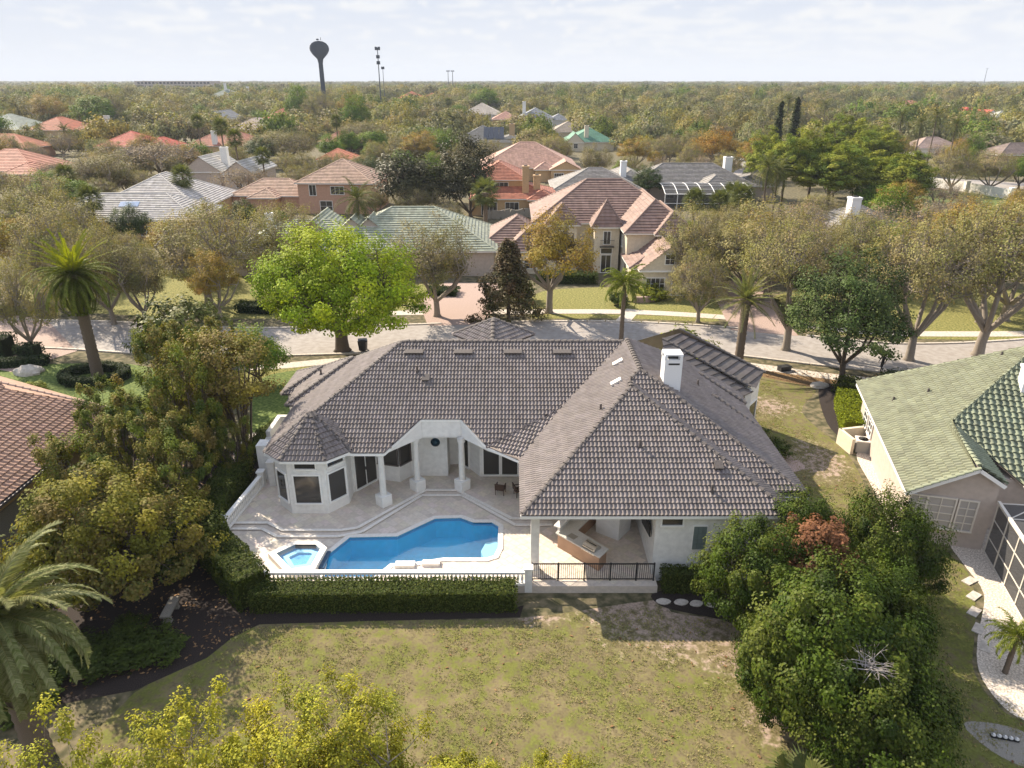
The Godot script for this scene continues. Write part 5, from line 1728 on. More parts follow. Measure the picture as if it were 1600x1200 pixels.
# ---------------------------------------------------------------- houses across the street and beyond
func houses() -> void:
	var red := Color(0.52, 0.17, 0.09)
	var pinkr := Color(0.52, 0.33, 0.26)
	var grey := Color(0.25, 0.24, 0.23)
	# the two-storey cream house, front to the street
	var ch := Color(0.27, 0.18, 0.15)
	var o := house("cream_house", "two-storey cream house with reddish brown hip roofs across the street", Vector3(13.5, 0, -108), 0.0, "cream", ch,
		[[-10.2, 10.4, -8, 7.5, 6.4, 0.60], [1.6, 9.8, -4, 14.8, 6.4, 0.78], [5.4, 9.9, 2, 15.9, 6.4, 0.9], [1.6, 9.6, 14, 20.5, 3.2, 0.4], [2.6, 9.0, 15, 22.2, 3.2, 0.8, "gable_z"], [-17.5, -8, -3, 8, 3.3, 0.62], [-14, -7, 4, 11, 3.2, 0.75], [-2.2, 1.2, 7, 10.6, 6.4, 1.5], [-8.5, -4.5, 4, 9, 6.4, 1.0]],
		[[-0.5, 4.9, 10.62, 0, 0.9, 1.7, 2, 1], [-0.5, 1.3, 10.62, 0, 1.3, 2.4, 2, 1], [-0.5, 3.1, 10.62, 0, 1.5, 0.7, 1, 1], [-6.5, 4.8, 9.02, 0, 1.4, 1.5], [-6.5, 1.6, 9.02, 0, 1.6, 1.6], [5.8, 4.6, 22.22, 0, 1.1, 1.2], [4.2, 1.2, 22.22, 0, 2.2, 2.1, 4, 3], [7.4, 1.2, 22.22, 0, 2.2, 2.1, 4, 3], [-11, 1.5, 11.02, 0, 1.6, 1.5], [1.58, 4.6, 11.0, -PI / 2, 1.1, 1.5]], [], 1.0)
	var bal := MB.new()
	for i in 14:
		bal.box(-1.4 + i * 0.14, -1.38 + i * 0.14, 3.75, 4.6, 11.1, 11.12)
	bal.box(-1.45, 0.5, 4.6, 4.65, 11.08, 11.14); bal.box(-1.45, 0.5, 3.65, 3.75, 10.6, 11.15)
	put("balcony_rail", bal.mesh(), M.iron, o)
	flag(Vector3(20.6, 4.2, -85.4))
	# green roof house
	var gr := Color(0.36, 0.39, 0.30)
	house("pale_green_house", "house with pale green striped roof, gable and two dormers behind the bright lime tree", Vector3(-11.7, 0, -104), 0.03, "taupe", gr,
		[[-14, 9, -8.5, 8.5, 3.5, 0.5], [-26.5, -8, -4.5, 7.5, 3.2, 0.5], [-19.3, -12.8, -6, 4.8, 4.3, 0.7, "gable_z"], [-11.6, -9.9, -1, 4.0, 6.0, 0.8, "gable_z"], [-9.2, -7.5, -1, 4.0, 6.0, 0.8, "gable_z"]],
		[[-10.75, 5.4, 4.02, 0, 0.7, 1.0], [-8.35, 5.4, 4.02, 0, 0.7, 1.0], [-16, 4.8, 4.82, 0, 0.8, 1.1], [-20, 1.6, 7.52, 0, 1.6, 1.4], [4, 1.6, 8.52, 0, 1.8, 1.5], [-4, 1.6, 8.52, 0, 1.8, 1.5]], [[-23.3, -0.5, 4, 7.2, 0.9, "whitepaint"]], 1.0)
	# striped grey roof
	var sg := Color(0.50, 0.48, 0.46)
	var so := house("striped_roof_house", "long low house with whitish striped roof and a blue skylight at the left", Vector3(-66, 0, -135), 0.06, "tanwall", sg,
		[[-12.5, 12.2, 3, 16, 3.4, 0.5], [-10, 9.5, -17, 6, 3.4, 0.5]], [[8, 1.6, 16.02, 0, 1.6, 1.5], [4, 1.6, 16.02, 0, 1.6, 1.5], [9.52, 1.7, -6, PI / 2, 1.4, 1.4], [12.22, 1.7, 10, PI / 2, 1.5, 1.4]], [], 1.0)
	var sk := MB.new()
	sk.box(-1.6, 1.6, 0, 0.12, -0.7, 0.7, Transform3D(Basis(Vector3.RIGHT, 0.4636), Vector3(0.5, 5.45, 12.4)))
	put("skylight", sk.mesh(), M.skylight, so)
	house("terracotta_house", "terracotta walled house with tan roof on two levels left of the dark trees", Vector3(-40, 0, -153), -0.05, "pinkwall", Color(0.50, 0.34, 0.25),
		[[-2.5, 12.5, -7.5, 7, 6.0, 0.5], [-17, -1.5, -5, 5, 3.2, 0.5], [-12, -7, 2, 8, 3.2, 0.5]], [[0.5, 4.6, 7.02, 0, 1.3, 2.0, 2, 1], [5.5, 4.6, 7.02, 0, 2.6, 1.5, 3, 1], [9, 4.6, 7.02, 0, 1.3, 1.5], [3, 1.5, 7.02, 0, 2.4, 2.0]], [], 1.0)
	house("tall_chimney_house", "orange-brown two-storey house with tall tan chimneys and red roof tiles", Vector3(0, 0, -154), 0.0, "tanwall", Color(0.45, 0.18, 0.115),
		[[-8, 2.6, -8, 6, 6.4, 0.5], [-8, 8.6, -4, 10.5, 3.3, 0.35], [3.4, 8.6, 6, 12, 3.3, 0.5]], [[-2.5, 5.1, 6.02, 0, 3.4, 1.5, 4, 1], [-4.5, 1.4, 10.52, 0, 3.0, 2.4, 4, 1], [0, 1.4, 10.52, 0, 2.6, 2.4, 3, 1], [5.2, 1.6, 12.02, 0, 1.2, 1.5], [7.3, 1.6, 12.02, 0, 1.2, 1.5]], [[2.7, 8.0, 3, 9.3, 1.3, "tanwall"], [5.0, 6.5, 3, 7.4, 1.4, "tanwall"]], 1.0)
	house("pink_roof_house", "long house with salmon pink roof behind the tall chimney house", Vector3(4.3, 0, -209), 0.0, "tanwall", pinkr,
		[[-13, 13, -11, 11, 3.4, 0.5], [6, 13.5, 8, 16, 3.4, 0.5, "gable_z"], [2, 7, 9, 14, 3.2, 0.6]], [[8, 1.4, 16.02, 0, 2.4, 2.2, 4, 3], [-4, 1.5, 11.02, 0, 2, 1.6]], [], 1.0)
	var sp := house("solar_house", "dark grey roofed house with black solar panels on its right slope", Vector3(-11.5, 0, -300), 0.0, "cream", Color(0.17, 0.17, 0.165), [[-10.5, 10.5, -11, 11, 3.2, 0.5], [9, 13, -6, 9, 4.5, 0.3]], [[-4, 1.5, 11.02, 0, 2, 1.4]], [[11.5, 4, 4, 9.5, 2.2, "tanwall"]])

	for i in 4:
		var pm := MB.new()
		pm.box(-0.95, 0.95, 0.1, 0.18, -4.4, 4.4, Transform3D(Basis(Vector3.RIGHT, 0.4636), Vector3(1.4 + i * 2.0, 6.1, 5.8)))
		put("solar_panel", pm.mesh(), M.solar, sp)
	house("teal_house", "cream house with sea green roof and white chimney in the middle distance", Vector3(30.4, 0, -300), 0.0, "cream", Color(0.12, 0.28, 0.20), [[-8.5, 9, -11, 11, 3.2, 0.5], [-9.5, -3, 2, 14, 3.2, 0.9, "gable_z"]], [[-6, 2, 14.02, 0, 1.4, 1.6]], [[-1.5, 8, 4, 9, 1.6, "cream"]])
	house("tan_hip_house", "brownish grey roofed house behind the sea green roof", Vector3(26.6, 0, -351), 0.0, "cream", Color(0.33, 0.28, 0.23), [[-8.5, 7, -9, 9, 3.2, 0.5]], [[0, 1.5, 9.02, 0, 2, 1.4]])
	house("bluegrey_house", "two-storey pale house with blue-grey roof among the palms", Vector3(14.8, 0, -430), 0.0, "stucco_shade", Color(0.24, 0.26, 0.29), [[-11, 8, -12, 12, 4.6, 0.5], [6, 17, -8, 8, 3.4, 0.5]], [[-4, 3, 12.02, 0, 2, 2], [3, 3, 12.02, 0, 2, 2]], [[-8, 4, 5, 13, 1.8, "stucco"]])
	house("small_pink_house", "small house with rose pink hip roof beside the white roof", Vector3(-3.6, 0, -439), 0.0, "tanwall", Color(0.50, 0.28, 0.22), [[-7.5, 7.5, -9, 9, 3.2, 0.5]], [[0, 1.5, 9.02, 0, 2, 1.5]])
	house("white_roof_house", "house with long whitish tile roof among the far trees", Vector3(-19, 0, -485), 0.0, "stucco_shade", Color(0.50, 0.45, 0.39), [[-12, 12, -14, 14, 3.4, 0.5], [8, 14, 6, 16, 3.2, 0.5]], [[0, 1.5, 14.02, 0, 2, 1.5]])
	house("far_red_house", "red roofed house below the far tree line left of centre", Vector3(-86, 0, -722), 0.0, "tanwall", red, [[-20, 4, -12, 14, 3.6, 0.5], [2, 20, -12, 12, 3.6, 0.5]])
	var go := house("grey_house", "large grey roofed house with white chimneys behind the cream house", Vector3(35, 0, -168), 0.0, "taupe", grey,
		[[-8, 18.5, -9, 6, 3.4, 0.5], [-26, -7, -4, 12, 3.2, 0.45], [-12, -4, -14, 4, 3.8, 0.5], [6, 13, 2, 11, 3.4, 0.6], [15, 24, -6, 5, 3.2, 0.4]], [[0, 1.5, 6.02, 0, 2, 1.5]], [[-10, 2, 4, 8.3, 1.3, "whitepaint"], [14.5, -2, 4, 8.8, 1.7, "whitepaint"]], 1.0)
	arched_cage()
	house("left_red_house", "house with big orange-red hip roof and pale chimney at the left", Vector3(-202, 0, -348), 0.0, "tanwall", red, [[-15, 4, -12, 12, 4.4, 0.5], [2, 16, -8, 8, 3.6, 0.5]], [[-8, 2.4, 12.02, 0, 2, 2]], [[15, -2, 4, 10, 2.0, "stucco_shade"]])
	house("bright_red_house", "house with bright red roof seen through a bare tree at the left", Vector3(-138, 0, -273), 0.0, "tanwall", Color(0.55, 0.12, 0.075), [[-9, 9, -9.5, 9.5, 3.4, 0.5], [6, 16, -6, 8, 3.4, 0.5]], [[0, 1.5, 9.52, 0, 2, 1.5]])
	house("edge_orange_house", "orange roofed house cut by the left edge of the view", Vector3(-178, 0, -263), 0.0, "pinkwall", Color(0.54, 0.20, 0.11), [[-12, 12, -8, 8, 3.6, 0.5]], [[4, 1.5, 8.02, 0, 2, 1.5]])
	house("salmon_house", "house with pale salmon roofs on the left below the orange roof", Vector3(-132, 0, -199), 0.0, "pinkwall", Color(0.55, 0.25, 0.17), [[-12, 9, -9, 9, 3.4, 0.5], [4, 12, 4, 14, 3.2, 0.5]], [[0, 1.5, 9.02, 0, 2, 1.5]])
	house("mid_red_house", "red hip roofed house left of the water tower's foot", Vector3(-129, 0, -435), 0.0, "tanwall", Color(0.52, 0.14, 0.08), [[-11, 11, -12, 12, 3.8, 0.5]], [[0, 1.6, 12.02, 0, 2, 1.5]])
	house("rust_house", "rusty red roofed house between rounded green trees", Vector3(-67, 0, -296), 0.0, "stucco_shade", Color(0.50, 0.22, 0.16), [[-7, 7, -9, 9, 3.4, 0.5]], [[0, 1.5, 9.02, 0, 1.6, 1.4]])
	house("little_orange_house", "small orange roof just above the tan roof", Vector3(-53, 0, -227), 0.0, "tanwall", Color(0.55, 0.19, 0.10), [[-5, 5, -5.6, 5.6, 3.2, 0.5]])
	house("gable_grey_house", "house with blue-grey gables in the left distance", Vector3(-159, 0, -417), 0.0, "stucco", Color(0.27, 0.28, 0.29), [[-7, 7, -13, 13, 4.4, 0.6, "gable_z"], [-16, -5, -8, 10, 3.4, 0.5], [5, 12, -6, 13, 3.4, 0.6, "gable_z"]], [[0, 2, 13.02, 0, 1.6, 2]])
	house("pale_pink_house", "pale pinkish roofed house with stepped hips in the left distance", Vector3(-117, 0, -346), 0.0, "stucco_shade", Color(0.52, 0.42, 0.36), [[-11, 11, -16, 15, 3.4, 0.5], [-4, 3, 8, 19, 5.0, 0.6], [4, 14, 4, 18, 3.2, 0.5]], [[0, 3, 19.02, 0, 1.4, 2]])
	house("distant_green_house", "greyish green roofed house high in the left distance", Vector3(-262, 0, -724), 0.0, "stucco", Color(0.27, 0.32, 0.27), [[-20, 8, -16, 16, 4.6, 0.5], [4, 24, -12, 12, 4.0, 0.5]], [], [[-6, 4, 6, 17, 3, "stucco"], [14, 2, 5, 14, 3, "stucco"]])
	house("distant_tan_house", "house with brown striped roof in the left distance", Vector3(-225, 0, -562), 0.0, "stucco", Color(0.42, 0.34, 0.29), [[-11, 11, -13, 13, 3.6, 0.5]])
	house("brown_red_house", "long red-brown roof behind the bare tree on the left", Vector3(-105, 0, -278), 0.0, "tanwall", Color(0.42, 0.17, 0.11), [[-12, 12, -9, 9, 3.4, 0.5]], [], [[-2, 8, 3, 8.5, 1.6, "stucco"]])
	house("white_gable_house", "white roofed gable house with an arched window behind the palms", Vector3(-71, 0, -186), 0.0, "taupe", Color(0.56, 0.54, 0.50), [[-9, 0, -8, 7, 4.4, 0.7, "gable_z"], [3, 9.5, -6, 12, 4.6, 0.7, "gable_z"], [-1, 5, -6, 6, 3.4, 0.5]], [[6.2, 2.6, 12.02, 0, 1.4, 2.4]], [[-1.2, -1, 4, 9.6, 1.6, "stucco"]])
	house("far_right_red_house", "bright red roof at the right among the far trees", Vector3(300, 0, -605), 0.0, "tanwall", red, [[-8, 8, -7, 7, 3.6, 0.5]])
	house("far_right_orange_house", "wide salmon orange roof at the right among the far trees", Vector3(277, 0, -537), 0.0, "cream", Color(0.54, 0.24, 0.16), [[-14, 14, -10, 10, 3.6, 0.5], [6, 16, 4, 14, 3.4, 0.5]])
	house("far_right_cream_house", "small cream roofed house at the far right", Vector3(298, 0, -517), 0.0, "stucco", Color(0.60, 0.50, 0.38), [[-7, 7, -9, 9, 3.4, 0.5]])
	house("far_right_crimson_house", "crimson roofed house with white gable at the far right", Vector3(283, 0, -474), 0.0, "stucco", Color(0.50, 0.09, 0.06), [[-9, 7, -10, 10, 3.4, 0.5], [6, 12, -2, 12, 3.6, 0.8, "gable_z"]])
	house("far_right_sage_house", "sage grey roofed house at the right edge of the view", Vector3(270, 0, -417), 0.0, "stucco", Color(0.42, 0.43, 0.36), [[-12, 16, -10, 10, 3.4, 0.5]], [[-4, 1.6, 10.02, 0, 2, 1.5]])
	house("right_brown_house", "brown roofed house half hidden at the right edge by the street", Vector3(163, 0, -242), 0.0, "pinkwall", Color(0.22, 0.17, 0.15), [[-8, 9, -6, 6, 3.2, 0.5]])
	house("hidden_grey_house", "grey roofed house with white chimney buried in pale trees at the right", Vector3(54, 0, -114), 0.1, "taupe", grey, [[-6, 7, -6, 6, 3.4, 0.5]], [[0, 1.5, 6.02, 0, 1.6, 1.4]], [[-1.2, 1.6, 4, 8.2, 1.5, "whitepaint"]], 1.0, false)
	house("left_sage_house", "pale sage green roofed house at the left edge", Vector3(-238, 0, -360), 0.0, "stucco", Color(0.36, 0.41, 0.35), [[-12, 12, -14, 14, 3.8, 0.5], [-4, 4, 6, 18, 3.8, 0.7, "gable_z"]])
	house("blue_frame_pool_house", "low house with blue-framed pool cage behind the pines", Vector3(150, 0, -268), 0.0, "stucco", Color(0.40, 0.30, 0.26), [[-8, 8, -6, 6, 3.2, 0.5]])
	var far := thing("long_office_building", "long low office building on the horizon at the left", "building", Vector3(-500, 0, -1150))
	var ow := MB.new()
	ow.box(-55, 60, 0, 26.0, -15, 15)
	put("wall", ow.mesh(), M.taupe, far)
	for i in 20:
		for j in 2:
			var wn := MB.new()
			wn.box(-1.7, 1.7, -1.3, 1.3, 0, 0.2)
			put("window", wn.mesh(), M.glass, far, Transform3D(Basis(), Vector3(-49 + i * 5.4, 23.5 - j * 5, 15)))

func arched_cage() -> void:
	var o := thing("arched_pool_cage", "white arched pool screen cage beside the grey roofed house", "pool enclosure", Vector3(41, 0, -158))
	var f := MB.new()
	var s := MB.new()
	for i in 8:
		var x := -9.0 + i * 2.6
		var pts := []
		var rad := []
		for k in 7:
			pts.append(Vector3(x, 3.0 + 1.8 * sin(PI * k / 6.0) * 0.8 + 0.0, 6.0 - k * 2.0)); rad.append(0.09)
		f.tube([Vector3(x, 0, 6), Vector3(x, 3.0, 6)], [0.09, 0.09], 4)
		f.tube(pts, rad, 4)
		if i < 7:
			f.beam(Vector3(x, 1.1, 6), Vector3(x + 2.6, 1.1, 6), 0.09, 0.09)
			f.beam(Vector3(x, 3.0, 6), Vector3(x + 2.6, 3.0, 6), 0.16, 0.16)
			for k in 6:
				f.beam(pts[k], pts[k] + Vector3(2.6, 0, 0), 0.07, 0.07)
				var a: Vector3 = pts[k] - Vector3(0, 0.05, 0)
				var b: Vector3 = pts[k + 1] - Vector3(0, 0.05, 0)
				s.quad(a, a + Vector3(2.6, 0, 0), b + Vector3(2.6, 0, 0), b)
			s.quad(Vector3(x, 0, 5.95), Vector3(x + 2.6, 0, 5.95), Vector3(x + 2.6, 3, 5.95), Vector3(x, 3, 5.95))
	put("frame", f.mesh(), M.whitepaint, o)
	put("screen", s.mesh(), M.screen, o)
	keep_out.append(Rect2(28, -166, 30, 32))

func flag(at: Vector3) -> void:
	var o := thing("flag", "striped red and white flag with blue corner on the cream house's gable", "flag", at)
	var p := MB.new()
	p.tube([Vector3(0, -0.3, -0.9), Vector3(0, 0.9, 0.6)], [0.025, 0.025], 6, true)
	put("pole", p.mesh(), M.whitepaint, o)
	var c := MB.new()
	var f := func(u: float, w: float) -> Vector3: return Vector3(u * 1.0 + 0.06 * sin(w * 4.0), 0.85 - w * 1.7 - u * 0.25, 0.55 - u * 0.2 + 0.12 * sin(u * 5.0 + w * 3.0))
	for i in 13:
		for k in 8:
			var blue := i < 7 and k < 3
			c.col = Color(0.03, 0.05, 0.2) if blue else (Color(0.5, 0.03, 0.04) if i % 2 == 0 else Color(0.75, 0.75, 0.75))
			c.quad(f.call(i / 13.0, (k + 1) / 8.0), f.call((i + 1) / 13.0, (k + 1) / 8.0), f.call((i + 1) / 13.0, k / 8.0), f.call(i / 13.0, k / 8.0))
	put("cloth", c.mesh(), M.vcol, o)

# ---------------------------------------------------------------- vegetation
func palm_far(called: String, label: String, x: float, z: float, h: float, kind: String, group := "") -> void:
	turn += 1
	var o := thing(called, label, "palm tree", Vector3(x, rise(z), z), fmod(turn * 2.1, TAU), group)
	var key := "far" + kind
	if not templates.has(key):
		var st := SurfaceTool.new()
		st.begin(Mesh.PRIMITIVE_TRIANGLES)
		var fr := [fan_mesh(1.7, Color(0.10, 0.125, 0.035), Color(0.15, 0.16, 0.05)), fan_mesh(1.6, Color(0.075, 0.1, 0.03), Color(0.12, 0.13, 0.05))]
		if kind == "feather":
			fr = [frond_mesh(3.6, 1.3, 0.7, 20, Color(0.08, 0.10, 0.03), Color(0.13, 0.14, 0.05), 0.4), frond_mesh(3.6, 1.9, 0.7, 20, Color(0.07, 0.09, 0.03), Color(0.11, 0.12, 0.04), 0.4)]
		var n := 44 if kind == "fan" else 30
		for i in n:
			var t := (i + 0.5) / n
			var b := Basis(Vector3.UP, i * 2.39996) * Basis(Vector3(0, 0, 1), lerpf(1.35, -0.9, t))
			st.append_from(fr[i % 2], 0, Transform3D(b, Vector3(0, 0.2 - 0.3 * t, 0)))
		templates[key] = st.commit()
		var mb := MB.new()
		mb.tube([Vector3.ZERO, Vector3(0, 0.5, 0), Vector3(0, 1, 0)], [0.24, 0.19, 0.2], 7)
		templates[key + "t"] = mb.mesh()
	put("trunk", templates[key + "t"], M.palmbark, o, Transform3D(Basis.from_scale(Vector3(1, h, 1)), Vector3.ZERO))
	var cr := put("crown", templates[key], M.leaf, o, Transform3D(Basis.from_scale(Vector3.ONE * (1.25 if kind == "feather" else 1.1)), Vector3(0, h, 0)))
	cr.set_meta("kind", "stuff")

func near_plants() -> void:
	# the trees that the photograph shows one by one
	tree("lime_green_tree", "lime", "big bright lime green tree by the street behind the house's left end", -16.8, -66.2)
	tree("oak_tree", "oak", "broad olive oak across the street left of the lime green tree", -36.3, -82.3, 11.8, 8.0)
	tree("grey_oak", "greyoak", "thin grey oak on a slim trunk right of the lime green tree", -8.5, -77.4, 11.2, 6.2)
	tree("magnolia", "cone", "dark bronze cone-shaped magnolia behind the entry roof", -0.4, -75.8, 9.0, 4.4)
	tree("golden_tree", "gold", "golden olive tree before the cream house's left wing", 4.3, -78.8, 12.4, 6.6)
	tree("oak_tree", "oakhigh", "olive oak with a thick forked trunk at the street right of the date palm", 27.2, -66.4, 13.4, 5.9)
	tree("dark_oak", "dark", "dark green round-headed tree between the two houses", 29.0, -57.8, 11.6, 5.6)
	tree("oak_tree", "oakhigh", "pale oak behind the dark round-headed tree, above the green roof", 38.0, -63.6, 13.8, 6.4)
	tree("oak_tree", "oakhigh", "large pale oak at the right edge above the green roof's ridge", 45.4, -64.9, 15.5, 7.6)
	tree("oak_tree", "oak", "yellowish oak at the right edge beyond the pale pavement", 55, -76, 13, 8)
	tree("oak_tree", "oak", "tan oak across the street behind the forked oak", 31, -84, 12, 8)
	tree("broadleaf_tree", "broad", "glossy broad-leaved tree with pale gaps, right of the tall date palm", -29.0, -57.0, 8.8, 4.9)
	tree("small_dark_tree", "green", "small dark green tree beside the pavement at the house's left lawn", -22.0, -57.4, 5.2, 2.9)
	tree("multi_stem_shrub", "stems", "tall shrub with many bare stems by the flagstone path", -18.9, -44.4, 9.6, 3.0)
	var pods := [[-21.0, -41.5, 8.6, 2.9, "tall olive shrub behind the many-stemmed one"], [-23.6, -38.6, 6.6, 3.1, "yellow-tipped shrub leaning on the brown tile roof"], [-20.6, -38.4, 6.0, 2.8, "reddish olive shrub in the middle of the left boundary planting"], [-19.6, -35.2, 5.6, 2.5, "low olive shrub above the dark mulch"], [-26.4, -41.4, 6.2, 2.6, "yellow green shrub at the brown roof's upper corner"], [-24.0, -46.5, 8.6, 3.0, "feathery olive shrub behind the yellow green one"], [-24.6, -34.8, 6.0, 2.8, "golden shrub between the brown roof and the big rounded tree"], [-18.0, -40.6, 4.6, 1.7, "small shrub at the flagstone path's foot"], [-21.8, -47.6, 8.4, 2.7, "loose yellow shrub with open crown by the left lawn"]]
	for p in pods:
		tree("boundary_shrub", "podocarpus", p[4], p[0], p[1], p[2] * 1.1, p[3] * 0.86, "", "shrub")
	tree("rounded_tree", "leftbig", "big rounded golden olive tree at the left above the bench", -21.0, -29.6, 8.2, 4.9)
	var fru := [[12.2, -27.4, 6.0, 3.1, "dark green bushy tree against the house's white corner"], [15.0, -30.0, 5.6, 3.0, "green bushy tree behind the brown dead one"], [18.7, -29.2, 6.0, 2.7, "rounded green tree by the gravel path and taupe wall"], [13.2, -22.8, 6.9, 4.0, "biggest green bushy tree with grey dead twigs on top"], [16.5, -24.6, 5.6, 2.8, "green tree right of the dead twigs over the lawn"], [13.8, -19.5, 5.2, 3.2, "lowest green bushy tree at the bottom right"], [10.9, -22.4, 4.4, 2.2, "low green lobe over the sandy lawn"]]
	for p in fru:
		tree("bushy_tree", "fruit", p[4], p[0], p[1], p[2], p[3])
	tree("dead_brown_tree", "brown", "rust brown dead tree among the green bushy trees", 14.4, -27.6, 6.6, 2.5)
	var dw := MB.new()
	var g := RandomNumberGenerator.new()
	g.seed = 5
	for i in 30:
		var d := Vector3(g.randfn(), absf(g.randfn()) * 0.45, g.randfn()).normalized()
		var p0 := Vector3(g.randf_range(-0.25, 0.25), 0.1, g.randf_range(-0.25, 0.25))
		var p1 := p0 + d * g.randf_range(0.25, 0.75)
		var p2 := p1 + (d + Vector3(g.randfn(), g.randfn(), g.randfn()) * 0.9).normalized() * g.randf_range(0.2, 0.55)
		dw.tube([p0, p1, p2], [0.022, 0.013, 0.005], 4)
		for k in 2:
			dw.tube([p1, p1 + (d + Vector3(g.randfn(), g.randfn(), g.randfn()) * 0.8).normalized() * 0.4], [0.01, 0.004], 3)
	dw.tube([Vector3(0, -5.5, 0), Vector3(0, 0.25, 0)], [0.09, 0.03], 6)
	var deadm := mat("deadwood", Color(0.38, 0.345, 0.315), 0.9)
	tag(put("dead_twigs", dw.mesh(), deadm, self, Transform3D(Basis(), Vector3(12.9, 4.95, -19.7))), "bleached grey dead twigs poking out of the biggest bushy tree", "dead branches")
	# yellow tree tops in the foreground
	tree("yellow_tree", "yellow", "yellow flowering tree top filling the bottom edge, left of centre", -5.7, -15.4, 7.5, 4.3)
	tree("yellow_tree", "yellow", "yellow tree top at the bottom edge right of the largest one", -1.4, -15.0, 7.2, 3.2)
	tree("yellow_tree", "yellow", "low yellow tree top at the bottom edge, nearest the middle of the lawn", 1.0, -14.4, 6.3, 2.6)
	tree("yellow_sprig_tree", "sparse", "thin yellow tree with open sprays between palm and largest yellow tree", -10.8, -16.0, 7.2, 2.4)
	tree("yellow_sprig_tree", "sparse", "thin yellow tree at the bottom left corner", -14.2, -15.4, 7.0, 2.1)
	tree("yellow_sprig_tree", "sparse", "small yellow sprays right beside the biggest yellow crown", -8.8, -14.8, 6.6, 2.0)
	# palms near the camera and along the street
	palm("date_palm", "tall date palm with drooping crown left of the house in a ringed bed", -37.4, -59.4, 9.4, "phoenix", "", 0.0, 1.0)
	palm("date_palm", "silvery date palm cut by the left edge in the foreground", -18.5, -20.0, 6.9, "silver", "", 0.0, 1.0)
	palm("date_palm", "stiff silvery date palm by the pavement right of the house", 21.3, -62.4, 6.3, "canary", "", -0.3, 1.05)
	palm("queen_palm", "slender feathery palm behind the main roof ridge", 11.2, -69.0, 6.1, "queen")
	palm("fan_palm", "shaggy fan palm before the tall chimney house", -4.6, -125.2, 7.0, "sabal", "", 0.0, 1.35)
	palm("small_palm", "small yellowish palm on the gravel by the screen cage", 22.2, -24.4, 2.1, "queen", "", 0.0, 0.5)
	palm("small_palm", "low spiky palm at the foot of the biggest bushy tree", 10.6, -18.0, 0.5, "fan", "", 0.0, 0.8)
	var fp := [["fan", -62.1, -138.6, 8.0, "fan palm standing before the striped roof"], ["fan", -90.5, -149.1, 7.0, "fan palm at the left behind the striped roof"], ["fan", -60.0, -178.6, 8.0, "fan palm right of the white gables"], ["fan", -99.8, -239.9, 13.0, "tall thin fan palm, leftmost of three above the white gables"], ["fan", -72.5, -187.8, 14.0, "tall thin fan palm, middle of three above the white gables"], ["fan", -66.4, -179.7, 12.0, "tall thin fan palm, lowest of three above the white gables"], ["feather", -22.2, -104.1, 9.0, "yellow green feather palm between the two dormers"], ["fan", -68.3, -117.6, 7.0, "fan palm over the striped roof's front"], ["feather", -185.3, -295.2, 8.0, "palm before the big orange-red roof"], ["feather", -168.2, -283.0, 8.0, "palm right of the orange-red roof's wall"], ["feather", -164.0, -295.2, 8.0, "palm by the pale chimney at the left"], ["feather", -180.0, -330.0, 10.0, "palm in the clump left of the dark brown oak"], ["feather", -172.0, -338.0, 10.0, "second palm in the clump left of the dark brown oak"], ["feather", 125.0, -345.0, 17.0, "royal palm beside the dark cypresses"], ["feather", 138.2, -336.4, 15.0, "royal palm right of the cypress pair"], ["feather", 129.8, -252.4, 14.0, "royal palm behind the pines, leftmost of four"], ["feather", 114.8, -212.0, 14.0, "royal palm behind the pines, second of four"], ["feather", 133.0, -237.4, 15.0, "royal palm behind the pines, third of four"], ["feather", 119.0, -202.3, 14.0, "royal palm behind the pines, rightmost of four"], ["feather", 47.2, -136.2, 10.0, "drooping palm at the arched cage's right end"], ["feather", 50.0, -138.5, 9.0, "yellowing palm beside the drooping one"], ["fan", 36.3, -126.6, 5.0, "low fan palm in front of the arched cage"], ["fan", 32.4, -128.7, 5.0, "low fan palm at the cream house's right wall"], ["fan", 39.3, -129.5, 6.0, "fan palm in the middle before the arched cage"], ["fan", 37.7, -118.9, 7.0, "fan palm nearest the street before the arched cage"], ["fan", -37.1, -442.6, 12.0, "palm on the skyline left of the white roof"], ["feather", 70.0, -480.0, 16.0, "palm among the brown trees in the middle distance"], ["feather", 29.7, -442.6, 12.0, "palm right of the blue-grey roof"], ["fan", -60.6, -260.8, 12.0, "palm above the rusty roof"], ["fan", 19.8, -90.6, 2.6, "low fan palm at the garage corner of the cream house"]]
	for p in fp:
		palm_far("palm_tree", p[4], p[1], p[2], p[3], p[0])
	# clipped hedges and shrubs
	var gh := [C(0.075, 0.10, 0.02), C(0.06, 0.085, 0.02), C(0.10, 0.115, 0.025), C(0.05, 0.07, 0.018)]
	var V := func(a: Array) -> Array:
		var o := []
		for i in range(0, a.size(), 2):
			o.append(Vector3(a[i], 0, a[i + 1]))
		return o
	hedge("hedge", "long clipped hedge below the front balustrade", V.call([-12.9, -28.95, -6, -29.0, 0.1, -29.0]), 1.35, 1.2, gh, 260.0, 0.1, "hedge", 0.09)
	hedge("hedge", "high hedge curving along the left side of the terrace", V.call([-13.1, -29.0, -14.6, -30.6, -16.4, -32.6, -17.6, -34.8, -17.9, -37.6, -17.8, -40.2]), 1.7, 2.0, gh, 230.0, 0.11, "hedge", 0.25)
	hedge("hedge", "short dark hedge under the glass block window", V.call([7.9, -30.2, 10.6, -30.2]), 0.9, 1.25, gh, 230.0, 0.1, "hedge", 0.08)
	hedge("hedge", "clipped shrubs along the left wall of the house", V.call([-18.4, -42.5, -18.2, -46.5, -17.6, -48.5]), 0.9, 1.1, gh, 200.0, 0.11, "hedge", 0.15)
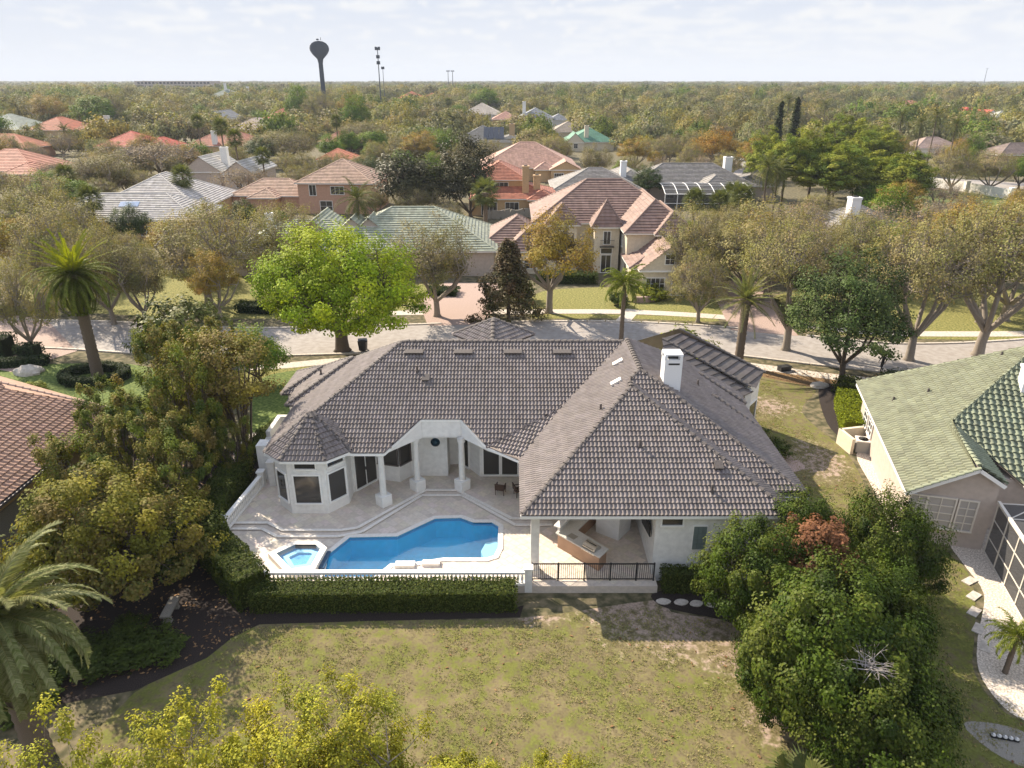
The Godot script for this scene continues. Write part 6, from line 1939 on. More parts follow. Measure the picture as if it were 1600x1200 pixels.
	hedge("hedge", "yellow green clipped hedge by the neighbour's side wall", V.call([27.6, -53.2, 25.7, -47.4]), 2.0, 1.4, [C(0.22, 0.25, 0.015), C(0.18, 0.22, 0.015), C(0.13, 0.17, 0.02)], 180.0, 0.13, "hedge", 0.1)
	hedge("hedge", "dark hedge at the green roofed house's front corner", V.call([28.4, -56.4, 30.0, -54.2]), 2.0, 1.2, gh, 150.0, 0.13, "hedge", 0.15)
	hedge("hedge", "dark topiary hedge at the left edge by the bright street", V.call([-52, -62.5, -47.5, -61.8, -43.8, -62.6]), 1.2, 0.8, [C(0.035, 0.055, 0.025), C(0.045, 0.065, 0.03)], 110.0, 0.16, "hedge", 0.1)
	hedge("topiary", "high dark clipped topiary behind the left edge hedge", V.call([-52.5, -64.6, -48.5, -64.4]), 2.2, 2.2, [C(0.035, 0.055, 0.025), C(0.045, 0.065, 0.03)], 100.0, 0.16, "hedge", 0.15)
	hedge("topiary", "rounded dark topiary right of the high one", V.call([-47.0, -63.9, -45.4, -63.8]), 1.5, 1.5, [C(0.035, 0.055, 0.025), C(0.05, 0.07, 0.03)], 100.0, 0.16, "hedge", 0.15)
	var ring := []
	for i in 13:
		ring.append(Vector3(-37.4 + cos(TAU * i / 12.0) * 2.6, 0, -59.0 + sin(TAU * i / 12.0) * 1.9))
	hedge("ring_hedge", "dark clipped ring hedge round the tall date palm's foot", ring, 0.9, 0.8, [C(0.035, 0.055, 0.025), C(0.05, 0.07, 0.03)], 110.0, 0.14, "hedge", 0.1)
	hedge("hedge", "low clipped hedge on the island of the paved driveway", V.call([-10.2, -86.8, -7.0, -86.6]), 2.6, 0.7, [C(0.03, 0.05, 0.018), C(0.04, 0.06, 0.02)], 70.0, 0.2, "hedge", 0.1)
	hedge("hedge", "dark low hedge across the street left of the lime green tree", V.call([-31.5, -79.4, -27.5, -78.8]), 1.8, 1.0, [C(0.03, 0.05, 0.02), C(0.04, 0.06, 0.02)], 70.0, 0.2, "hedge", 0.1)
	hedge("hedge", "dark hedge along the cream house's front wall", V.call([3.5, -92.5, 11.0, -92.2]), 2.2, 1.3, [C(0.05, 0.075, 0.02), C(0.07, 0.09, 0.025)], 70.0, 0.2, "hedge", 0.3)
	var bs := [["bush", -20.4, -25.0, 0.95, 1.7, "low speckled shrub left of the bench's shrub bed"], ["bush", -18.3, -25.1, 0.9, 1.6, "low speckled shrub in the middle below the bench"], ["bush", -16.5, -25.7, 0.85, 1.4, "low speckled shrub at the mulch edge right below the bench"], ["limebush", 15.3, -62.2, 3.4, 3.2, "lime green rounded bush behind the garage roof"], ["bush", 17.6, -46.0, 1.5, 1.3, "dark shrub at the garage pillar's foot"], ["bush", 18.6, -44.6, 1.3, 1.2, "glossy shrub beside the curved pad"], ["limebush", 17.0, -43.6, 1.2, 0.9, "yellow green shrub under the right eave"], ["bush", 16.6, -41.4, 1.2, 1.0, "small dark shrub at the right wall of the house"], ["bush", 12.6, -81.6, 1.9, 1.5, "clipped round bush before the cream house's door"], ["limebush", 16.8, -84.6, 1.8, 2.4, "light green mound by the curved garden wall"], ["bush", 0.8, -84.0, 3.0, 2.0, "dark bush at the golden tree's foot"], ["bush", -1.6, -66.5, 1.6, 1.7, "dark bush left of the entry roof"], ["bush", 33.8, -56.6, 1.3, 2.6, "dark shrub behind the green roof's corner"], ["limebush", -40.6, -55.8, 1.0, 1.3, "yellowish shrub before the ring hedge"], ["bush", -27.0, -61.5, 1.4, 1.8, "low shrub under the broad-leaved tree"], ["bush", 17.2, -93.6, 3.4, 2.0, "dark bush beside the cream house's entry"], ["green", 27.5, -112.0, 5.0, 4.0, "green bush right of the cream house"], ["bush", -22.4, -25.2, 1.6, 1.9, "dark shrub between the foreground palm and the big rounded tree"], ["bush", -20.9, -22.6, 1.2, 1.6, "dark shrub low under the foreground palm's fronds"], ["bush", -24.4, -27.4, 2.0, 2.2, "dark shrub at the left edge behind the foreground palm"], ["bush", -18.6, -32.2, 1.6, 1.4, "dark shrub in the shade behind the stone bench"], ["bush", -18.4, -26.6, 1.0, 1.1, "small speckled shrub just left of the stone bench"], ["limebush", 9.5, -136.0, 3.4, 4.0, "bright yellow green bush left of the grey roof"]]
	for p in bs:
		tree("shrub", p[0], p[5], p[1], p[2], p[3], p[4], "", "shrub")
	# trees standing among the houses beyond the street
	var far := [
		["oak", -52.7, -79.9, 12.0, 6.0, "broad olive oak above the bright gravel street at the left edge"],
		["oak", -43.7, -74.5, 11.5, 4.3, "olive oak between the left edge and the tall date palm, over the street"],
		["oak", -46.6, -64.9, 10.0, 3.6, "low olive oak crown at the left edge above the street"],
		["greyoak", -39.8, -73.7, 10.0, 4.0, "brownish oak behind the date palm's crown"],
		["oak", -72.5, -112.6, 12.0, 7.3, "yellowish olive oak below the orange roofs at the left edge"],
		["bare", -93.5, -196.4, 13.0, 14.8, "wide bare grey tree before the bright red roof"],
		["greyoak", -90.7, -163.0, 11.0, 9.0, "dusky oak just right of the salmon roofs"],
		["greyoak", -71.0, -233.6, 12.0, 11.3, "round grey green oak behind the two slim palms"],
		["bare", -58.8, -162.9, 9.0, 7.7, "leafless thicket tree behind the slim palms"],
		["black", -19.3, -140.8, 14.0, 9.0, "broad blackish magnolia, left one of the dark pair behind the pale green house"],
		["black", -8.2, -141.9, 15.0, 7.0, "tall blackish magnolia, right one of the dark pair beside the fan palm"],
		["gold", -27.1, -228.0, 11.0, 8.7, "golden tree rising behind the dark magnolias"],
		["green", -56.5, -260.4, 9.0, 5.5, "rounded bright green tree beside the rusty roof"],
		["green", -95.5, -315.4, 12.0, 9.9, "bright green dome right of the long red roof"],
		["green", -33.4, -282.6, 10.0, 10.7, "low green hedge-like tree left of the dark grey roof"],
		["green", -32.3, -453.2, 10.0, 7.6, "small lime green tree left of the white roof"],
		["greyoak", -56.9, -288.3, 12.0, 13.3, "grey green oak in front of the rusty roof"],
		["bare", -1.8, -207.5, 8.0, 5.3, "bare pinkish tree before the salmon roof"],
		["greyoak", 21.4, -192.4, 10.0, 5.8, "round greyish oak by the parked car"],
		["gold", 35.8, -215.3, 10.0, 6.4, "yellow gold tree behind the grey house"],
		["orange", 61.5, -227.4, 11.0, 6.8, "orange leafed tree by the far street corner"],
		["gold", 65.1, -200.5, 11.0, 6.0, "pale gold tree right of the orange tree"],
		["dark", 29.3, -161.1, 8.0, 3.8, "dark green tree touching the cream house's ridge"],
		["oak", 87.8, -381.0, 10.0, 12.8, "brownish oak below the bright green tree"],
		["pine", 54.1, -145.9, 17.0, 5.6, "tall pine with bare trunks, leftmost of the pine grove"],
		["pine", 60.8, -149.4, 18.0, 6.1, "tall pine second from the left in the grove"],
		["pine", 88.7, -197.2, 17.0, 8.5, "pine at the back of the grove"],
		["pine", 61.5, -141.5, 15.0, 7.0, "pine in the middle of the grove with open crown"],
		["pine", 108.2, -218.1, 15.0, 8.3, "pine at the grove's right back"],
		["pine", 70.3, -148.6, 13.0, 8.4, "broad yellowish pine at the front of the grove"],
		["pine", 74.1, -139.7, 14.0, 6.5, "pine at the front right of the grove"],
		["green", 79.1, -147.1, 9.0, 5.1, "low green tree at the grove's right foot"],
		["oak", 104.4, -173.9, 11.0, 6.3, "spreading oak before the white wall with the street behind"],
		["oak", 113.7, -174.2, 10.0, 6.7, "pale oak at the right edge by the far street"],
		["gold", 88.7, -127.9, 8.0, 3.4, "gold shrub-like tree at the right edge beside the white wall"],
		["bare", 38.5, -92.4, 10.0, 6.1, "pinkish bare tree left of the hidden chimney"],
		["bare", 50.8, -97.7, 10.0, 6.4, "pinkish bare tree right of the hidden chimney"],
		["oak", 29.2, -85.8, 9.5, 4.6, "tan oak between the cream house and the hidden grey roof"],
		["bare", 51.3, -85.8, 11.0, 4.9, "pale budding tree on the slope below the white wall"],
		["gold", 51.6, -75.2, 12.0, 4.0, "yellow green budding tree at the right edge"],
		["oak", 20.6, -75.3, 8.0, 3.8, "tan leafed low oak by the pavement right of the cream house"],
		["bare", 21.1, -85.0, 5.0, 2.7, "pinkish bare shrub tree by the garage gable"],
		["black", -60.5, -101.3, 8.0, 3.2, "dark evergreen before the long striped roof"],
		["dark", -57.6, -108.3, 8.0, 3.8, "small dark leaved tree before the striped roof"],
		["green", -37.6, -115.1, 6.5, 2.8, "yellow-green round tree behind the pale green house's left wing"],
		["dark", -44.7, -119.8, 7.0, 2.9, "dark green tree right of the striped roof"],
		["gold", -31.6, -73.8, 9.0, 4.0, "olive gold oak lobe right of the big left oak"],
		["green", -47.7, -261.4, 10.0, 6.6, "round lime green tree right of the rusty roof"],
		["oak", -205.0, -385.0, 21.0, 15.0, "dark brown spreading oak left of the stepped pink roof"],
		["gold", -240.0, -390.0, 18.0, 15.0, "tan feathery tree behind the orange-red roof"],
		["green", -222.0, -318.0, 17.0, 10.5, "deep green tree above the sage roof at the left"],
		["green", -203.0, -375.0, 18.0, 12.0, "yellow green tree above the orange-red roof"],
		["green", -70.0, -340.0, 18.0, 7.5, "bright green round tree on the skyline above the roofs"],
		["green", -18.0, -520.0, 19.0, 11.0, "green and gold round tree behind the white roof"],
		["cypress", 83.0, -235.0, 19.0, 2.4, "slim dark cypress, left one of the pair behind the pines"],
		["cypress", 89.0, -238.0, 20.0, 2.6, "slim dark cypress, right one of the pair behind the pines"],
		["gold", 33.5, -96.0, 9.5, 5.4, "tan crown touching the cream house's right garden"],
		["oak", 44.0, -90.0, 10.0, 6.0, "pale olive crown below the hidden chimney"],
		["gold", 60.0, -94.0, 11.0, 6.5, "yellowish crown right of the hidden grey roof"],
		["bare", 66.0, -108.0, 11.0, 7.0, "wide pinkish bare crown on the slope at the right"],
		["oak", 70.0, -86.0, 12.0, 7.0, "pale oak at the right edge above the long pavement"],
		["bare", 44.0, -106.0, 9.0, 5.5, "bare tree left behind the hidden grey roof"],
		["gold", 80.0, -104.0, 12.0, 7.5, "golden crown cut by the right edge below the slope"],
		["oak", -30.0, -92.0, 10.5, 6.0, "olive oak before the pale green house's left wing"],
		["oak", -58.0, -92.0, 11.5, 7.0, "broad olive oak below the fan palms at the left"],
		["gold", -64.0, -84.0, 11.5, 6.5, "yellowish oak at the left edge over the street"],
		["oak", -104.0, -415.0, 20.0, 11.0, "tall olive tree hiding the water tower's foot"],
		["green", -120.0, -425.0, 20.0, 9.0, "tall green tree left of the water tower's foot"],
		["gold", -92.0, -430.0, 19.0, 10.0, "tall golden tree right of the water tower's foot"],
		["pine", 66.0, -152.0, 15.0, 6.0, "dense pine filling the middle of the grove"],
		["pine", 58.0, -166.0, 16.0, 6.0, "pine behind the grove's left trunks"],
		["pine", 82.0, -168.0, 15.0, 7.0, "broad pine behind the grove's right front"],
		["oak", 23.0, -87.5, 11.0, 5.2, "tan oak beyond the opposite pavement, behind the date palm's crown"],
	]
	var called := {"oak": "oak_tree", "greyoak": "grey_oak", "bare": "bare_tree", "gold": "golden_tree", "green": "green_tree", "dark": "dark_tree", "black": "magnolia", "pine": "pine_tree", "orange": "orange_tree", "cypress": "cypress"}
	for p in far:
		tree(called[p[0]], p[0], p[5], p[1], p[2], p[3], p[4])
		keep_out.append(Rect2(p[1] - 4, p[2] - 4, 8, 8))

func open_spot(x: float, z: float) -> bool:
	var p := Vector2(x, z)
	for r in keep_out:
		if r.has_point(p):
			return false
	return true

func woods() -> void:
	var g := RandomNumberGenerator.new()
	g.seed = 77
	var words := {"oak": "olive brown oak", "greyoak": "greyish oak", "bare": "leafless grey tree", "gold": "golden olive tree", "green": "leafy green tree", "dark": "dark green tree", "pine": "tall pine"}
	var called := {"oak": "oak_tree", "greyoak": "grey_oak", "bare": "bare_tree", "gold": "golden_tree", "green": "green_tree", "dark": "dark_tree", "pine": "pine_tree"}
	var marks := []
	for o in get_children():
		if o.has_meta("category") and o.get_meta("category") == "house":
			marks.append([str(o.name).replace("_", " ").rstrip("0123456789 "), o.position])
	var patch := FastNoiseLite.new()
	patch.seed = 8
	patch.frequency = 0.006
	var masses := [[], [], [], []]
	var z := -92.0
	while z > -7800.0:
		var d := -z
		var step := 11.0 if d < 500 else (11.0 + (d - 500) * 0.012)
		var half := d * 0.80 + 25.0
		var x := -half
		while x < half:
			var px := x + (g.randf() - 0.5) * step * 0.9
			var pz := z + (g.randf() - 0.5) * step * 0.9
			x += step
			var r := g.randf()
			if not open_spot(px, pz) or (d < 262 and r < 0.10):
				continue
			if d < 262.0:
				var k := "oak"
				var q := g.randf()
				if q < 0.20: k = "greyoak"
				elif q < 0.30: k = "bare"
				elif q < 0.40: k = "gold"
				elif q < 0.50: k = "green"
				elif q < 0.54: k = "dark"
				var h := g.randf_range(6.0, 10.0) * (0.85 if d < 200 else 1.0)
				var best: Array = marks[0]
				var bd := 1e9
				for m in marks:
					var e: float = Vector2(m[1].x - px, m[1].z - pz).length()
					if e < bd:
						bd = e; best = m
				var dx: float = px - best[1].x
				var dz: float = pz - best[1].z
				var rel := "behind" if dz < -absf(dx) else ("in front of" if dz > absf(dx) else ("to the left of" if dx < 0 else "to the right of"))
				var size := "low" if h < 6.8 else ("mid-sized" if h < 8.2 else "tall")
				var wd := g.randf_range(0.5, 0.68)
				var i_wide := wd > 0.59
				var label := "%s %s %s %s the %s" % [size, "spreading" if i_wide else "narrow", words[k], ("close " + rel) if bd < 22 and rel == "behind" else rel, best[0]]
				tree(called[k], k, label, px, pz, h, h * wd, "trees among the houses")
			else:
				var t := 0
				var q := g.randf()
				q += patch.get_noise_2d(px, pz * 0.5) * 0.5
				if q > 0.97: t = 2
				elif q > 0.80: t = 1
				elif q < 0.12: t = 3
				if d > 1500: t = 3 if g.randf() < 0.5 else 0
				var h := (6.0 + 8.0 * pow(g.randf(), 1.6) + 2.0 * patch.get_noise_2d(px * 2.0, pz * 2.0)) * (1.0 + minf(maxf(d - 500.0, 0.0) / 6000.0, 0.6))
				var w := (h * 0.45 + 3.4) * g.randf_range(0.7, 1.35) * maxf(1.0, step / 13.0)
				masses[t].append(Transform3D(Basis(Vector3.UP, g.randf() * TAU).scaled(Vector3(w, h, w)), Vector3(px, rise(pz), pz)))
		z -= step
	var looks := [[C(0.25, 0.24, 0.12), C(0.21, 0.215, 0.095), C(0.285, 0.245, 0.14)], [C(0.28, 0.25, 0.085), C(0.23, 0.225, 0.075)], [C(0.10, 0.15, 0.03), C(0.15, 0.20, 0.04)], [C(0.15, 0.15, 0.07), C(0.19, 0.18, 0.09)]]
	for t in 4:
		var s := {"r": 1.0, "h": 1.0, "base": 0.12, "cl": 30, "cr": 0.27, "lv": 64, "ls": 0.085, "wide": 0.45, "cols": looks[t], "limbs": 4, "tr": 0.05, "low": 1.5}
		var tm := tree_mesh(400 + t, s)
		var mm := MultiMesh.new()
		mm.transform_format = MultiMesh.TRANSFORM_3D
		mm.use_colors = true
		mm.mesh = tm[0]
		mm.instance_count = masses[t].size()
		for i in masses[t].size():
			mm.set_instance_transform(i, masses[t][i])
			var v := g.randf_range(0.72, 1.2)
			mm.set_instance_color(i, Color(v * g.randf_range(0.9, 1.12), v, v * g.randf_range(0.85, 1.1)))
		var o := MultiMeshInstance3D.new()
		o.name = numbered("forest", self)
		o.multimesh = mm
		o.material_override = M.leaf
		add_child(o, true)
		tag(o, ["brownish olive woods reaching to the horizon", "golden woods scattered to the horizon", "green tree tops scattered through the far woods", "grey green woods towards the horizon"][t], "forest", "", "stuff")

# ---------------------------------------------------------------- small things and far towers
func body_mesh(bones: Array, cell: float) -> ArrayMesh:      # capsules [a, b, ra, rb, colour] joined softly, meshed as surface nets
	var lo := Vector3.ONE * 1e9
	var hi := -lo
	for b in bones:
		for p in [b[0], b[1]]:
			lo = lo.min(p - Vector3.ONE * 0.2); hi = hi.max(p + Vector3.ONE * 0.2)
	var n := Vector3i(((hi - lo) / cell).ceil()) + Vector3i.ONE
	var f := PackedFloat32Array()
	f.resize(n.x * n.y * n.z)
	for z in n.z:
		for y in n.y:
			for x in n.x:
				f[(z * n.y + y) * n.x + x] = field(bones, lo + Vector3(x, y, z) * cell)
	var at := {}
	var mb := MB.new()
	for z in n.z - 1:
		for y in n.y - 1:
			for x in n.x - 1:
				var s := Vector3.ZERO
				var c := 0
				for e in [[0, 1], [2, 3], [4, 5], [6, 7], [0, 2], [1, 3], [4, 6], [5, 7], [0, 4], [1, 5], [2, 6], [3, 7]]:
					var p := Vector3i(x + (e[0] & 1), y + ((e[0] >> 1) & 1), z + (e[0] >> 2))
					var q := Vector3i(x + (e[1] & 1), y + ((e[1] >> 1) & 1), z + (e[1] >> 2))
					var a := f[(p.z * n.y + p.y) * n.x + p.x]
					var b := f[(q.z * n.y + q.y) * n.x + q.x]
					if (a < 0) != (b < 0):
						s += Vector3(p).lerp(Vector3(q), a / (a - b)); c += 1
				if c:
					at[Vector3i(x, y, z)] = lo + s / c * cell
	for k in at:
		for ax in 3:
			var d := Vector3i.ZERO
			d[ax] = 1
			var q: Vector3i = k + d
			if q.x >= n.x or q.y >= n.y or q.z >= n.z:
				continue
			var a := f[(k.z * n.y + k.y) * n.x + k.x]
			var b := f[(q.z * n.y + q.y) * n.x + q.x]
			if (a < 0) == (b < 0):
				continue
			var u := Vector3i.ZERO
			var w := Vector3i.ZERO
			u[(ax + 1) % 3] = 1
			w[(ax + 2) % 3] = 1
			var c4 := [k, k - u, k - u - w, k - w]
			if not (at.has(c4[1]) and at.has(c4[2]) and at.has(c4[3])):
				continue
			mb.col = tint(bones, at[k])
			if a < 0:
				mb.quad(at[c4[0]], at[c4[1]], at[c4[2]], at[c4[3]])
			else:
				mb.quad(at[c4[3]], at[c4[2]], at[c4[1]], at[c4[0]])
	return mb.mesh()

func capsule(b: Array, p: Vector3) -> float:
	var d: Vector3 = b[1] - b[0]
	var t := clampf((p - b[0]).dot(d) / maxf(d.length_squared(), 1e-6), 0, 1)
	return (p - b[0] - d * t).length() - lerpf(b[2], b[3], t)

func field(bones: Array, p: Vector3) -> float:
	var r := 1e9
	for b in bones:
		var d := capsule(b, p)
		var h := clampf(0.5 + 0.5 * (r - d) / 0.03, 0, 1)
		r = lerpf(r, d, h) - 0.03 * h * (1.0 - h)
	return r

func tint(bones: Array, p: Vector3) -> Color:
	var best := 1e9
	var c := Color.BLACK
	for b in bones:
		var d := capsule(b, p)
		if d < best:
			best = d; c = b[4]
	return c

func person() -> void:
	var o := thing("person", "person in dark clothes walking on the pavement under the dark tree", "person", Vector3(33.9, 0.03, -60.6), -1.2)
	var k := Color(0.012, 0.012, 0.014)
	var sk := Color(0.30, 0.17, 0.11)
	var hr := Color(0.02, 0.014, 0.01)
	var b := []
	var hip := Vector3(0, 0.92, 0)
	for s in [-1.0, 1.0]:
		var h := hip + Vector3(0.09 * s, -0.02, 0)
		var kn := Vector3(0.09 * s, 0.50, 0.12 if s > 0 else 0.02)
		var an := Vector3(0.09 * s, 0.09, 0.20 if s > 0 else -0.26)
		b.append([h, kn, 0.085, 0.06, k]); b.append([kn, an, 0.058, 0.042, k]); b.append([an - Vector3(0, 0.04, 0.04), an + Vector3(0, -0.05, 0.15), 0.04, 0.032, Color(0.05, 0.05, 0.05)])
		var sh := Vector3(0.18 * s, 1.42, 0)
		var el := Vector3(0.25 * s, 1.15, -0.08 * s)
		var wr := Vector3(0.24 * s, 0.95, 0.10 - 0.12 * s)
		b.append([sh, el, 0.055, 0.045, k]); b.append([el, wr, 0.043, 0.032, k])
		b.append([wr, wr + Vector3(0, -0.07, 0.02), 0.034, 0.03, sk])
		b.append([wr + Vector3(-0.02 * s, -0.02, 0.03), wr + Vector3(-0.02 * s, -0.06, 0.06), 0.012, 0.009, sk])
		for i in 4:
			var q := wr + Vector3(0, -0.09, -0.015 + i * 0.02)
			b.append([q, q + Vector3(-0.005 * s, -0.06 - 0.01 * sin(i * 1.2), 0.02), 0.010, 0.008, sk])
	b.append([hip, Vector3(0, 1.2, 0), 0.13, 0.125, k]); b.append([Vector3(0, 1.2, 0), Vector3(0, 1.38, -0.01), 0.13, 0.11, k])
	b.append([Vector3(-0.13, 1.40, 0), Vector3(0.13, 1.40, 0), 0.075, 0.075, k]); b.append([Vector3(0, 1.42, 0), Vector3(0, 1.54, 0.02), 0.05, 0.048, sk])
	b.append([Vector3(0, 1.60, 0.03), Vector3(0, 1.67, 0.02), 0.075, 0.088, sk]); b.append([Vector3(0, 1.60, 0.11), Vector3(0, 1.63, 0.105), 0.014, 0.01, sk])
	b.append([Vector3(0, 1.69, -0.01), Vector3(0, 1.62, -0.05), 0.092, 0.08, hr])
	put("body", body_mesh(b, 0.026), M.skin, o)

func small_things() -> void:
	person()
	# stone bench in the mulch
	var b := thing("stone_bench", "weathered stone bench in the dark mulch bed at the left", "bench", Vector3(-17.0, 0.01, -28.2), 0.08)
	var s := MB.new()
	s.box(-0.24, 0.24, 0.42, 0.52, -0.75, 0.75)
	put("seat", s.mesh(), M.stone, b)
	for z in [-0.5, 0.5]:
		var l := MB.new()
		l.box(-0.18, 0.18, 0, 0.42, z - 0.09, z + 0.09); l.box(-0.21, 0.21, 0, 0.08, z - 0.12, z + 0.12)
		put("leg", l.mesh(), M.stone, b)
	# stepping stones
	var pos := [[7.75, -29.15, "leftmost"], [8.65, -29.1, "second"], [9.4, -29.0, "third"], [10.2, -28.95, "rightmost"]]
	for p in pos:
		var k := MB.new()
		var ring := []
		for i in 12:
			var a := TAU * i / 12.0
			ring.append(p[0] + cos(a) * 0.34 * (1.0 + 0.15 * sin(a * 2 + p[0]))); ring.append(p[1] + sin(a) * 0.24)
		k.poly(P2(ring), 0.0, 0.06)
		tag(put("stepping_stone", k.mesh(), M.concrete), "pale kidney-shaped stepping stone in the mulch, %s of the row of four" % p[2], "stepping stone", "stepping stones by the kitchen hedge")
	var zs := [[24.4, -30.8], [23.9, -29.6], [23.2, -28.4], [22.7, -27.2], [22.3, -26.0]]
	for i in zs.size():
		var k := MB.new()
		k.box(-0.4, 0.4, 0.0, 0.05, -0.22, 0.22)
		tag(put("paving_slab", k.mesh(), M.concrete, self, Transform3D(Basis(Vector3.UP, 0.5 + 0.1 * i), Vector3(zs[i][0], 0.0, zs[i][1]))), "pale square slab in the gravel strip, number %s from the screen cage" % ["one", "two", "three", "four", "five"][i], "paving slab", "slabs in the gravel strip")
	# wheeled bin by the lime tree
	var w := thing("wheeled_bin", "black wheeled rubbish bin standing at the kerb right of the lime tree's trunk", "rubbish bin", Vector3(-14.7, 0.02, -66.0), 0.2)
	var bm := MB.new()
	var t := Transform3D.IDENTITY
	bm.tube([Vector3(0, 0.12, 0), Vector3(0, 1.1, 0)], [0.42, 0.52], 4)
	put("bin", bm.mesh(), M.iron, w)
	var ld := MB.new()
	ld.box(-0.44, 0.44, 1.1, 1.2, -0.42, 0.46); ld.box(-0.3, 0.3, 1.2, 1.25, -0.3, 0.3)
	put("lid", ld.mesh(), M.iron, w)
	var hb := MB.new()
	hb.tube([Vector3(-0.34, 1.12, -0.5), Vector3(0.34, 1.12, -0.5)], [0.025, 0.025], 6, true)
	put("handle", hb.mesh(), M.iron, w)
	for x in [-0.36, 0.36]:
		var wm := MB.new()
		wm.tube([Vector3(x - 0.05, 0.14, -0.36), Vector3(x + 0.05, 0.14, -0.36)], [0.14, 0.14], 12, true)
		put("wheel", wm.mesh(), M.dark, w)
	# mailbox
	var mb := thing("mailbox", "black mailbox on a post at the far kerb behind the forked oak", "mailbox", Vector3(30.3, 0, -71.6))
	var pm := MB.new()
	pm.box(-0.06, 0.06, 0, 1.1, -0.06, 0.06); pm.box(-0.06, 0.06, 0.95, 1.03, -0.06, 0.4)
	put("post", pm.mesh(), M.iron, mb)
	var bx := MB.new()
	bx.tube([Vector3(0, 1.25, -0.3), Vector3(0, 1.25, 0.3)], [0.16, 0.16], 10, true)
	put("box", bx.mesh(), M.iron, mb)
	# grey utility box by the pavement
	var ub := thing("utility_box", "low dark utility box beside the near pavement by the forked oak", "utility box", Vector3(25.1, 0, -60.9), 0.3)
	var um := MB.new()
	um.box(-0.55, 0.55, 0, 0.42, -0.3, 0.3)
	put("case", um.mesh(), M.iron, ub)
	var ul := MB.new()
	ul.box(-0.58, 0.58, 0.42, 0.47, -0.33, 0.33)
	put("lid", ul.mesh(), M.dark, ub)
	# white boulders
	for r in [[-44.2, -60.3, 1.3, 0.7, "white limestone boulder beside the left topiary"], [26.9, -57.2, 0.8, 0.4, "white boulder at the dark tree's foot"], [13.6, -83.8, 0.5, 1.0, "white stone block on the cream house's lawn"]]:
		var k := MB.new()
		var nz := FastNoiseLite.new()
		nz.seed = int(r[0] * 7)
		nz.frequency = 0.9
		var pts := func(i: int, j: int) -> Vector3:
			var a := TAU * i / 14.0
			var e := PI / 2 * j / 6.0
			var d := Vector3(cos(a) * cos(e), sin(e), sin(a) * cos(e))
			return Vector3(d.x * r[2], d.y * r[3], d.z * r[2] * 0.7) * (1.0 + 0.35 * nz.get_noise_3dv(d * 2.0))
		for i in 14:
			for j in 6:
				k.quad(pts.call(i + 1, j), pts.call(i, j), pts.call(i, j + 1), pts.call(i + 1, j + 1))
		tag(put("boulder", k.mesh(), M.concrete, self, Transform3D(Basis(), Vector3(r[0], 0, r[1]))), r[4], "boulder")
	# curved taupe garden wall by the far right of the side lawn
	var gw := MB.new()
	var gp := []
	for i in 10:
		var a := PI * i / 9.0
		gp.append(Vector3(32.6 - cos(a) * 2.0, 0.5 + 0.45 * sin(a), -55.2 - sin(a) * 0.7))
	for i in 9:
		gw.beam(gp[i] - Vector3(0, 0.25, 0), gp[i + 1] - Vector3(0, 0.25, 0), 0.45, 0.9)
	tag(put("arched_wall", gw.mesh(), M.taupe), "pinkish arched garden wall behind the green roof's corner", "wall")
	# curved planter wall before the cream house
	var cw := MB.new()
	for i in 10:
		var a := -0.2 + 1.9 * i / 9.0
		var q := -0.2 + 1.9 * (i + 1) / 9.0
		cw.beam(Vector3(15.2 + sin(a) * 3.2, 0.35, -85.5 + cos(a) * 2.6), Vector3(15.2 + sin(q) * 3.2, 0.35, -85.5 + cos(q) * 2.6), 0.4, 0.7)
	tag(put("planter_wall", cw.mesh(), M.brickdrive), "curved low brick planter wall on the cream house's lawn", "wall")
	# five round lights on a bar
	var fl := thing("garden_lights", "row of five round white lamps on a dark bar on bare earth", "garden lights", Vector3(19.95, 0.01, -20.9), -0.25)
	var fb := MB.new()
	fb.box(-0.5, 0.5, 0, 0.1, -0.07, 0.07)
	put("bar", fb.mesh(), M.iron, fl)
	for i in 5:
		var k := MB.new()
		k.lathe([Vector2(0.085, 0.1), Vector2(0.085, 0.15), Vector2(0.05, 0.17)], 12)
		put("lamp", k.mesh(), M.whitepaint, fl, Transform3D(Basis(), Vector3(-0.42 + i * 0.21, 0, 0)))
	# stone garden wall and the parked car
	var sw := MB.new()
	for i in 12:
		var a := i / 12.0
		var q := (i + 1) / 12.0
		sw.beam(Vector3(-5.0 + 11 * a, 0.8 + 0.2 * sin(i * 1.7), -139.5 - 3.0 * a), Vector3(-5.0 + 11 * q, 0.8 + 0.2 * sin(i * 1.7 + 1.7), -139.5 - 3.0 * q), 0.5, 1.7)
	tag(put("stone_wall", sw.mesh(), M.stone), "rough grey stone garden wall before the tall chimney house", "wall")
	car()
	# white wall with pillars along the far street
	var ww := thing("boundary_wall", "white rendered boundary wall by the street at the far right", "wall", Vector3(108, 0, -180))
	var wp := [Vector3(-10, 0, -13), Vector3(-1.5, 0, -8), Vector3(2, 0, 3), Vector3(5, 0, 15)]
	var wm2 := MB.new()
	for i in 3:
		wm2.beam(wp[i] + Vector3(0, 1.1, 0), wp[i + 1] + Vector3(0, 1.1, 0), 0.3, 2.2)
	put("wall", wm2.mesh(), M.stucco_shade, ww)
	for p in wp:
		var k := MB.new()
		k.box(-0.5, 0.5, 0, 2.6, -0.5, 0.5, Transform3D(Basis(), p))
		put("pillar", k.mesh(), M.stucco, ww)
	keep_out.append(Rect2(94, -202, 30, 50))
	# water tower
	var wt := thing("water_tower", "dark blue-grey water tower with a bulb tank on a single leg", "water tower", Vector3(-110.4, 0, -450))
	var leg := MB.new()
	leg.lathe([Vector2(2.4, 0), Vector2(1.4, 8), Vector2(1.25, 34.5), Vector2(1.8, 37.0)], 20)
	put("leg", leg.mesh(), M.tower, wt)
	var tank := MB.new()
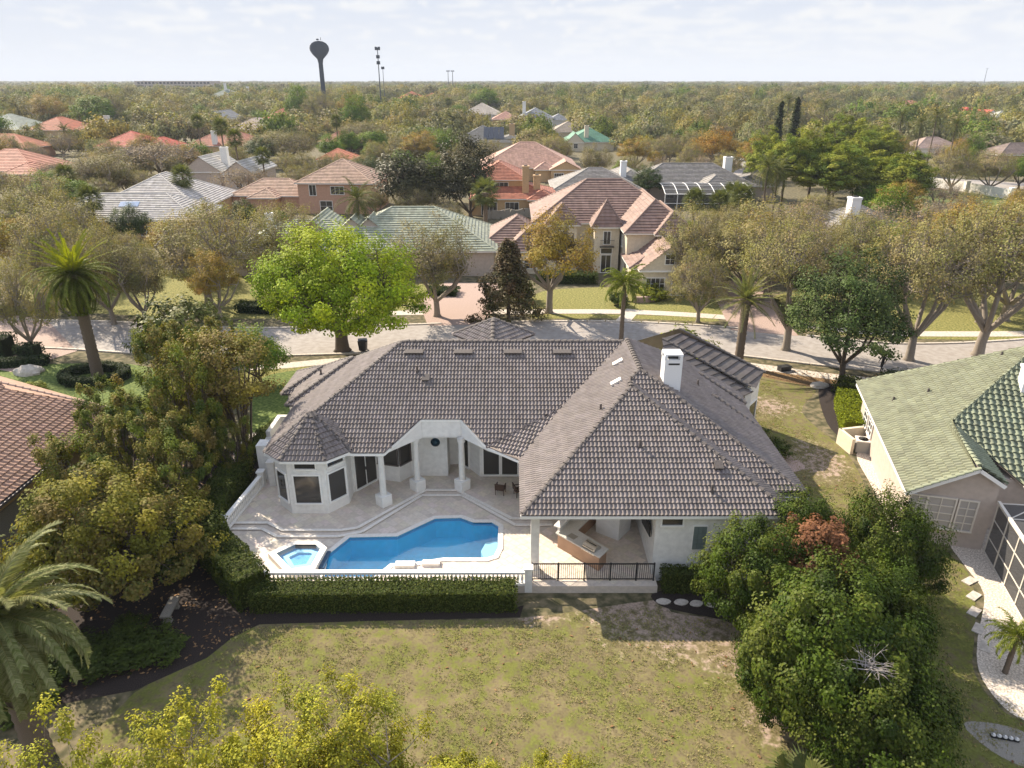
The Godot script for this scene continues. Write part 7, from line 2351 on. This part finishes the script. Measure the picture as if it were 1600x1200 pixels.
	tank.lathe([Vector2(1.4, 36.4), Vector2(2.3, 37.3), Vector2(4.2, 39.2), Vector2(5.3, 41.0), Vector2(5.5, 42.2), Vector2(5.2, 43.6), Vector2(4.1, 45.0), Vector2(2.3, 45.9), Vector2(0.3, 46.2)], 28)
	put("tank", tank.mesh(), M.tower, wt)
	var hr := MB.new()
	hr.lathe([Vector2(0.7, 46.5), Vector2(0.7, 47.3)], 10, Vector3(-0.6, 0, 0)); hr.lathe([Vector2(0.15, 46.5), Vector2(0.15, 48.0)], 6, Vector3(1.2, 0, 0))
	put("roof_hatch", hr.mesh(), M.tower, wt)
	keep_out.append(Rect2(-120, -455, 20, 20))
	for p in [["cell_tower", "tall thin antenna mast with crowded top right of the water tower", -89.1, -520.0, 45.5, 0.42], ["cell_tower", "thinner antenna mast just right of the crowded one", -108.0, -650.0, 36.0, 0.3], ["cell_tower", "small far antenna mast, left one of the far pair", -98.9, -1200.0, 41.0, 0.7], ["cell_tower", "small far antenna mast, right one of the far pair", -92.0, -1200.0, 41.0, 0.7], ["cell_tower", "slim radio mast on the right of the horizon", 1589.0, -2600.0, 68.0, 1.2]]:
		var o := thing(p[0], p[1], "antenna mast", Vector3(p[2], 0, p[3]))
		var k := MB.new()
		k.tube([Vector3.ZERO, Vector3(0, p[4], 0)], [p[5], p[5] * 0.6], 8, true)
		put("pole", k.mesh(), M.tower, o)
		var r: float = p[5] * 3.4
		for lv in ([0.99, 0.88, 0.8] if p[3] > -600 else [0.985]):
			var a := MB.new()
			for i in 6:
				var d := Vector3(cos(TAU * i / 6.0), 0, sin(TAU * i / 6.0)) * r * (1.0 if lv > 0.9 else 0.6)
				a.box(-0.3, 0.3, -1.0, 1.0, -0.3, 0.3, Transform3D(Basis(), d + Vector3(0, p[4] * lv, 0)))
				a.beam(Vector3(0, p[4] * lv, 0), d + Vector3(0, p[4] * lv, 0), 0.2, 0.2)
			put("antenna_ring", a.mesh(), M.tower, o)

func car() -> void:
	var o := thing("parked_car", "silver sport utility car parked before the salmon roofed house", "car", Vector3(17.0, 0.02, -209.0), 0.5)
	var side := [Vector2(-2.3, 0.4), Vector2(2.3, 0.4), Vector2(2.35, 0.95), Vector2(1.2, 1.1), Vector2(0.5, 1.72), Vector2(-2.0, 1.75), Vector2(-2.35, 1.1)]
	var mb := MB.new()
	for i in side.size():
		var a: Vector2 = side[i]
		var b: Vector2 = side[(i + 1) % side.size()]
		mb.quad(Vector3(a.x, a.y, -0.92), Vector3(b.x, b.y, -0.92), Vector3(b.x, b.y, 0.92), Vector3(a.x, a.y, 0.92))
	for z in [-0.92, 0.92]:
		var f := []
		for q in side:
			f.append(Vector3(q.x, q.y, z))
		mb.face(f)
	put("body", mb.mesh(), M.car, o)
	for z in [-0.925, 0.925]:
		var g := MB.new()
		g.box(-1.85, -0.75, 1.12, 1.6, z - 0.01, z + 0.01); g.box(-0.65, 0.45, 1.12, 1.6, z - 0.01, z + 0.01)
		put("side_window", g.mesh(), M.glass, o)
		for x in [-1.5, 1.5]:
			var w := MB.new()
			w.tube([Vector3(x, 0.36, z * 0.78), Vector3(x, 0.36, z * 1.02)], [0.36, 0.36], 14, true)
			put("wheel", w.mesh(), M.dark, o)
	var ws := MB.new()
	ws.quad(Vector3(1.16, 1.16, 0.8), Vector3(1.16, 1.16, -0.8), Vector3(0.57, 1.68, -0.75), Vector3(0.57, 1.68, 0.75))
	put("windscreen", ws.mesh(), M.glass, o)
	for z in [-0.7, 0.7]:
		var h := MB.new()
		h.box(2.33, 2.37, 0.72, 0.88, z - 0.16, z + 0.16)
		put("headlight", h.mesh(), M.whitepaint, o)

func _ready() -> void:
	rng.seed = 11
	var cam := Camera3D.new()
	cam.name = "camera"
	cam.position = Vector3(0, 24.5, 0)
	cam.rotation_degrees = Vector3(-23, 0, 0)
	cam.fov = 56.74
	cam.far = 12000.0
	cam.near = 0.1
	add_child(cam)
	var env := Environment.new()
	env.background_mode = Environment.BG_SKY
	var sky := Sky.new()
	var sm := PanoramaSkyMaterial.new()
	sm.panorama = ImageTexture.create_from_image(sky_image())
	sky.sky_material = sm
	env.sky = sky
	env.tonemap_mode = Environment.TONE_MAPPER_LINEAR
	env.tonemap_exposure = 2.25
	env.sdfgi_enabled = true
	env.ssao_enabled = true
	env.ssil_enabled = true
	env.fog_enabled = true
	env.fog_density = 0.00013
	env.fog_light_color = Color(0.80, 0.84, 0.90)
	var we := WorldEnvironment.new()
	we.name = "world"
	we.environment = env
	add_child(we)
	var sun := DirectionalLight3D.new()
	sun.name = "sun"
	sun.look_at_from_position(Vector3(-0.571, 0.601, -0.559) * 100, Vector3.ZERO)
	sun.light_energy = 1.6
	sun.light_color = Color(1.0, 0.94, 0.85)
	sun.light_angular_distance = 0.5
	sun.shadow_enabled = true
	add_child(sun)

	specs = tree_specs()
	materials()
	ground()
	main_house()
	terrace()
	right_house()
	left_house()
	houses()
	near_plants()
	small_things()
	woods()
